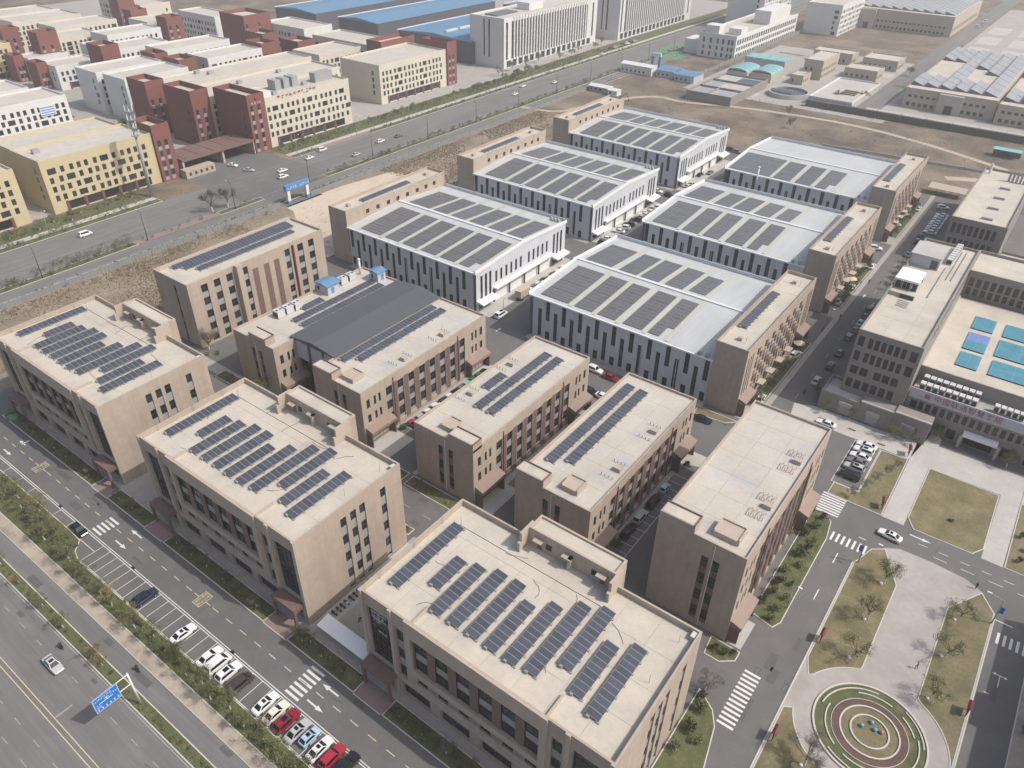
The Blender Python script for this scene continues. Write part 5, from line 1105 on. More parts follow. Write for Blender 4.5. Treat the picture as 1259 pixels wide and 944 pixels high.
bar(-341, -311, 299, 353, 20.3, 'cream_wall', 'cream block with regular dark windows by the highway, farthest of its kind'); tower(-330, -310, 353.2, 361.5, 24, 'red stair tower at the far end of the farthest cream block')
def panel_sign(x, y, z, w, h_, rot, lab):
    t = thing('wall_banner', lab, 'banner', (x, y, z), rot); b = MB(); b.box(0, w, -.12, 0, 0, h_); b.build('board', ['metal_white'], t)
    for i in range(4): b = MB(); b.box(.3, w - .3, -.14, -.121, .35 + i * h_ / 4.4, .35 + i * h_ / 4.4 + h_ / 12); b.build('stripe', ['sign_blue'], t)
panel_sign(-384.7, 155, 11.5, 7, 4.6, PI / 2, 'white banner with blue stripes on the block at the left'); panel_sign(-431, 343.6, 10.5, 6, 5, 0, 'white banner with blue stripes at the top of the district'); panel_sign(-383.7, 199.5, 15.5, 4, 3, PI / 2, 'small white banner on the garden white block')
# gate canopy of the district
t = thing('gate_canopy', 'brown flat gate canopy over the district entrance', 'gate', (-312, 168, 0)); b = MB()
b.box(0, 15, 0, 37, 5.6, 6.6); b.build('roof', ['brown_panel'], t)
for q in ((0, 15, 36, 37), (0, 15, 0, .8), (1, 14, 20, 21)): b = MB(); b.box(*q, 0, 5.6); b.build('pillar', ['stone_trim'], t)
for i in range(5): b = MB(); b.box(.5, 14.5, 2 + 7 * i, 2.3 + 7 * i, 6.6, 6.75); b.build('roof_seam', ['brown_panel'], t)
t = thing('guard_house', 'small beige guard house in front of the gate canopy', 'guard house', (-296.5, 166, 0)); b = MB(); wall_face(b, '+X', 4, 14, 14, 3.4, [(1.5 + 2.6 * i, 2.6 + 2.6 * i, 1, 2.4) for i in range(5)], .1); b.poly([(0, 0, 0), (4, 0, 0), (4, 0, 3.4), (0, 0, 3.4)]); b.poly([(4, 14, 0), (0, 14, 0), (0, 14, 3.4), (4, 14, 3.4)]); b.poly([(0, 0, 3.4), (4, 0, 3.4), (4, 14, 3.4), (0, 14, 3.4)]); b.build('wall', ['stone'], t)
for i in range(5): fill(t, '+X', 4, 14, 1.5 + 2.6 * i, 2.6 + 2.6 * i, 1, 2.4, 'f', n=-.08)
# blue-roofed sheds
def shed(x0, x1, y0, y1, h, wall, roof, label, cat='shed', strip=True):
    W, D = x1 - x0, y1 - y0; root = thing('industrial_shed', label, cat, (x0, y0, 0), 0, 'big sheds beyond the highway'); b = MB(); b.box(0, W, 0, D, 0, h, skip='t'); b.build('wall', [wall], root)
    b = MB(); b.poly([(-.2, -.2, h), (W / 2, -.2, h + 2), (W / 2, D + .2, h + 2), (-.2, D + .2, h)]); b.poly([(W / 2, -.2, h + 2), (W + .2, -.2, h), (W + .2, D + .2, h), (W / 2, D + .2, h + 2)]); b.poly([(0, -.18, h), (W, -.18, h), (W / 2, -.18, h + 2)]); b.build('roof', [roof], root)
    if strip:
        for k in range(8):
            b = MB(); b.box(W / 2 + 3 + .0, W / 2 + 5, 8 + k * D / 8.5, 8 + k * D / 8.5 + D / 10, h + 1.6, h + 2.8); b.build('roof_monitor', ['metal_white'], root)
    b = MB(); b.box(-.3, .6, -.3, D + .3, h - .2, h + .5); b.build('gutter', ['metal_white'], root); return root
shed(-399, -334, 404, 522, 13.5, 'dark_wall', 'blue_roof', 'blue-roofed shed nearest the tall white office slab'); shed(-460, -420, 406, 540, 14.5, 'dark_wall', 'blue_roof', 'blue-roofed shed with dark walls, second from the office slab', strip=False)
shed(-528, -482, 404, 560, 14.5, 'dark_wall', 'blue_roof', 'blue-roofed shed farthest left behind the red towers', strip=False); shed(-412, -340, 540, 700, 13, 'dark_wall', 'blue_roof', 'blue-roofed shed behind the tall white slab')
# tall office slabs
def slab(x0, x1, y0, y1, h, label):
    W, D = x1 - x0, y1 - y0; root = thing('office_slab', label, 'office tower', (x0, y0, 0), 0, 'tall white office slabs along the highway'); b = MB()
    ops = [(u, u + 2.0, 5.0, h - 2.5, .5) for u in [2.2] + [8.0 + 3.15 * i for i in range(int((D - 18) / 3.15))] + [D - 6.5]]; g_ = [(3 + 6.4 * i, 7.6 + 6.4 * i, .2, 4.2, .8) for i in range(int((D - 6) / 6.4))]
    shell(root, W, D, h, {'+X': ops + g_, '-Y': [(11, 12.2, 6, h - 1.5, .4), (15, 16.4, 6, h - 1.5, .4)]}, 'white_render', t=.4, zr=h - 1)
    for o_ in ops:
        z = 5.0
        while z < h - 3: fill(root, '+X', W, D, o_[0], o_[1], z, min(z + 3.6, h - 2.5), 'f', n=-.45); z += 3.6
    for o_ in g_: fill(root, '+X', W, D, *o_[:4], 'f', n=-.7)
    for a in (11, 15): fill(root, '-Y', W, D, a, a + (1.2 if a == 11 else 1.4), 6, h - 1.5, 'strip_glass', n=-.38)
    for u in [10.02 + 3.15 * i for i in range(int((D - 18) / 3.15) - 1)]: b = MB(); fbox(b, '+X', W, D, u, u + 1.1, 4.6, h - .02, .0, .5); b.build('facade_fin', ['metal_white'], root)
    b = MB(); b.box(.5, W - .5, .5, D - .5, h - 1.05, h - 1); b.build('roof', ['far_roof'], root); b = MB(); b.box(8, 18, 40, 56, h - 1, h + 3.4); b.build('stair_cabin', ['metal_white'], root); b = MB(); b.box(6, 16, 8, 30, h - .9, h - .2); b.build('solar_panels', ['pv_far'], root)
slab(-338, -310.4, 408, 519, 29.5, 'tall white office slab with many vertical fins beside the highway'); slab(-327, -300.5, 535, 655, 30, 'second tall white office slab with fins, top of the photo')
# steel lattice-topped mast beside the yellow block
t = thing('telecom_mast', 'tall grey telecom mast rising before the yellow block', 'mast', (-286.5, 146, 0)); b = MB(); b.tube((0, 0, 0), (0, 0, 34), .75, .3, 10); b.build('pole', ['metal_grey'], t, True)
for z in (24, 27, 30, 33):
    b = MB(); b.tube((0, 0, z), (0, 0, z + .25), 1.5, None, 10); b.build('platform', ['steel'], t)
    for k in range(3):
        a = 2.1 * k + z; b = MB(); b.box(-.18, .18, -.12, .12, z + .3, z + 2.2); o = b.build('antenna', ['metal_white'], t, False, (1.5 * math.cos(a), 1.5 * math.sin(a), 0)); o.rotation_euler = (0, 0, a)

# ================================================================ FAR RIGHT: works, tanks, factories
W, D, h = 27, 117, 15.2
root = thing('grey_office', 'white-grey office building with a stepped front beside the green court', 'office building', (-233, 528, 0)); rows = [(1.2, 3.6), (5.2, 7.6), (9.2, 12.4)]
ops = {'+X': [(2 + 4.2 * i, 4.8 + 4.2 * i, a, c, .3) for i in range(27) for a, c in rows], '-Y': [(u, u + 1.6, a, c, .3) for u in (3, 8, 13, 17, 21, 23.6) for a, c in rows]}
shell(root, W, D, h, ops, 'white_render', t=.4)
for f, l in ops.items():
    for o_ in l: fill(root, f, W, D, *o_[:4], 'f', n=-.25)
b = MB(); b.box(.5, W - .5, .5, D - .5, h - 1.1, h - 1.05); b.build('roof', ['far_roof'], root)
for q in ((3, 13, 2, 12, h - 1, h + 4.5), (17, 26, 9, 20, h - 1, h + 3), (-12, -.1, 4, 20, 0, 9), (14, 26, 60, 100, h - 1, h + 8)): b = MB(); b.box(*q); b.build('roof_block', ['white_render'], root)
bar(-262, -232, 640, 700, 34, 'white_render', 'far tall white block at the top behind the white-grey office', rows=8, gf=False); bar(-205, -178, 660, 720, 22, 'white_render', 'far pale block right of the tall one at the top', rows=5, gf=False)
sheet('sports_ground', [rect(-262, -236, 505, 560)], 'green_net', .03)
# site cabins by the highway
def hut(x, y, w, d, h, wall, roof, lab, rot=0):
    t = thing('site_cabin', lab, 'cabin', (x, y, 0), rot, 'site cabins beside the bare field'); b = MB(); wall_face(b, '-Y', w, d, w, h, [(1 + 3 * i, 2.2 + 3 * i, 1, 2.2) for i in range(int((w - 2) / 3))], .1); wall_face(b, '+X', w, d, d, h, [], .1); wall_face(b, '+Y', w, d, w, h, [], .1); wall_face(b, '-X', w, d, d, h, [], .1); b.build('wall', [wall], t)
    for i in range(int((w - 2) / 3)): fill(t, '-Y', w, d, 1 + 3 * i, 2.2 + 3 * i, 1, 2.2, 'f', n=-.08)
    b = MB(); b.poly([(-.3, -.4, h), (w + .3, -.4, h), (w + .3, d / 2, h + 1), (-.3, d / 2, h + 1)]); b.poly([(-.3, d / 2, h + 1), (w + .3, d / 2, h + 1), (w + .3, d + .4, h), (-.3, d + .4, h)]); b.poly([(w + .28, -.3, h), (w + .28, d + .3, h), (w + .28, d / 2, h + 1)]); b.build('roof', [roof], t)
hut(-250, 452, 22, 8, 5, 'metal_white', 'metal_white', 'long white two-storey site cabin beside the highway'); hut(-226, 455, 12, 14, 4, 'sign_grey', 'blue_roof', 'grey site cabin with a blue roof next to the white one', 0); hut(-212, 452, 13, 14, 4, 'sign_grey', 'blue_roof', 'grey site cabin with a blue roof nearer the sludge beds', 0)
hut(-240, 398, 13, 6, 3, 'metal_grey', 'metal_white', 'white roofed open shelter on the bare field beside the dirt track'); hut(-226, 396, 6, 5, 3, 'metal_white', 'metal_white', 'small white container cabin beside the open shelter'); hut(-197, 342, 6, 4, 2.6, 'blue_sheet', 'blue_roof', 'small blue hut behind the farthest brown wing')
t = thing('blue_gate_tower', 'blue and white site entrance tower by the highway', 'gate', (-238, 470, 0))
for x in (0, 5): b = MB(); b.box(x, x + 1.4, 0, 1.4, 0, 8); b.build('pillar', ['blue_sheet'], t)
b = MB(); b.box(0, 6.4, .1, 1.3, 8, 10); b.build('beam', ['metal_white'], t)
t = thing('excavator', 'rusty red excavator parked on the dirt track', 'excavator', (-214, 388, 0), .6); b = MB(); b.box(-1.6, 1.6, -1.5, -.8, 0, .9); b.box(-1.6, 1.6, .8, 1.5, 0, .9); b.build('track', ['rubber'], t); b = MB(); b.box(-1.7, 1.2, -1.3, 1.3, .95, 2.3); b.build('body', ['brick_red'], t); b = MB(); b.box(0, 1.3, -1.2, 0, 2.3, 3.4); b.build('cab', ['car_glass'], t); b = MB(); b.tube((1, .4, 2), (4.2, .4, 4.6), .28, .22, 6); b.tube((4.2, .4, 4.6), (5.6, .4, 1.2), .22, .15, 6); b.box(5.2, 6, 0, .9, .3, 1.2); b.build('boom', ['brick_red'], t)
# sludge beds with cyan covers
t = thing('sludge_tank', 'low walled sludge tank with pale open beds on the bare field edge', 'tank', (-187.5, 418, 0)); b = MB(); W, D = 27, 54
for q in ((0, W, 0, .6), (0, W, D - .6, D), (0, .6, .6, D - .6), (W - .6, W, .6, D - .6), (.6, W - .6, 17, 17.6), (.6, W - .6, 35, 35.6), (12, 12.6, .6, 17)): b.box(*q, 0, 5)
b.build('wall', ['grey_brick'], t); b = MB(); b.box(.7, W - .7, .7, D - .7, 3.6, 3.8); b.build('bed', ['concrete_pale'], t)
for q in ((2, 10, 20, 33), (14, 24, 3, 14), (13, 25, 38, 50), (2, 11, 3, 15)): b = MB(); b.box(*q, 3.8, 4.1); b.build('sludge', ['water' if q[0] == 13 else 'metal_grey'], t)
for i in range(2):
    t = thing('covered_tank', ['tank under a cyan curved cover next to the sludge beds', 'tank under a cyan curved cover nearer the round basin'][i], 'tank', (-190 + i * 14, 480 + i * 4, 0), 0, 'cyan covered tanks'); b = MB(); b.box(0, 13, 0, 22, 0, 4.8); b.build('wall', ['grey_brick_pale'], t)
    for k in range(4):
        b = MB(); y0_ = .4 + 5.4 * k
        for a in range(6):
            t0, t1 = PI * a / 6, PI * (a + 1) / 6; b.poly([(6.5 - 6.3 * math.cos(t0), y0_, 4.8 + 1.7 * math.sin(t0)), (6.5 - 6.3 * math.cos(t1), y0_, 4.8 + 1.7 * math.sin(t1)), (6.5 - 6.3 * math.cos(t1), y0_ + 4.8, 4.8 + 1.7 * math.sin(t1)), (6.5 - 6.3 * math.cos(t0), y0_ + 4.8, 4.8 + 1.7 * math.sin(t0))][::-1])
        b.build('cover', ['teal'], t)
t = thing('covered_tank', 'long row of four cyan roof covers before the white-grey office', 'tank', (-195, 520, 0)); b = MB(); b.box(0, 27, 0, 13, 0, 5); b.build('wall', ['grey_brick_pale'], t)
for k in range(4): b = MB(); b.box(.3 + 6.8 * k, 6.4 + 6.8 * k, -.3, 13.3, 5.02, 5.9); b.build('cover', ['teal'], t)
t = thing('round_basin', 'round settling basin with dark water beside the long field wall', 'basin', (-144.3, 464, 0)); b = MB(); ring(b, 10.6, 11.5, 0, 2.4, n=40, c=(0, 0)); b.build('rim', ['concrete_pale'], t); b = MB(); b.poly([(*p, 1.6) for p in arc(10.6, 0, 2 * PI, 40, (0, 0))[:-1]]); b.build('water', ['water'], t); b = MB(); b.box(-10.4, 2, -.5, .5, 2.2, 2.7); b.build('bridge', ['metal_grey'], t)
def works(x0, y0, W, D, h, lab, wall='ochre_wall', pit=3.2, step=True):
    root = thing('works_building', lab, 'building', (x0, y0, 0), 0, 'buildings of the treatment works'); ops = {f: [(1 + pit * i, 2.4 + pit * i, 1.2 + 3.8 * k, 3 + 3.8 * k, .15) for i in range(max(0, int(((W if 'Y' in f else D) - 2) / pit))) for k in range(max(1, int(h / 4)))] for f in ('-Y', '+X')}
    shell(root, W, D, h, ops, wall, t=.35, zr=h - .6)
    for f, l in ops.items():
        for o_ in l: fill(root, f, W, D, *o_[:4], 'f', n=-.12)
    b = MB(); b.box(.4, W - .4, .4, D - .4, h - .65, h - .6); b.build('roof', ['far_roof'], root); return root
works(-153, 511, 11.6, 32, 11.5, 'cream works building with many windows behind the round basin'); works(-154, 492, 8, 14, 5.5, 'low cream annexe next to the round basin'); works(-133, 530, 20, 16, 6.2, 'low works block behind the flat-topped tank'); works(-132, 566, 22, 20, 6.5, 'low cream block with a yellow roof edge at the works entrance'); works(-165, 566, 26, 14, 7, 'farther works block with dark windows near the field')
t = thing('flat_tank', 'flat-topped pale tank behind the long field wall', 'tank', (-129.4, 453.5, 0)); b = MB(); b.box(0, 24, 0, 56, 0, 3.6); b.build('deck', ['concrete_pale'], t); b = MB()
for q in ((0, 24, 0, .5), (0, 24, 55.5, 56), (0, .5, .5, 55.5), (23.5, 24, .5, 55.5)): b.box(*q, 3.6, 4.4)
b.build('parapet', ['white_render'], t)
for k in range(3): b = MB(); b.box(12, 20, 18 + 4 * k, 20 + 4 * k, 3.6, 4.2); b.build('hatch', ['brown_panel'], t)
# sawtooth factory
def sawtooth(x0, y0, W, D, h, lab, n, m, cols, yards=()):
    root = thing('factory', lab, 'factory', (x0, y0, 0), 0, 'factories at the far right'); rows = [(1.2, 3.0), (5.6, 6.9)]
    ops = {'-Y': [(2 + 3.1 * i, 3.9 + 3.1 * i, a, c, .2) for i in range(int((W - 4) / 3.1)) for a, c in rows], '+X': [(2 + 5 * i, 4 + 5 * i, 3, 6, .2) for i in range(int((D - 4) / 5))]}
    shell(root, W, D, h, ops, 'ochre_wall', t=.4, zr=h - .4)
    for f, l in ops.items():
        for o_ in l: fill(root, f, W, D, *o_[:4], 'f', n=-.15)
    b = MB(); b.box(.5, W - .5, .5, D - .5, h - .45, h - .4); b.build('roof', ['roof_tan'], root)
    dx = (W - 2) / n; dy = (D - 12) / m
    for i in range(n):
        for j in range(m):
            if (i, j) in yards: continue
            b = MB(); a, c = 1 + i * dx, 1 + (i + 1) * dx - .9; e, f_ = 9 + j * dy, 9 + (j + 1) * dy - .5
            zt = h + 2.0; b.poly([(a, e, zt), (c, e, h - .1), (c, f_, h - .1), (a, f_, zt)]); b.poly([(a, f_, h - .4), (a, f_, zt), (c, f_, h - .1), (c, f_, h - .4)], 1); b.poly([(a, e, h - .4), (a, e, zt), (a, f_, zt), (a, f_, h - .4)][::-1], 1); b.poly([(a, e, h - .4), (c, e, h - .4), (c, e, h - .1), (a, e, zt)], 1); b.build('roof_bay', ['bay_roof', 'dark_wall'], root)
    b = MB(); b.box(cols - 6, cols + 6, -2.4, -.02, 0, h - .6); b.build('entrance_block', ['grey_brick_pale'], root); b = MB(); b.box(cols - 2, cols + 2, -2.5, -2.42, .1, 4.5); b.build('entrance_door', ['strip_glass'], root)
sawtooth(-86, 482, 46, 132, 10.4, 'long ochre factory with grey sawtooth roof bays at the right edge', 6, 9, 24, {(0, 3), (0, 4), (1, 3), (1, 4), (1, 2), (3, 3), (3, 2), (4, 2), (4, 3), (0, 2), (3, 4), (0, 5), (1, 5)}); sawtooth(-39, 478, 60, 130, 10.0, 'ochre factory with sawtooth roof bays cut by the right photo edge', 7, 9, 30, {(0, 3), (0, 4), (0, 2), (1, 2), (1, 3)})
sawtooth(-182, 716, 74, 112, 14.5, 'big beige factory with sawtooth roof at the top right', 9, 10, 10)
# long walls
def longwall(p, q, h, th, m, lab, name='field_wall', pitch=12):
    p, q = Vector(p), Vector(q); L_ = (q - p).length; t = thing(name, lab, 'wall', (p.x, p.y, 0), math.atan2(q.y - p.y, q.x - p.x)); n = int(L_ / pitch); me = None
    for i in range(n):
        if me is None: b = MB(); b.box(.0, L_ / n - .3, -th / 2, th / 2, 0, h); me = b.mesh('wall_panel', [m]); b = MB(); b.box(-.3, 0, -th, th, 0, h + .2); m2 = b.mesh('pillar', [m])
        link('wall_panel', me, t, (i * L_ / n, 0, 0)); link('pillar', m2, t, (i * L_ / n, 0, 0))
    return t
longwall((-128, 448.5), (70, 449.5), 3.4, 2.2, 'dark_bank', 'long dark wall between the bare field and the works'); longwall((-205, 470), (-205, 700), 2.4, .3, 'hoarding', 'pale hoarding wall leading past the works to the green court', pitch=8)
longwall((-97, 382), (-25, 390), 1.2, .3, 'concrete_pale', 'low pale wall behind the far right workshop', pitch=10)
longwall((-239.6, 20), (-238.6, 171), 1.9, .2, 'hoarding', 'grey hoarding fence between the dry field and the cycle lane, near part', 'hoarding_fence', 6); longwall((-238.2, 186), (-241.5, 420), 1.9, .2, 'hoarding', 'grey hoarding fence along the highway behind the dry grass', 'hoarding_fence', 6)
t = thing('green_shelter', 'small green-roofed shelter on the bare field at the right', 'shelter', (-30, 418, 0)); b = MB(); b.box(0, 12, 0, 5, 3.2, 3.5); b.build('roof', ['teal'], t); b = MB(); b.box(.2, 11.8, 3.5, 4.8, 0, 3.2); b.build('wall', ['dark_wall'], t)
# blue site gateway with white lettering
t = thing('site_gateway', 'blue and white site gateway with white lettering on its beam', 'gateway', (-238.6, 174.6, 0)); 
for y_ in (0, 9.2):
    b = MB(); b.box(-.6, .6, y_, y_ + 1.3, 1.2, 5.2); b.build('pillar', ['metal_white'], t); b = MB(); b.box(-.75, .75, y_ - .1, y_ + 1.4, 0, 1.2); b.build('plinth', ['blue_sheet'], t)
b = MB(); b.box(-.7, .7, -.6, 11.1, 5.2, 7.4); bm_ = b.build('beam', ['blue_sheet'], t); b = MB(); glyphs(b, 0, 0, 1.1, 4, 1.25, 0, seed=21); glyphs(b, 5.9, 0, 1.1, 4, 1.25, 0, seed=22); o = b.build('lettering', ['metal_white'], bm_, False, (.78, .2, 5.7)); o.rotation_euler = (0, 0, PI / 2)
# ================================================================ VEHICLES
def lerp(a, b, t): return tuple(a[i] + (b[i] - a[i]) * t for i in range(3))
def pane(q, mx, my, off):
    a, b_, c, d = q; P = lambda u, v: Vector(lerp(lerp(a, b_, u), lerp(d, c, u), v))
    n = (Vector(b_) - Vector(a)).cross(Vector(d) - Vector(a)).normalized() * off
    return [tuple(P(u, v) + n) for u, v in ((mx, my), (1 - mx, my), (1 - mx, 1 - my), (mx, 1 - my))]
SPEC = {  # stations (x, half width, z bottom, z shoulder); greenhouse (front base, front top, rear top, rear base, top z, base half, top half)
    'sedan': ([(2.36, .62, .34, .56), (2.22, .80, .22, .70), (1.5, .89, .20, .86), (.95, .90, .20, .93), (-1.6, .90, .20, .96), (-2.1, .86, .22, .96), (-2.36, .70, .36, .80)], (1.02, .30, -.95, -1.78, 1.44, .82, .60)),
    'suv': ([(2.28, .66, .36, .70), (2.15, .84, .26, .88), (1.4, .93, .24, 1.0), (.9, .93, .24, 1.05), (-1.7, .93, .24, 1.06), (-2.2, .88, .28, 1.06), (-2.3, .76, .40, .95)], (1.0, .35, -1.75, -2.2, 1.70, .86, .68)),
    'hatch': ([(1.75, .58, .34, .62), (1.62, .74, .22, .76), (1.1, .80, .20, .88), (.7, .81, .20, .94), (-1.3, .81, .20, .96), (-1.65, .77, .22, .96), (-1.75, .66, .36, .85)], (.95, .35, -1.1, -1.62, 1.52, .75, .58)),
    'van': ([(2.3, .68, .34, .80), (2.2, .82, .26, .96), (1.7, .88, .24, 1.08), (1.2, .89, .24, 1.12), (-1.9, .89, .24, 1.14), (-2.25, .86, .26, 1.14), (-2.3, .78, .38, 1.05)], (1.75, .95, -2.0, -2.24, 1.92, .84, .74))}
CARM = {}
def car_meshes(kind):
    if kind in CARM: return CARM[kind]
    st, (xa, xb, xc, xd, zt, hb, ht) = SPEC[kind]; b = MB(); rings = []
    for x, hw, zb, zs in st:
        r = [(x, -hw * .82, zb), (x, -hw, zb + .16), (x, -hw, zs - .14), (x, -hw * .90, zs), (x, hw * .90, zs), (x, hw, zs - .14), (x, hw, zb + .16), (x, hw * .82, zb)]
        i = len(b.v); b.v.extend(r); rings.append(list(range(i, i + 8)))
    for a, c in zip(rings, rings[1:]):
        for k in range(8): j = (k + 1) % 8; b.f.append((a[k], a[j], c[j], c[k])); b.m.append(0)
    b.f.append(tuple(rings[0][::-1])); b.m.append(0); b.f.append(tuple(rings[-1])); b.m.append(0)
    zs = max(s[3] for s in st) - .03
    A = [(xa, -hb, zs - .05), (xa, hb, zs - .05), (xd, hb, zs), (xd, -hb, zs)]; T = [(xb, -ht, zt - .03), (xb, ht, zt - .03), (xc, ht, zt), (xc, -ht, zt)]
    xm = (xb + xc) / 2; R_ = [(xb, -ht, zt - .03), (xm, -ht, zt + .04), (xc, -ht, zt), (xc, ht, zt), (xm, ht, zt + .04), (xb, ht, zt - .03)]
    ws = [A[0], A[1], T[1], T[0]]; rw = [A[2], A[3], T[3], T[2]]; sl = [A[3], A[0], T[0], T[3]]; sr = [A[1], A[2], T[2], T[1]]
    for q in (ws, rw, sl, sr): b.poly(q)
    b.poly([R_[0], R_[5], R_[4], R_[1]]); b.poly([R_[1], R_[4], R_[3], R_[2]])
    out = {'body': b.mesh('body', ['car_white'])}
    for nm, q, mx, my in (('windscreen', ws, .07, .06), ('rear_window', rw, .09, .10), ('side_window', sl, .08, .14), ('side_window2', sr, .08, .14)):
        p = MB(); p.poly(pane(q, mx, my, .015)); out[nm] = p.mesh('glazing', ['car_glass'])
    p = MB(); p.box(xm - .1, xb - .18, -ht * .62, ht * .62, zt + .0, zt + .05); out['sunroof'] = p.mesh('sunroof', ['car_glass'])
    r = .33 if kind != 'hatch' else .28; p = MB(); p.tube((0, -.11, 0), (0, .11, 0), r, None, 12, 0); p.tube((0, -.12, 0), (0, .12, 0), r * .6, None, 8, 1); out['wheel'] = p.mesh('wheel', ['rubber', 'chrome'])
    hw = st[1][1]; p = MB(); p.box(st[1][0] - .22, st[1][0] + .03, -.16, .16, st[1][3] - .20, st[1][3] - .04); out['headlight'] = p.mesh('headlight', ['lamp_glass'])
    p = MB(); p.box(-.03, .12, -.14, .14, -.08, .08); out['tail_light'] = p.mesh('tail_light', ['tail_red'])
    CARM[kind] = out, st, r; return CARM[kind]
def car(kind, x, y, rz, colour, label, group, sunroof=False, rails=False, cat='car'):
    (m, st, r) = car_meshes(kind); t = thing('parked_car' if cat == 'car' else 'van', label, cat, (x, y, .016), rz, group)
    o = link('body', m['body'], t); o.material_slots[0].link = 'OBJECT'; o.material_slots[0].material = M['car_' + colour.replace(' ', '_')]
    for nm in ('windscreen', 'rear_window'): link(nm, m[nm], t)
    link('side_window', m['side_window'], t); link('side_window', m['side_window2'], t)
    if sunroof: link('sunroof', m['sunroof'], t)
    hw = st[2][1]; xf, xr = st[0][0] - .85, st[-1][0] + .85
    for a, c in ((xf, -hw + .08), (xf, hw - .08), (xr, -hw + .08), (xr, hw - .08)): link('wheel', m['wheel'], t, (a, c, r))
    for s in (-1, 1): link('headlight', m['headlight'], t, (0, s * st[1][1] * .72, 0)); link('tail_light', m['tail_light'], t, (st[-1][0] - .02, s * st[-1][1] * .8, st[-1][3] - .05))
    return t
UP = PI / 2
G1 = 'cars in the front parking bays'
for x, y, k, c, rz, sr, lab in [
    (-134.0, 34.85, 'sedan', 'black', 0, 0, 'black sedan parked lengthwise alone near the upper crosswalk'), (-107.8, 33.4, 'suv', 'dark blue', UP, 1, 'dark long car alone in the empty bays, farther up than the white ones'), (-95.3, 33.0, 'sedan', 'white', UP, 1, 'single white sedan with empty bays on both sides'),
    (-87.6, 33.0, 'sedan', 'white', UP, 0, 'white sedan at the upper end of three white cars standing together'), (-85.2, 33.0, 'van', 'white', UP, 0, 'white people carrier in the middle of three white cars'), (-82.5, 33.1, 'suv', 'white', UP, 1, 'white car with a black sunroof next to the dark brown car'),
    (-79.1, 32.9, 'van', 'brown', UP, 0, 'dark brown people carrier beside an empty bay in the front parking'), (-73.0, 33.2, 'sedan', 'white', UP, 1, 'white sedan next to an empty bay and the cream car'), (-70.4, 33.2, 'sedan', 'cream', UP, 0, 'cream sedan between a white sedan and a dark red car'),
    (-67.8, 33.3, 'suv', 'red', UP, 1, 'dark red car between the cream and the silver cars'), (-65.2, 33.3, 'sedan', 'silver', UP, 1, 'silver sedan between the dark red and the small pale blue car'), (-62.9, 33.7, 'hatch', 'pale blue', UP, 1, 'small pale blue car in the front parking'),
    (-60.2, 33.4, 'sedan', 'white', UP, 1, 'white sedan between the small pale blue car and the bright red one'), (-57.7, 33.7, 'suv', 'crimson', UP, 0, 'bright red car near the bottom edge of the photo'), (-55.0, 34.1, 'suv', 'black', UP, 0, 'black car at the bottom edge beside the bright red one')]:
    car(k, x, y, rz, c, lab, G1, bool(sr))
car('sedan', -107.3, 16.1, 0, 'silver', 'silver car with a black roof driving on the main road before the blue sign', None, True)
G2 = 'cars beside the workshops'
cols = ['black', 'dark blue', 'white', 'grey', 'white', 'black', 'white', 'white', 'silver']
for i, (y, c, k) in enumerate([(175.2, 'black', 'sedan'), (177.9, 'grey', 'sedan'), (180.6, 'white', 'sedan'), (183.3, 'black', 'suv'), (186.0, 'silver', 'sedan'), (188.7, 'black', 'sedan'), (191.6, 'white', 'sedan'), (195.2, 'white', 'suv')]):
    car(k, -121.4, y, PI + .25, c, f'{c} car, {ORD[i]} after the box truck along the front left workshop', G2)
car('van', -119.6, 156.6, UP, 'white', 'white people carrier driving past the corner of the front left workshop', None, True); car('sedan', -122.4, 202.0, UP + .3, 'white', 'white sedan facing the end of the front left workshop lane', G2)
for i, (y, c, k) in enumerate([(232.0, 'white', 'sedan'), (236.0, 'white', 'suv'), (239.6, 'black', 'suv'), (245.2, 'black', 'suv'), (248.4, 'silver', 'sedan'), (251.5, 'white', 'sedan'), (255.4, 'white', 'sedan'), (261.0, 'white', 'suv')]):
    car(k, -123.0, y, PI + .25, c, f'{c} car, {ORD[i]} from the camera along the middle left workshop', G2)
for x, y, rz, c, k, lab in [(-121.6, 219.5, 0, 'black', 'suv', 'black car in the gap between the two nearer left workshops'), (-122.6, 223.6, .2, 'white', 'sedan', 'white car beside the black one between the left workshops'), (-131.0, 277.4, 0, 'white', 'sedan', 'white car between the middle and far left workshops'), (-124.6, 275.6, 0, 'black', 'suv', 'black car crossing between the middle and far left workshops'), (-123.8, 289.6, PI, 'white', 'sedan', 'nearer white car along the far left workshop'), (-123.8, 293.0, PI, 'cream', 'sedan', 'cream car along the far left workshop'), (-125.6, 306.4, UP, 'black', 'sedan', 'black car halfway along the far left workshop'), (-123.3, 311.8, UP, 'grey', 'sedan', 'grey car along the far left workshop'), (-129.0, 347.2, 0, 'black', 'suv', 'black car on the field edge past the far left workshop'), (-125.3, 345.6, 0, 'grey', 'suv', 'grey car on the field edge past the far left workshop'),
    (-97.6, 148.6, UP, 'black', 'suv', 'dark car in the shade of the front right workshop corner'), (-98.0, 143.6, UP, 'crimson', 'hatch', 'small red car below the dark one at the workshop corner'), (-81.8, 148.8, 0, 'white', 'suv', 'white car before the striped wall of the front right workshop'), (-76.6, 148.3, 0, 'red', 'sedan', 'dark red car before the striped wall of the front right workshop'), (-77.4, 139.4, 0, 'black', 'suv', 'black car in the gap between two second-row buildings'), (-73.6, 139.6, 0, 'white', 'sedan', 'white car beside the black one in the gap between second-row buildings'), (-49.4, 146.6, .1, 'dark blue', 'sedan', 'dark car at the foot of the nearest brown wing')]:
    car(k, x, y, rz, c, lab, G2)
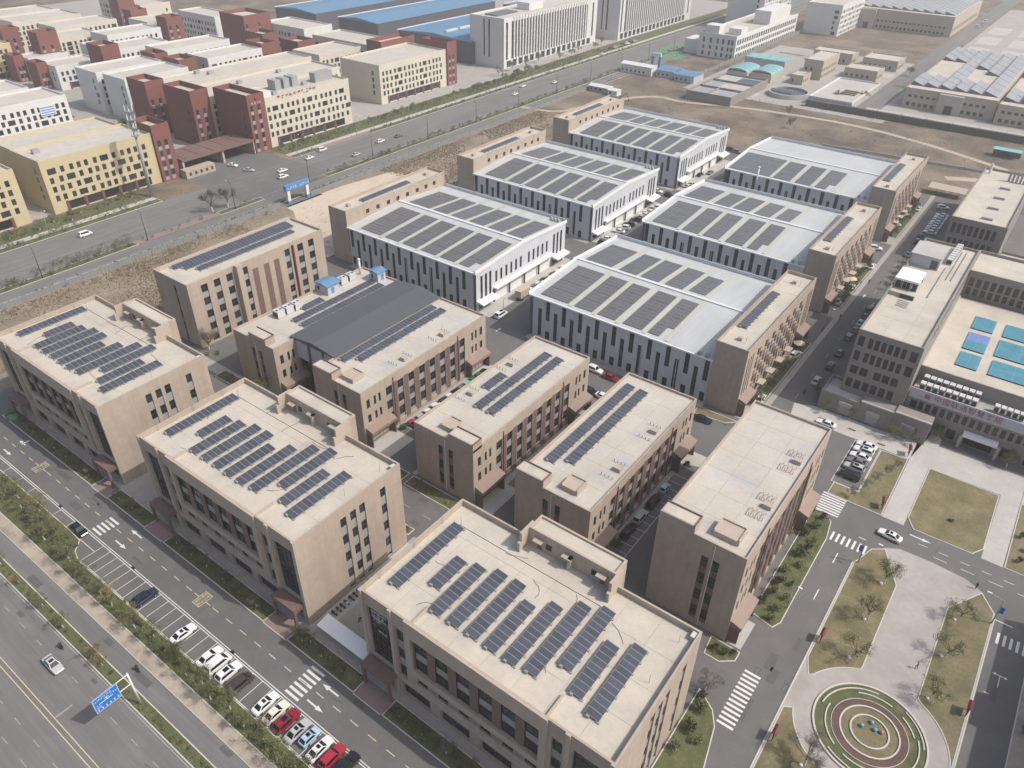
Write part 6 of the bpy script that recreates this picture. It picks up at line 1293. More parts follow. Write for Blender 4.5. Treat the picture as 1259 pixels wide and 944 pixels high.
# box truck
t = thing('box_truck', 'box truck with a plain wooden-coloured body beside the front left workshop', 'truck', (-121.3, 170.6, .016), UP, None)
b = MB(); b.box(-3.2, 1.6, -1.15, 1.15, 1.0, 3.3); b.build('cargo_box', ['wood_box'], t); b = MB(); b.box(1.75, 3.3, -1.0, 1.0, .5, 2.3); b.build('cab', ['metal_white'], t); b = MB(); b.box(3.28, 3.33, -.85, .85, 1.35, 2.1); b.build('windscreen', ['car_glass'], t); b = MB(); b.box(-3.1, 3.2, -.4, .4, .55, 1.0); b.build('chassis', ['rubber'], t)
for a in (-2.2, 2.3):
    for c in (-.95, .95): b = MB(); b.tube((0, -.14, 0), (0, .14, 0), .45, None, 12); b.build('wheel', ['rubber'], t, False, (a, c, .45))
G3 = 'cars along the right-hand road'
for i, (x, y, c, k, rz) in enumerate([(-32.7, 180.6, 'silver', 'sedan', UP), (-32.0, 189.9, 'black', 'suv', UP), (-32.1, 198.4, 'black', 'sedan', UP), (-32.6, 208.6, 'bronze', 'suv', UP), (-32.4, 213.8, 'black', 'sedan', UP), (-32.4, 219.1, 'silver', 'sedan', UP), (-32.4, 224.0, 'dark blue', 'sedan', UP), (-32.6, 229.0, 'black', 'suv', UP), (-33.2, 292.0, 'black', 'suv', UP), (-33.5, 298.0, 'black', 'sedan', UP), (-33.0, 278.4, 'grey', 'sedan', UP)]):
    car(k, x, y, rz, c, f'{c} car, {ORD[i]} from the camera along the shaded side of the right-hand road' if i < 10 else 'grey car standing alone behind the long tan roof', G3, rails=False)
for x, y, c, k, rz, lab in [(-41.3, 163.6, 'white', 'sedan', UP, 'white car at the first entrance of the nearest brown wing'), (-41.5, 189.6, 'white', 'suv', UP - .2, 'white car between small trees beside the nearest brown wing'), (-41.7, 228.4, 'white', 'sedan', UP, 'nearest of two white cars beside the middle brown wing entrance'), (-41.6, 241.0, 'white', 'sedan', UP, 'white car under a yellow parasol by the middle brown wing'), (-40.6, 260.6, 'white', 'sedan', UP, 'white sedan near the far end of the middle brown wing'), (-43.6, 276.2, 'white', 'suv', .3, 'white car before the canopy of the farthest brown wing'), (-40.6, 325.2, 'white', 'sedan', UP, 'white sedan alone at the far end of the right-hand road'), (-33.0, 332.6, 'white', 'suv', .3, 'white car beyond the row of parked cars at the far road end')]: car(k, x, y, rz, c, lab, G3)
for i, c in enumerate(['white', 'silver', 'white', 'pale blue', 'white', 'silver', 'white', 'white']): car('sedan', -31.6, 303.4 + 2.9 * i, PI, c, f'{c} car, {ORD[i]} from the camera in the packed row by the grey block', G3)
G4 = 'cars between the second-row buildings'
for i, (y, c, k) in enumerate([(101.9, 'crimson', 'suv'), (105.0, 'silver', 'sedan'), (107.7, 'white', 'sedan'), (110.4, 'white', 'suv'), (113.3, 'dark blue', 'sedan'), (115.9, 'white', 'sedan'), (118.2, 'black', 'sedan'), (120.6, 'grey', 'sedan'), (123.0, 'pale green', 'sedan'), (125.4, 'green', 'sedan'), (127.7, 'green', 'suv'), (130.0, 'black', 'sedan')]):
    car(k, -103.6, y, PI, c, f'{c} car, {ORD[i]} in the row starting with the red car beside the right wing', G4)
for y, c, k, lab in ((102.4, 'black', 'suv', 'black car nearest the camera in the lane beside the roof-hatch building'), (107.6, 'silver', 'suv', 'silver car between two black cars in the narrow lane'), (113.4, 'black', 'suv', 'long black car in the narrow lane, second of the black ones'), (118.6, 'pale blue', 'hatch', 'pale blue car farthest up the narrow lane')): car(k, -45.2, y, UP, c, lab, G4)
G5 = 'six cars in the bay beside the lawn'
for y, c, k, lab in ((161.0, 'white', 'sedan', 'white sedan at the far end of six parked beside the lawn'), (158.5, 'white', 'suv', 'second white car from the far end of six beside the lawn'), (156.0, 'white', 'sedan', 'white sedan next to the dark grey car in the bay beside the lawn'), (153.6, 'grey', 'sedan', 'dark grey car between two lighter ones in the bay beside the lawn'), (151.1, 'silver', 'suv', 'pale-nosed car with a dark roof in the bay beside the lawn'), (147.7, 'black', 'suv', 'long black car nearest the camera in the bay beside the lawn')): car(k, -14.2, y, PI, c, lab, G5, k == 'suv')
car('sedan', -2.0, 134.2, PI - .1, 'white', 'white sedan driving on the ring road past the round plaza', None, True); car('sedan', -24.6, 163.6, PI, 'white', 'white car half hidden behind the tall empty-roofed building', None)
G6 = 'traffic on the highway'
for x, y, c, k, rz, lab in [(-271.0, 110.5, 'white', 'van', UP, 'white van driving alone on the near part of the highway'), (-291.5, 187.8, 'white', 'sedan', .3, 'white car leaving the gate canopy of the district'), (-281.0, 188.4, 'silver', 'sedan', .5, 'silver car waiting at the gate mouth on the highway'), (-269.2, 197.0, 'white', 'sedan', UP, 'farther of two white cars opposite the blue gateway'), (-263.0, 192.2, 'white', 'suv', UP, 'nearer of two white cars opposite the blue gateway'), (-273.0, 215.3, 'white', 'sedan', UP, 'white car on the far carriageway before the lettered cream block'), (-277.0, 226.2, 'white', 'van', UP, 'white car at the kerb before the lettered cream block'), (-260.2, 231.6, 'silver', 'sedan', UP, 'silver car on the near carriageway past the gateway'), (-265.3, 252.1, 'white', 'suv', UP, 'white car with a dark roof in the middle of the highway'), (-264.6, 263.6, 'bronze', 'sedan', UP, 'bronze car in the middle of the highway'), (-267.5, 362.4, 'white', 'sedan', UP, 'nearer of two white cars before the tall slab'), (-274.6, 380.0, 'white', 'sedan', UP, 'farther of two white cars before the tall slab'), (-265.4, 399.6, 'white', 'sedan', UP, 'white car on the near lane past the dirt track'), (-284.0, 486.0, 'white', 'sedan', UP, 'white car at the kerb under the tall slab end')]: car(k, x, y, rz, c, lab, G6, cat='van' if 'van driving' in lab else 'car')
for i in range(7): car('suv', -288.6, 506 + 5.6 * i, UP - .4, ['black', 'silver', 'grey', 'dark blue', 'white', 'black', 'silver'][i], f'{["black", "silver", "grey", "dark blue", "white", "black", "silver"][i]} car, {ORD[i]} in the roadside line between the two tall slabs', 'cars between the tall slabs')
for i, (x, y) in enumerate(((-98.8, 800), (-98.6, 812), (-99, 780))): car('van', x, y, UP, 'white', f'white van, {ORD[i]} on the far road beside the big beige factory', 'vans on the far road')

# ================================================================ SCOOTERS, RIDERS, WALKERS
def scooter_mesh():
    out = {}; b = MB(); b.box(-.5, .1, -.14, .14, .35, .62); b.box(.1, .42, -.14, .14, .28, .36); b.tube((.42, 0, .3), (.55, 0, .95), .09, .06, 6); out['body'] = b
    b = MB(); b.box(-.55, .08, -.15, .15, .63, .76); out['seat'] = b; b = MB(); b.tube((.5, -.32, 1.0), (.5, .32, 1.0), .03, .03, 5); out['handlebar'] = b; b = MB(); b.tube((0, -.06, 0), (0, .06, 0), .24, None, 10); out['wheel'] = b
    return {k: v.mesh(k, [{'body': 'car_white', 'seat': 'rubber', 'handlebar': 'chrome', 'wheel': 'rubber'}[k]]) for k, v in out.items()}
SCM = scooter_mesh()
def scooter(x, y, rz, colour, label, group=None):
    t = thing('scooter', label, 'scooter', (x, y, .03), rz, group); o = link('body', SCM['body'], t); o.material_slots[0].link = 'OBJECT'; o.material_slots[0].material = M['car_' + colour.replace(' ', '_')]
    link('seat', SCM['seat'], t); link('handlebar', SCM['handlebar'], t); link('wheel', SCM['wheel'], t, (.55, 0, .24)); link('wheel', SCM['wheel'], t, (-.45, 0, .24)); return t
def figure(name, verts, edges, radii, mats, zones):
    me = bpy.data.meshes.new(name); me.from_pydata(verts, edges, []); o = bpy.data.objects.new(name, me); COL.objects.link(o)
    sk = o.modifiers.new('skin', 'SKIN'); 
    for v, r in zip(me.skin_vertices[0].data, radii): v.radius = (r, r)
    me.skin_vertices[0].data[0].use_root = True; o.modifiers.new('sub', 'SUBSURF').levels = 1
    dg = bpy.context.evaluated_depsgraph_get(); dg.update(); m2 = bpy.data.meshes.new_from_object(o.evaluated_get(dg)); bpy.data.objects.remove(o); m2.materials.clear()
    for m in mats: m2.materials.append(M[m])
    for p in m2.polygons: p.material_index = zones(p.center); p.use_smooth = True
    return m2
_wv = [(0, 0, .95), (0, 0, 1.15), (.01, 0, 1.38), (0, 0, 1.50), (.02, 0, 1.60), (.03, 0, 1.72), (0, .10, .90), (.12, .10, .50), (.02, .10, .07), (.16, .10, .04), (0, -.10, .90), (-.08, -.10, .50), (-.25, -.10, .12), (-.13, -.10, .04), (0, .19, 1.40), (-.08, .23, 1.12), (-.02, .24, .86), (0, -.19, 1.40), (.10, -.23, 1.12), (.22, -.22, .90), (.02, .245, .78), (.27, -.22, .83)]
_we = [(0, 1), (1, 2), (2, 3), (3, 4), (4, 5), (0, 6), (6, 7), (7, 8), (8, 9), (0, 10), (10, 11), (11, 12), (12, 13), (2, 14), (14, 15), (15, 16), (16, 20), (2, 17), (17, 18), (18, 19), (19, 21)]
_wr = [.13, .125, .14, .055, .09, .08, .085, .06, .045, .04, .085, .06, .045, .04, .065, .048, .038, .065, .048, .038, .03, .03]
_z = lambda c: 0 if c.z > 1.49 or (abs(c.y) > .17 and c.z < .92) else (1 if c.z > .92 else 2)
WALK = {c: figure('person', _wv, _we, _wr, ['skin', c, 'cloth_dark'], _z) for c in ('cloth_red', 'cloth_dark', 'metal_white')}
_rv = [(-.2, 0, .82), (-.16, 0, 1.05), (-.06, 0, 1.28), (-.03, 0, 1.40), (.0, 0, 1.48), (.02, 0, 1.60), (-.1, .12, .80), (.2, .16, .72), (.22, .15, .36), (.33, .15, .34), (-.1, -.12, .80), (.2, -.16, .72), (.22, -.15, .36), (.33, -.15, .34), (-.06, .19, 1.28), (.1, .25, 1.06), (.42, .26, 1.03), (-.06, -.19, 1.28), (.1, -.25, 1.06), (.42, -.26, 1.03)]
_re = [(0, 1), (1, 2), (2, 3), (3, 4), (4, 5), (0, 6), (6, 7), (7, 8), (8, 9), (0, 10), (10, 11), (11, 12), (12, 13), (2, 14), (14, 15), (15, 16), (2, 17), (17, 18), (18, 19)]
_rr = [.14, .13, .14, .055, .10, .09, .09, .075, .05, .04, .09, .075, .05, .04, .065, .05, .035, .065, .05, .035]
RIDE = figure('person', _rv, _re, _rr, ['hair', 'cloth_dark', 'cloth_dark'], lambda c: 0 if c.z > 1.42 else 1)
def hairfor(o, p, r=.105):
    b = MB(); b.sphere(p, r, 8, 5, 0, .8); b.build('hair', ['hair'], o, True)
for x, y, rz, c, lab in ((10.0, 105.0, 2.6, 'cloth_red', 'person in a red top walking across the plaza'), (14.8, 130.4, 1, 'cloth_dark', 'person in dark clothes at the plaza kerb by the ring road'), (-37.9, 247.4, UP, 'cloth_dark', 'person in dark clothes walking on the right-hand road'), (-34.9, 249.7, UP, 'metal_white', 'person in a white top on the right-hand road crossing'), (-38.2, 218.6, 2, 'cloth_dark', 'person in dark clothes at the junction between two brown wings')):
    o = link('person', WALK[c], None, (x, y, .035), rz); tag(o, lab, 'person'); hairfor(o, (.02, 0, 1.74), .10)
for x, y, rz, c, lab in ((-109.8, 18.7, PI, 'black', 'dark scooter on the main road behind the silver car'), (-95.3, 24.2, PI, 'red', 'dark red scooter on the service road near the blue sign'), (-33.4, 173.6, UP, 'dark blue', 'scooter on the right-hand road behind the silver car'), (-40, 208, UP, 'grey', 'scooter at the junction beside the nearest brown wing')):
    scooter(x, y, rz, c, lab); o = link('person', RIDE, None, (x, y, .03), rz); tag(o, 'person in dark clothes riding the ' + lab.split(' behind')[0].split(' near')[0] if lab[0] == 'd' else 'person riding the ' + lab, 'person')
for i, (yy, c) in enumerate(((52.2, 'black'), (53.2, 'grey'), (54.2, 'black'), (55.2, 'white'), (56.4, 'black'), (57.4, 'black'), (58.4, 'red'), (60.0, 'black'), (61.2, 'white'), (62.4, 'black'))): scooter(-77.7, yy, .15, c, f'{c} scooter, {ORD[i]} from the canopy along the side of the middle front block', 'scooters parked in the passage')
scooter(-72.8, 54.3, 1.2, 'white', 'white scooter standing alone in the passage by the nearest block')

# ================================================================ STREET FURNITURE
t = thing('direction_sign', 'blue direction sign with white border and arrows on a cantilever pole over the road', 'road sign', (-89.3, 21.1, 0))
b = MB(); b.tube((0, 0, 0), (0, 0, 8.3), .2, .14, 10); b.build('pole', ['metal_white'], t, True)
for z in (8.0, 5.7): b = MB(); b.tube((0, 0, z), (0, -6.0, z), .1, .08, 8); b.build('arm', ['metal_white'], t, True)
b = MB(); b.box(.1, .2, -5.95, -1.9, 5.0, 8.15); bd = b.build('board', ['sign_blue'], t); b = MB()
for q in ((-5.9, -1.95, 5.03, 5.11), (-5.9, -1.95, 8.04, 8.12), (-5.9, -5.82, 5.11, 8.04), (-2.03, -1.95, 5.11, 8.04)): b.box(.2, .21, *q)
b.build('border', ['metal_white'], bd); b = MB(); b.box(.2, .215, -4.95, -2.9, 6.55, 6.68); b.box(.2, .215, -3.95, -3.78, 6.68, 7.15); b.box(.2, .215, -4.2, -3.5, 6.95, 7.05); b.build('road_symbol', ['metal_white'], bd)
b = MB(); glyphs(b, 0, 2.25, .42, 3, .5, 0, seed=31); glyphs(b, 1.5, 2.35, .36, 3, .45, 0, seed=32); glyphs(b, 2.4, 1.85, .36, 3, .45, 0, seed=33); glyphs(b, .15, 1.3, .3, 3, .36, 0, seed=34); o = b.build('lettering', ['metal_white'], bd, False, (.22, -5.75, 5.05)); o.rotation_euler = (0, 0, PI / 2)
b = MB(); b.box(.2, .215, -5.6, -4.9, 5.85, 6.1); b.build('pink_mark', ['pink_mark'], bd); b = MB()
for i in range(6):
    y_ = -5.5 + .63 * i; b.box(.2, .215, y_ - .05, y_ + .05, 5.2, 5.55); b.poly([(.216, y_ - .16, 5.5), (.216, y_ + .16, 5.5), (.216, y_, 5.75)])
b.build('arrow_row', ['metal_white'], bd)
def lamp(x, y, h, rz, label, group, flag=False, arm=2.2, m='metal_grey'):
    t = thing('street_lamp', label, 'street lamp', (x, y, 0), rz, group); b = MB(); b.tube((0, 0, 0), (0, 0, h), .13, .08, 8); b.build('pole', [m], t, True); b = MB(); b.tube((0, 0, h - .1), (arm, 0, h + .35), .06, .05, 6); b.build('arm', [m], t); b = MB(); b.box(arm - .1, arm + .7, -.16, .16, h + .28, h + .42); b.build('lamp_head', ['metal_white'], t)
    if flag:
        b = MB(); b.box(-.75, -.05, -.02, .02, h - 3.2, h - 1.7); b.build('banner', ['sign_blue'], t)
lamp(-5.1, 123.3, 6.4, 0, 'grey street lamp with a blue banner at the tip of the left plaza lawn', 'plaza lamps', True); lamp(18.7, 123.4, 6.4, PI, 'grey street lamp with a blue banner at the tip of the right plaza lawn', 'plaza lamps', True)
for i in range(14): lamp(-250.2, 48.2 + 36.8 * i, 10.5, PI, f'tall dark lamp on the near highway verge, {ORD[i]} from the left', 'highway lamps', m='rubber')
for i in range(9): lamp(-281.0, 66 + 36.8 * i if i < 2 else 215 + 36.8 * (i - 2), 9.5, 0, f'street lamp on the district side of the highway, {ORD[i]} from the left', 'highway lamps')
for i, (x, y) in enumerate(((-186.6, 78.3), (-40.2, 150.4), (-40.2, 211), (-119.2, 157.2), (-12.4, 104))): lamp(x, y, 6, 0, ['thin lamp pole behind the left front block', 'lamp pole at the near end of the first brown wing', 'lamp pole at the junction of the two nearer brown wings', 'thin lamp pole before the doors of the front left workshop', 'lamp pole in the bushes beside the tall empty-roofed building'][i], 'campus lamps', arm=.8)
for x, y, rz, lab in ((-5.0, 100.8, 0, 'maroon notice board on the left plaza lawn beside the round flower bed'), (-5.0, 78.0, 0, 'maroon notice board below the round plaza, at the road'), (18.6, 101.2, PI, 'maroon notice board at the right edge of the plaza lawn'), (-5.7, 142.2, .2, 'maroon notice board at the corner of the lawn with the six cars'), (-5.6, 164.2, .2, 'maroon notice board at the head of the pale path')):
    t = thing('notice_board', lab, 'notice board', (x, y, 0), rz, 'maroon notice boards'); b = MB(); b.box(-.08, .08, -.9, .9, .8, 2.3); b.build('board', ['maroon'], t)
    for s in (-.8, .7): b = MB(); b.box(-.06, .06, s, s + .1, 0, .8); b.build('post', ['maroon'], t)
    b = MB(); b.poly([(-.4, -1, 2.3), (.4, -1, 2.3), (.4, 1, 2.3), (-.4, 1, 2.3)]); b.poly([(-.4, -1, 2.3), (-.4, 1, 2.3), (0, 1, 2.55), (0, -1, 2.55)]); b.poly([(.4, 1, 2.3), (.4, -1, 2.3), (0, -1, 2.55), (0, 1, 2.55)]); b.build('roof', ['maroon'], t)
for i, (x, y) in enumerate(((-11.6, 118.1), (-6.5, 118.2), (-11.6, 87.9), (-6.7, 87.8))):
    t = thing('drain_grate', ['drain grate at the bush-side kerb near the upper crosswalk', 'drain grate at the lawn-side kerb near the upper crosswalk', 'drain grate at the end of the lower crosswalk', 'drain grate at the kerb before the round plaza'][i], 'drain', (x, y, .02), 0, 'drain grates'); b = MB(); b.box(-.35, .35, -.75, .75, 0, .01); b.build('frame', ['rubber'], t)
    for k in range(5): b = MB(); b.box(-.3, .3, -.65 + .28 * k, -.55 + .28 * k, .01, .02); b.build('bar', ['metal_grey'], t)
for i, x in enumerate((-144.0, -116.5, -85.6, -56.0)):
    b = MB(); b.box(-.35, .35, -.2, .2, 0, .3); b.box(-.22, .22, -.12, .12, .3, .38); tag(b.build('cable_cover', ['rubber'], None, False, (x, 36.1, .02)), ['black hump on the bay line beside the dark parallel car', 'black hump on the bay line above the empty bays', 'black hump on the bay line beside the three white cars', 'black hump on the bay line next to the bright red car'][i], 'road hump', 'black humps on the bay line')
for i, (x, y) in enumerate(((-25.9, 165.7), (-18.7, 165.9), (-11.4, 164.4))):
    t = thing('bench', ['low wooden bench nearest the brick annexe corner', 'low wooden bench in the middle of the pale footway', 'low wooden bench beside the bay of six cars'][i], 'bench', (x, y, .03), 0, 'benches on the pale footway'); b = MB(); b.box(-.8, .8, -.25, .25, .38, .46); b.build('seat', ['wood_box'], t)
    for s in (-.7, .55): b = MB(); b.box(s, s + .12, -.22, .22, 0, .38); b.build('leg', ['metal_grey'], t)
# white cycle canopy between the two front blocks
t = thing('cycle_canopy', 'long white sloping canopy between the middle and nearest front blocks', 'canopy', (-76.8, 47.6, 0)); b = MB(); b.poly([(0, 0, 2.5), (11.6, 0, 2.5), (11.6, 2.7, 2.9), (0, 2.7, 2.9)]); b.poly([(0, 2.7, 2.8), (11.6, 2.7, 2.8), (11.6, 0, 2.4), (0, 0, 2.4)]); b.poly([(0, 0, 2.4), (11.6, 0, 2.4), (11.6, 0, 2.5), (0, 0, 2.5)]); b.build('roof', ['white_paint'], t)
for i in range(5): b = MB(); b.tube((.4 + 2.7 * i, .3, 0), (.4 + 2.7 * i, .3, 2.5), .05, .05, 6); b.build('post', ['metal_grey'], t)
t = thing('cycle_canopy', 'white canopy in the gap between the left and middle front blocks', 'canopy', (-139.2, 60.0, 0)); b = MB(); b.box(0, 13.5, 0, 3, 2.5, 2.62); b.build('roof', ['concrete_pale'], t)
for i in range(5): b = MB(); b.tube((.4 + 3.1 * i, .3, 0), (.4 + 3.1 * i, .3, 2.5), .05, .05, 6); b.build('post', ['metal_grey'], t)
t = thing('parked_scooter_shed', 'green tarpaulin heap by the entrance of the left front block', 'tarpaulin', (-183, 44.5, 0)); b = MB(); b.sphere((0, 0, .2), 1.5, 10, 5, 0, .6); b.build('cover', ['green_net'], t, True)
for i, (x, y, lab) in enumerate(((-41.9, 184.0, 'pale parasol beside the nearest brown wing, first from the camera'), (-42.2, 193.5, 'pale parasol between cars and trees at the nearest brown wing'), (-42.4, 243.0, 'yellow parasol beside a white car at the middle brown wing'), (-42.4, 256.0, 'pale parasol past the middle of the middle brown wing'), (-42.6, 299, 'pale parasol at the farthest brown wing'), (-42.6, 311, 'second pale parasol at the farthest brown wing'))):
    t = thing('parasol', lab, 'parasol', (x, y, 0), 0, 'parasols along the brown wings'); b = MB(); b.tube((0, 0, 2.3), (0, 0, 2.9), 1.7, .1, 8, 0, False); b.build('canopy', ['stone_trim' if i != 2 else 'paint_yellow'], t); b = MB(); b.tube((0, 0, 0), (0, 0, 2.5), .04, .04, 6); b.build('pole', ['metal_white'], t)
# ================================================================ VEGETATION
def leaf_quads(b, rng, c, r, n, size, m=0, flat=1.0):
    for _ in range(n):
        while True:
            v = Vector((rng.uniform(-1, 1), rng.uniform(-1, 1), rng.uniform(-1, 1)))
            if v.length <= 1: break
        v = v * (.55 + .45 * rng.random()); p = Vector(c) + Vector((v.x * r, v.y * r, v.z * r * flat))
        a = Vector((rng.uniform(-1, 1), rng.uniform(-1, 1), rng.uniform(-.6, .6))).normalized(); d = a.orthogonal().normalized(); q = a.cross(d); t = rng.uniform(0, PI); d2 = d * math.cos(t) + q * math.sin(t); e = a.cross(d2)
        s = size * rng.uniform(.6, 1.3); b.poly([tuple(p - d2 * s - e * s * .5), tuple(p + d2 * s * .2 - e * s * .6), tuple(p + d2 * s), tuple(p + d2 * s * .1 + e * s * .6)], m)
def limbs(b, rng, p, d, L_, r, depth, tips, m=0, spread=.75):
    q = p + d * L_; b.tube(p, q, r, r * .62, 5 if depth > 1 else 3, m, False); tips.append((q, depth))
    if depth == 0: return
    for k in range(rng.choice((2, 3, 3)) if depth > 1 else rng.choice((3, 4))):
        a = rng.uniform(0, 2 * PI); o = d.orthogonal().normalized(); o2 = d.cross(o); nd = (d + (o * math.cos(a) + o2 * math.sin(a)) * rng.uniform(.45, spread) + Vector((0, 0, .12))).normalized()
        limbs(b, rng, p + d * L_ * rng.uniform(.7, 1.0), nd, L_ * rng.uniform(.55, .8), r * .55, depth - 1, tips, m, spread)
TREEM = {}
def tree_mesh(kind, v):
    if (kind, v) in TREEM: return TREEM[(kind, v)]
    rng = random.Random(hash_(kind) + v * 17); tr = MB(); cr = MB(); tips = []
    lf = {'spring': 'leaf_spring', 'olive': 'leaf_olive', 'dark': 'leaf_dark', 'bare': 'twig', 'gold': 'leaf_gold'}[kind]
    h = 1.5; lean = Vector((rng.uniform(-.12, .12), rng.uniform(-.12, .12), 1)).normalized(); tr.tube((0, 0, 0), lean * .9, .12, .10, 7, 1); tr.tube(lean * .9, lean * h, .10, .085, 7, 0)
    for k in range(6):
        a = k * PI / 3 + rng.uniform(-.4, .4); r_ = rng.uniform(.35, .95); limbs(tr, rng, lean * (h - .08 * k), Vector((math.cos(a) * r_, math.sin(a) * r_, .8)).normalized(), 1.1 * rng.uniform(.75, 1.2), .055, 3, tips, 0, .95)
    for q, d in tips:
        if kind == 'bare':
            for _ in range(3 if d else 6):
                dv = Vector((rng.uniform(-1, 1), rng.uniform(-1, 1), rng.uniform(-.1, 1))).normalized(); cr.tube(q, q + dv * rng.uniform(.3, .8), .012, .005, 3, 0, False)
        elif d <= 1: leaf_quads(cr, rng, q, .55, {'spring': 7, 'olive': 10, 'dark': 20, 'gold': 9}[kind] if d == 0 else 2, .075)
        if kind in ('spring', 'olive') and d == 0:
            dv = Vector((rng.uniform(-1, 1), rng.uniform(-1, 1), rng.uniform(0, 1))).normalized(); tr.tube(q, q + dv * .4, .012, .005, 3, 0, False)
    TREEM[(kind, v)] = (tr.mesh('trunk', ['bark', 'bark_whitewash']), cr.mesh('crown', [lf])); return TREEM[(kind, v)]
def hash_(s): return sum(ord(c) * (i + 3) for i, c in enumerate(s))
def bush_mesh(kind, v):
    if ('b' + kind, v) in TREEM: return TREEM[('b' + kind, v)]
    rng = random.Random(hash_(kind) * 3 + v); cr = MB(); st = MB()
    for k in range(5): a = rng.uniform(0, 6.3); st.tube((0, 0, 0), (math.cos(a) * .35, math.sin(a) * .35, .6), .035, .015, 4, 0, False)
    for k in range(9): a = rng.uniform(0, 6.3); r = rng.uniform(0, .55); leaf_quads(cr, rng, (r * math.cos(a), r * math.sin(a), rng.uniform(.35, .85)), rng.uniform(.25, .42), 42, .085)
    TREEM[('b' + kind, v)] = (st.mesh('stem', ['bark']), cr.mesh('foliage', [kind])); return TREEM[('b' + kind, v)]
_vr = random.Random(5)
def tree(kind, x, y, h, label, group=None, z=.09, w=1.0):
    a, c = tree_mesh(kind, _vr.randint(0, 3)); s = h / 4.2; t = thing('tree', label, 'tree', (x, y, z), _vr.uniform(0, 6.3), group)
    link('trunk', a, t, None, 0, (s, s, s)); link('crown', c, t, None, 0, (s * w, s * w, s)); return t
def bush(kind, x, y, s, label, group, z=.09, zs=1.0):
    a, c = bush_mesh(kind, _vr.randint(0, 3)); t = thing('bush', label, 'bush', (x, y, z), _vr.uniform(0, 6.3), group); link('foliage', c, t, None, 0, (s, s, s * zs)); link('stem', a, t, None, 0, (s, s, s * zs)); return t
U_ = _vr.uniform
BN = {'leaf_red': 'dark red', 'leaf_olive': 'olive', 'leaf_dark': 'dark green', 'leaf_gold': 'yellowish', 'leaf_bright': 'bright green'}
MASS = {}
def mass(name, k, x, y, s, z=.09, zs=1.0, n=70):
    b, rng = MASS.setdefault((name, k), (MB(), random.Random(hash_(name + k))))
    for _ in range(4): a = rng.uniform(0, 6.3); r = rng.uniform(0, .5) * s; leaf_quads(b, rng, (x + r * math.cos(a), y + r * math.sin(a), z + s * zs * rng.uniform(.3, .8)), s * rng.uniform(.28, .45), n // 4, .10 * max(1, s ** .5))
# hedge strip behind the parking
ft = [(-153.5, 32), (-145.6, 32.6), (-137.2, 29.4), (-136.0, 31.0), (-127.9, 29.6), (-119.5, 28.9), (-111.3, 28.8), (-103.6, 28.7), (-94.8, 29.0), (-88, 28.6), (-81.0, 28.4), (-72.4, 28.6), (-64.3, 28.4), (-58, 28.6)]
fk = ['olive', 'gold', 'spring', 'spring', 'olive', 'spring', 'gold', 'spring', 'olive', 'spring', 'olive', 'spring', 'spring', 'dark']
KN = {'olive': 'olive-green', 'gold': 'yellowish', 'spring': 'fresh green', 'dark': 'dark green', 'bare': 'leafless'}
for i, (x, y) in enumerate(ft): tree(fk[i], x, y, U_(4.2, 5.6), f'{KN[fk[i]]} young tree, {ORD[i]} from the left in the strip behind the parking bays', 'young trees in the strip behind the parking bays')
def hz_(x): return 'at its far left end' if x < -150 else 'near the black parallel car' if x < -133 else 'beside the empty bays' if x < -112 else 'beside the dark long car' if x < -99 else 'beside the single white sedan' if x < -89 else 'beside the three white cars' if x < -78 else 'near the red cars'
def md_(x): return 'left of the scooter' if x < -110 else 'beside the silver car' if x < -95 else 'near the blue sign pole' if x < -84 else 'right of the blue sign'
for i in range(150):
    x = -200 + i * 1.12 + U_(-.4, .4); wide = x < -130
    if _vr.random() < .13: continue
    k = _vr.choice(['leaf_dark', 'leaf_olive', 'leaf_olive', 'leaf_bright', 'leaf_dark', 'leaf_gold' if _vr.random() < .3 else 'leaf_olive']); y = U_(28.4, 33.2) if wide else U_(28.3, 30.2)
    bush(k, x, y, U_(.75, 1.5), f'{nth((k, hz_(x)))} {BN.get(k, "green")} shrub from the left behind the parking bays, {hz_(x)}', 'shrubs in the hedge strip', zs=U_(.7, 1.2))
# median
for i, (x, k) in enumerate(((-137.5, 'olive'), (-130.2, 'gold'), (-121.3, 'spring'), (-113.7, 'olive'), (-103.3, 'gold'), (-145, 'olive'), (-101.0, 'gold'))): tree(k, x, 21.0 + U_(-.2, .2), U_(3.0, 4.4), f'{KN[k]} small tree on the narrow median, {ORD[[1, 2, 3, 4, 5, 0, 6][i]]} from the left', 'small trees on the median')
for i in range(60):
    k = _vr.choice(['leaf_olive', 'leaf_dark', 'leaf_gold']); x = U_(-165, -84) if i < 45 else U_(-84, -66); bush(k, x, U_(20.5, 21.5), U_(.4, .8), f'{nth((k, md_(x), 1))} {BN[k]} low shrub on the narrow median, {md_(x)}', 'low shrubs on the median', zs=.8)
# beds at the foot of the front blocks
for x0, x1, nm in ((-186, -144.9, 'left'), (-138.9, -124.6, 'left'), (-118, -86.6, 'middle'), (-80.3, -63.4, 'middle'), (-56.9, -25.2, 'nearest')):
    n = int((x1 - x0) * 1.3)
    for i in range(n): mass('bed_shrubbery', _vr.choice(['leaf_dark', 'leaf_dark', 'leaf_olive', 'leaf_bright']), U_(x0 + .7, x1 - .7), U_(43.8, 46.2), U_(.45, 1.0), zs=.8)
    for i in range(int((x1 - x0) / 5)): tree('bare', x0 + 2.5 + 5 * i, 44.8, U_(2.2, 3.2), f'leafless young tree in the bed before the {nm} front block, {nth(nm)} from the left', f'leafless trees before the {nm} front block')
for i, (x, y) in enumerate(((-76.5, 45.6), (-78.6, 44.6))): tree(['spring', 'olive'][i], x, y, 3.6, ['fresh green tree at the white canopy beside the pink paving', 'olive-green tree between the pink paving and the white canopy'][i], None)
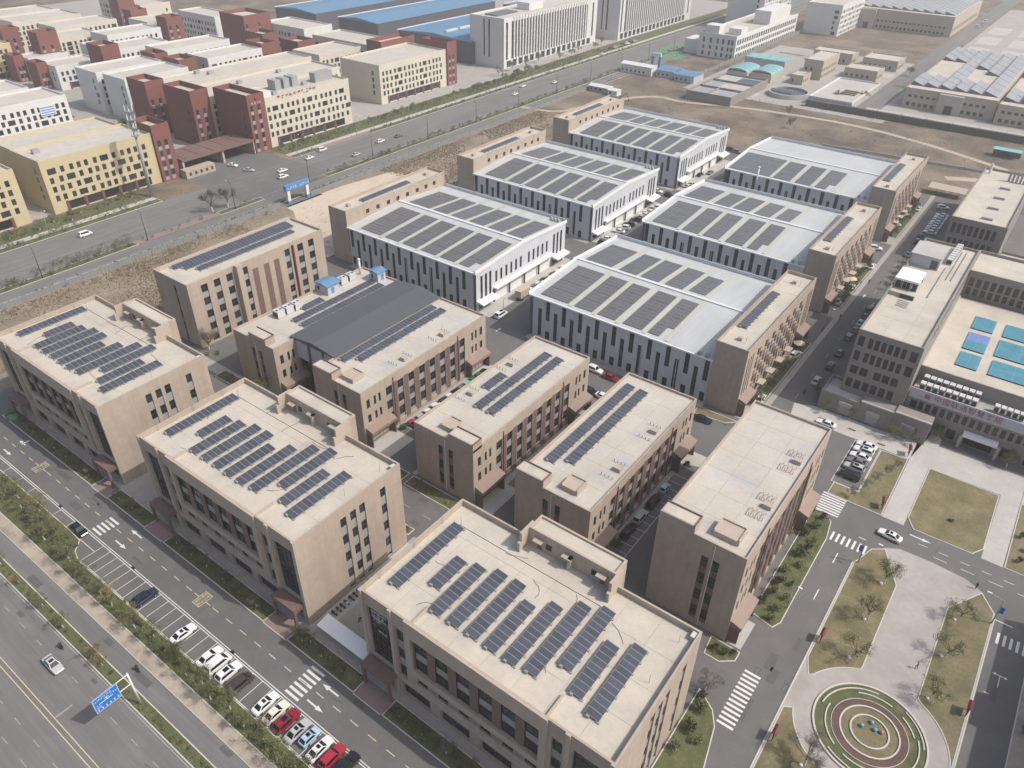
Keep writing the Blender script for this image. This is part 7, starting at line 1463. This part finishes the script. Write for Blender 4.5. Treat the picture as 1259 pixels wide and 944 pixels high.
# beds of row two and back side of the front row
for x0, x1, y0, y1, nm in ((-160, -140, 85.6, 88.2, 'left wing'), (-138, -124, 85.6, 88.2, 'grey metal hall'), (-104, -93, 85.6, 88.2, 'red car lane'), (-91.8, -76, 85.6, 88.2, 'three-array building'), (-72, -48.5, 85.6, 88.2, 'roof-hatch building'), (-100, -80.5, 74.9, 76.3, 'back of the middle front block'), (-78, -66, 74.9, 76.3, 'passage with the scooters'), (-40, -22, 74.9, 76.3, 'back of the nearest front block')):
    for i in range(int((x1 - x0) * .9)): mass('bed_shrubbery', _vr.choice(['leaf_dark', 'leaf_olive', 'leaf_bright']), U_(x0 + .6, x1 - .6), U_(y0, y1), U_(.4, .85))
tree('bare', -172, 92, 6.5, 'leafless tree at the corner of the five-storey building'); bush('leaf_bright', -168, 92, 1.3, 'rounded bright shrub at the corner of the five-storey building', None); bush('leaf_bright', -170, 90.2, 1.1, 'smaller rounded shrub by the five-storey building', None)
tree('olive', -142, 87, 6, 'loose olive-green tree in the shade before the left wing'); bush('leaf_dark', -105, 99.2, 1.9, 'clipped green shrub in front of the red car', None, zs=.8); bush('leaf_dark', -45.2, 98.0, 1.8, 'dark shrub before the first black car in the lane', None, zs=.8); bush('leaf_red', -44.8, 128.6, 1.7, 'round dark red shrub at the far entrance of the lane', None, zs=.9)
# bushes on the right of the tall empty-roofed building
BB = [(-14.5, 131.1, 'leaf_red', 1.7), (-15.0, 127.7, 'leaf_olive', 1.9), (-16.2, 124.2, 'leaf_dark', 2.0), (-13.8, 123.5, 'leaf_gold', 1.3), (-15.1, 118.3, 'leaf_dark', 2.4), (-14.2, 120.8, 'leaf_dark', 1.8), (-15.8, 112.2, 'leaf_olive', 2.0), (-14.0, 115, 'leaf_bright', 1.5), (-15.6, 108.9, 'leaf_red', 1.9), (-13.6, 109.6, 'leaf_bright', 1.3), (-15.6, 105.6, 'leaf_dark', 2.1), (-13.9, 102.0, 'leaf_bright', 1.6), (-13.9, 99.4, 'leaf_bright', 1.7), (-16.4, 102.4, 'leaf_dark', 1.8), (-13.4, 105.6, 'leaf_olive', 1.4), (-17.6, 87.6, 'leaf_bright', 1.5), (-16.3, 88.6, 'leaf_red', 1.2), (-19.2, 87.6, 'leaf_red', 1.5), (-16.4, 75.1, 'leaf_dark', 2.2), (-16.0, 71.3, 'leaf_dark', 2.3), (-14.2, 69.9, 'leaf_bright', 1.6), (-16.6, 66.8, 'leaf_olive', 2.0), (-17.0, 77.4, 'leaf_red', 1.4), (-13.6, 62.5, 'leaf_bright', 1.5), (-15.6, 60, 'leaf_dark', 2.0)]
_c = {}
for x, y, k, s in BB:
    wh = 'beside the tall empty-roofed building' if y > 95 else ('at its front corner kerb' if y > 82 else 'in the bed by the lower crosswalk'); _c[(k, wh)] = _c.get((k, wh), 0) + 1
    bush(k, x, y, s, f'{ORD[_c[(k, wh)] - 1]} {BN[k]} shrub from the ring road {wh}', 'garden shrubs right of the tall building')
tree('bare', -17.2, 79.2, 4.5, 'leafless tree at the corner above the lower crosswalk')
# plaza trees
for i, (x, y, k, h) in enumerate(((.4, 110.5, 'spring', 6.0), (.6, 100.6, 'spring', 5.6), (13.6, 120.5, 'spring', 5.2), (13.4, 110.7, 'spring', 5.4), (13.4, 100.6, 'spring', 5.6), (.5, 121.0, 'olive', 5.8), (.5, 76.7, 'bare', 6.0), (-3.4, 68, 'bare', 5.2))):
    tree(k, x, y, h, ['fresh green tree in the middle of the left plaza lawn', 'fresh green tree at the near end of the left plaza lawn', 'fresh green tree near the tip of the right plaza lawn', 'fresh green tree in the middle of the right plaza lawn', 'fresh green tree of the right plaza lawn nearest the round bed', 'thin olive tree overhanging the plaza near the ring road', 'leafless tree at the bottom edge beside the round plaza', 'leafless tree on the lower lawn at the photo edge'][i], 'plaza trees', w=1.15)
    b = MB(); b.sphere((0, 0, .1), .38, 8, 5, 0, .7); tag(b.build('stone', ['bark_whitewash'], None, True, (x - .5, y - .35, .06)), f'pale stone at the foot of the {["middle left", "near left", "far right", "middle right", "near right", "overhanging", "bottom edge", "lower lawn"][i]} plaza tree', 'stone', 'pale stones under the plaza trees')
bush('leaf_dark', 7.2, 147, 1.2, 'dark green shrub patch in the middle of the wide lawn', None, zs=.5)
for i in range(5): tree('bare', -12 + 1.4 * i, 141.5 + 4 * i, 2.4, f'low leafless shrub tree on the lawn with the six cars, {nth("lw")} from the road', 'leafless shrubs on the lawn')
for i, (x, y) in enumerate(((20.5, 143), (21.5, 147), (19.6, 150.5))): bush('leaf_red', x, y, 1.3, f'dark red shrub at the right photo edge, {ORD[i]} from the ring road', 'dark red shrubs')
for i, (x, y) in enumerate(((27, 94), (27.5, 86), (28.5, 111), (27, 103))): bush('leaf_dark', x, y, 1.7, f'dark shrub beyond the shaded road at the right edge, {["second", "lowest", "topmost", "third"][i]} of four', 'dark shrubs at the right edge')
for i, (x, y, k, h) in enumerate(((-26.5, 168.6, 'olive', 3.4), (-20.6, 169.4, 'olive', 3.2), (-11.4, 168.3, 'olive', 4.6), (-8.9, 168.8, 'olive', 4.0), (-5.9, 168.8, 'bare', 4.0), (-30.3, 174.1, 'dark', 3.0), (-1.7, 174.0, 'dark', 4.0), (13.6, 173.6, 'dark', 4.6))): tree(k, x, y, h, f'{KN[k]} tree, {ORD[i]} from the left in front of the grey brick annexe', 'trees before the grey brick annexe')
_n = 0
for d in (0, 65, 131):
    for i in range(9):
        x, y = -41.6 + U_(-.5, .5), 162 + d + 4.2 * i
        if d == 0 and abs(y - 189) < 2.5: continue
        tree(_vr.choice(['dark', 'olive', 'dark']), x, y, U_(2.6, 3.8), f'small bushy tree beside the {["nearest", "middle", "farthest"][(0, 65, 131).index(d)]} brown wing, {nth(("w", d))} from the camera', f'bushy trees beside the {["nearest", "middle", "farthest"][(0, 65, 131).index(d)]} brown wing', w=1.1)
for i in range(6): tree('olive', -32.2, 247 + 5 * i, 3.0, f'small tree in the shade of the far right-hand road, {nth("rs")} from the camera', 'small trees in the road shade')
# highway verges
for i in range(95):
    y = 30 + 7.2 * i
    if 172 < y < 204: continue
    for _q in range(3 if y < 125 else 2): mass('verge_shrubbery', 'leaf_grey' if y < 160 and _vr.random() < .7 else _vr.choice(['leaf_dark', 'leaf_olive']), -251.4 + U_(-1.2, 1.2), y + U_(-3.4, 3.4), U_(1.2, 2.4), n=90)
for i in range(95):
    y = 28 + 4.3 * i
    if 172 < y < 188: continue
    mass('verge_shrubbery', _vr.choice(['leaf_olive', 'leaf_bright', 'leaf_dark']), -242.2 + U_(-.4, .4), y, U_(.6, 1.3))
for i in range(46):
    y = 24 + 11.0 * i
    if 144 < y < 214 or 226 < y < 262: continue
    for _q in range(4): mass('verge_shrubbery', _vr.choice(['leaf_grey', 'leaf_olive', 'leaf_dark']) if y < 146 else 'leaf_dark', -281 + U_(-.8, .8), y + U_(-5, 5), U_(1.0, 1.8))
for i in range(70):
    y = 30 + 5.6 * i
    if 145 < y < 212: continue
    tree(_vr.choice(['olive', 'dark', 'spring']), -290 + U_(-3, 3), y + U_(-1.5, 1.5), U_(2.2, 4.2) if y < 380 else U_(4, 6.5), f'small tree, {nth(y < 160) if y < 160 else nth("b") if y < 275 else nth("c") if y < 360 else nth("d")} from the left on the grass before the ' + ('yellow blocks' if y < 160 else 'lettered cream block' if y < 275 else 'farthest cream block' if y < 360 else 'first tall slab'), 'small trees before the district buildings')
for i in range(9): tree('olive' if i % 2 else 'gold', -300 + U_(-4, 4), 392 + 15 * i, U_(5, 7), f'bushy tree at the foot of the tall white slabs, {nth("sl")} from the left', 'bushy trees at the foot of the slabs')
tree('bare', -254.5, 151.5, 10, 'large leafless tree by the highway opposite the gate canopy', None, w=.8); tree('bare', -254, 158, 9, 'second leafless tree by the highway opposite the gate canopy', None, w=.8)
for i in range(10): tree(_vr.choice(['dark', 'olive']), -360 + U_(-18, 18), 184 + U_(-6, 6), U_(4, 6), 'garden tree among others behind the yellow blocks', 'trees in the district garden')
for i in range(14): tree('olive', -520 + U_(-60, 120), U_(170, 200), U_(4, 6), 'tree between inner district blocks', 'trees between inner district blocks')
for i, (x, k, h_) in enumerate(((-157.5, 'olive', 4.2), (-150, 'spring', 4), (-141.5, 'olive', 4.8), (-132.5, 'spring', 4.6), (-124, 'olive', 4.4), (-115.5, 'olive', 4), (-107.5, 'spring', 4.2), (-99, 'olive', 4.4), (-91.5, 'dark', 3.6), (-84.5, 'spring', 4.4), (-77, 'olive', 4.2), (-68.5, 'spring', 4.8), (-61, 'spring', 4.4))): tree(k, x, 29.2 + U_(-.5, .5) + (1.6 if x < -130 else 0), h_, f'{nth((k, hz_(x), 2))} {KN[k]} bushy tree in the parking strip, {hz_(x)}', 'bushy trees in the parking strip', w=1.15)
for x, y in ((-148, 500), (-118, 470), (-106, 480), (-100, 560), (-128, 420), (-120, 400)): tree('bare', x, y, 6, 'lone leafless tree near the long dark wall', 'lone trees near the long dark wall')
for i in range(150): mass('verge_shrubbery', 'leaf_grey' if _vr.random() < .75 else 'leaf_olive', U_(-257, -250.6), U_(28, 118), U_(1.4, 2.6), n=100)
for i in range(70): mass('verge_shrubbery', _vr.choice(['leaf_grey', 'leaf_olive', 'leaf_dark']), U_(-285, -279.8), U_(28, 142), U_(1.0, 2.2), n=90)
for i in range(110): mass('verge_shrubbery', _vr.choice(['leaf_dark', 'leaf_olive', 'leaf_grey']), U_(-253.5, -250), U_(208, 420), U_(1.0, 2.2), n=80)
for i in range(60): mass('field_scrub', _vr.choice(['leaf_grey', 'leaf_olive', 'leaf_gold']), U_(-238, -232), U_(30, 165), U_(.8, 1.8), z=0, n=60)
for i in range(90): mass('field_scrub', _vr.choice(['leaf_gold', 'leaf_gold', 'leaf_grey']), U_(-237, -192), U_(226, 345), U_(1.0, 2.0), z=0, zs=.7, n=80)
for i in range(50): mass('field_scrub', _vr.choice(['leaf_olive', 'leaf_grey']), U_(-190, 40), U_(350, 445), U_(.8, 1.8), z=0, zs=.6, n=60)
for (nm, k), (b, _q) in MASS.items(): tag(b.build(nm, [k]), kind='stuff')
# dry grass and turf as ground cover
def tufts(name, n, areas, m, smin, smax, seed, lean=.5, reject=None):
    rng = random.Random(seed); b = MB()
    for _ in range(n):
        a = rng.choices(areas, [abs((q[1] - q[0]) * (q[3] - q[2])) for q in areas])[0]; x, y = rng.uniform(a[0], a[1]), rng.uniform(a[2], a[3])
        k = math.sin(x * .21 + 1.3) + math.sin(y * .17 + x * .05) + math.sin((x + y) * .09)
        if k < rng.uniform(-1.6, 1.2) or (reject and reject(x, y)): continue
        for _b in range(4):
            s = rng.uniform(smin, smax); t = rng.uniform(0, 6.3); dx, dy = math.cos(t), math.sin(t); l_ = rng.uniform(-lean, lean) * s
            b.poly([(x - dx * s * .22, y - dy * s * .22, 0), (x + dx * s * .22, y + dy * s * .22, 0), (x + dx * s * .05 - dy * l_, y + dy * s * .05 + dx * l_, s), (x - dx * s * .3 - dy * l_ * .8, y - dy * s * .3 + dx * l_ * .8, s * .8)])
    o = b.build(name, [m]); tag(o, kind='stuff'); return o
tufts('dry_grass', 40000, [(-238.4, -196.5, 24, 150), (-238.4, -191, 224, 345), (-226, -196, 345, 372)], 'dry_grass', .2, .5, 3, reject=lambda x, y: 203 > y > 150)
tufts('dry_grass', 6000, [(-235, 60, 347, 447), (-190, -107, 604, 700)], 'dry_grass', .15, .4, 4)
tufts('grass', 14000, [(-205, -30, 27.9, 30.5), (-205, -130, 30, 33.4), (-205, -60, 20.2, 21.9), (-186, -25, 43.6, 46.4), (-18, -12, 50, 76), (-17, -12.6, 100, 133)], 'leaf_olive', .12, .3, 6, reject=lambda x, y: y > 43 and y < 47 and any(a - .1 < x < a + 6.4 for a in (-144.8, -124.5, -86.5, -63.3, -25.1)))
tufts('grass', 5000, [(-252.6, -250, 30, 118), (-243, -241.2, 30, 420), (-296, -286.3, 30, 145), (-297, -286.3, 215, 500)], 'leaf_olive', .25, .7, 8)
# rubble on the beige yard and the bare strip
rng = random.Random(12); b = MB()
for _ in range(420):
    x, y = rng.choice([(rng.uniform(-198, -190), rng.uniform(205, 217)), (rng.uniform(-236, -192), rng.uniform(150, 178)), (rng.uniform(-200, -188), rng.uniform(80, 92)), (rng.uniform(-210, -150), rng.uniform(352, 385))]); s = rng.uniform(.15, .55); b.box(x, x + s, y, y + s * rng.uniform(.6, 1.4), 0, s * .6)
tag(b.build('rubble', ['concrete_pale']), kind='stuff')

# ================================================================ HAZE
hm = bpy.data.materials.new('haze'); hm.use_nodes = True; nt = hm.node_tree
for n_ in list(nt.nodes):
    if n_.type != 'OUTPUT_MATERIAL': nt.nodes.remove(n_)
pv = nt.nodes.new('ShaderNodeVolumePrincipled'); pv.inputs['Color'].default_value = (.98, .97, .95, 1); pv.inputs['Density'].default_value = .00029; pv.inputs['Anisotropy'].default_value = .35
nt.links.new(pv.outputs[0], nt.nodes[0].inputs['Volume']); M['haze'] = hm
b = MB(); b.box(-HZ - 50, HZ + 50, -HZ - 50, HZ + 50, -1, 125); tag(b.build('haze', ['haze']), kind='stuff')
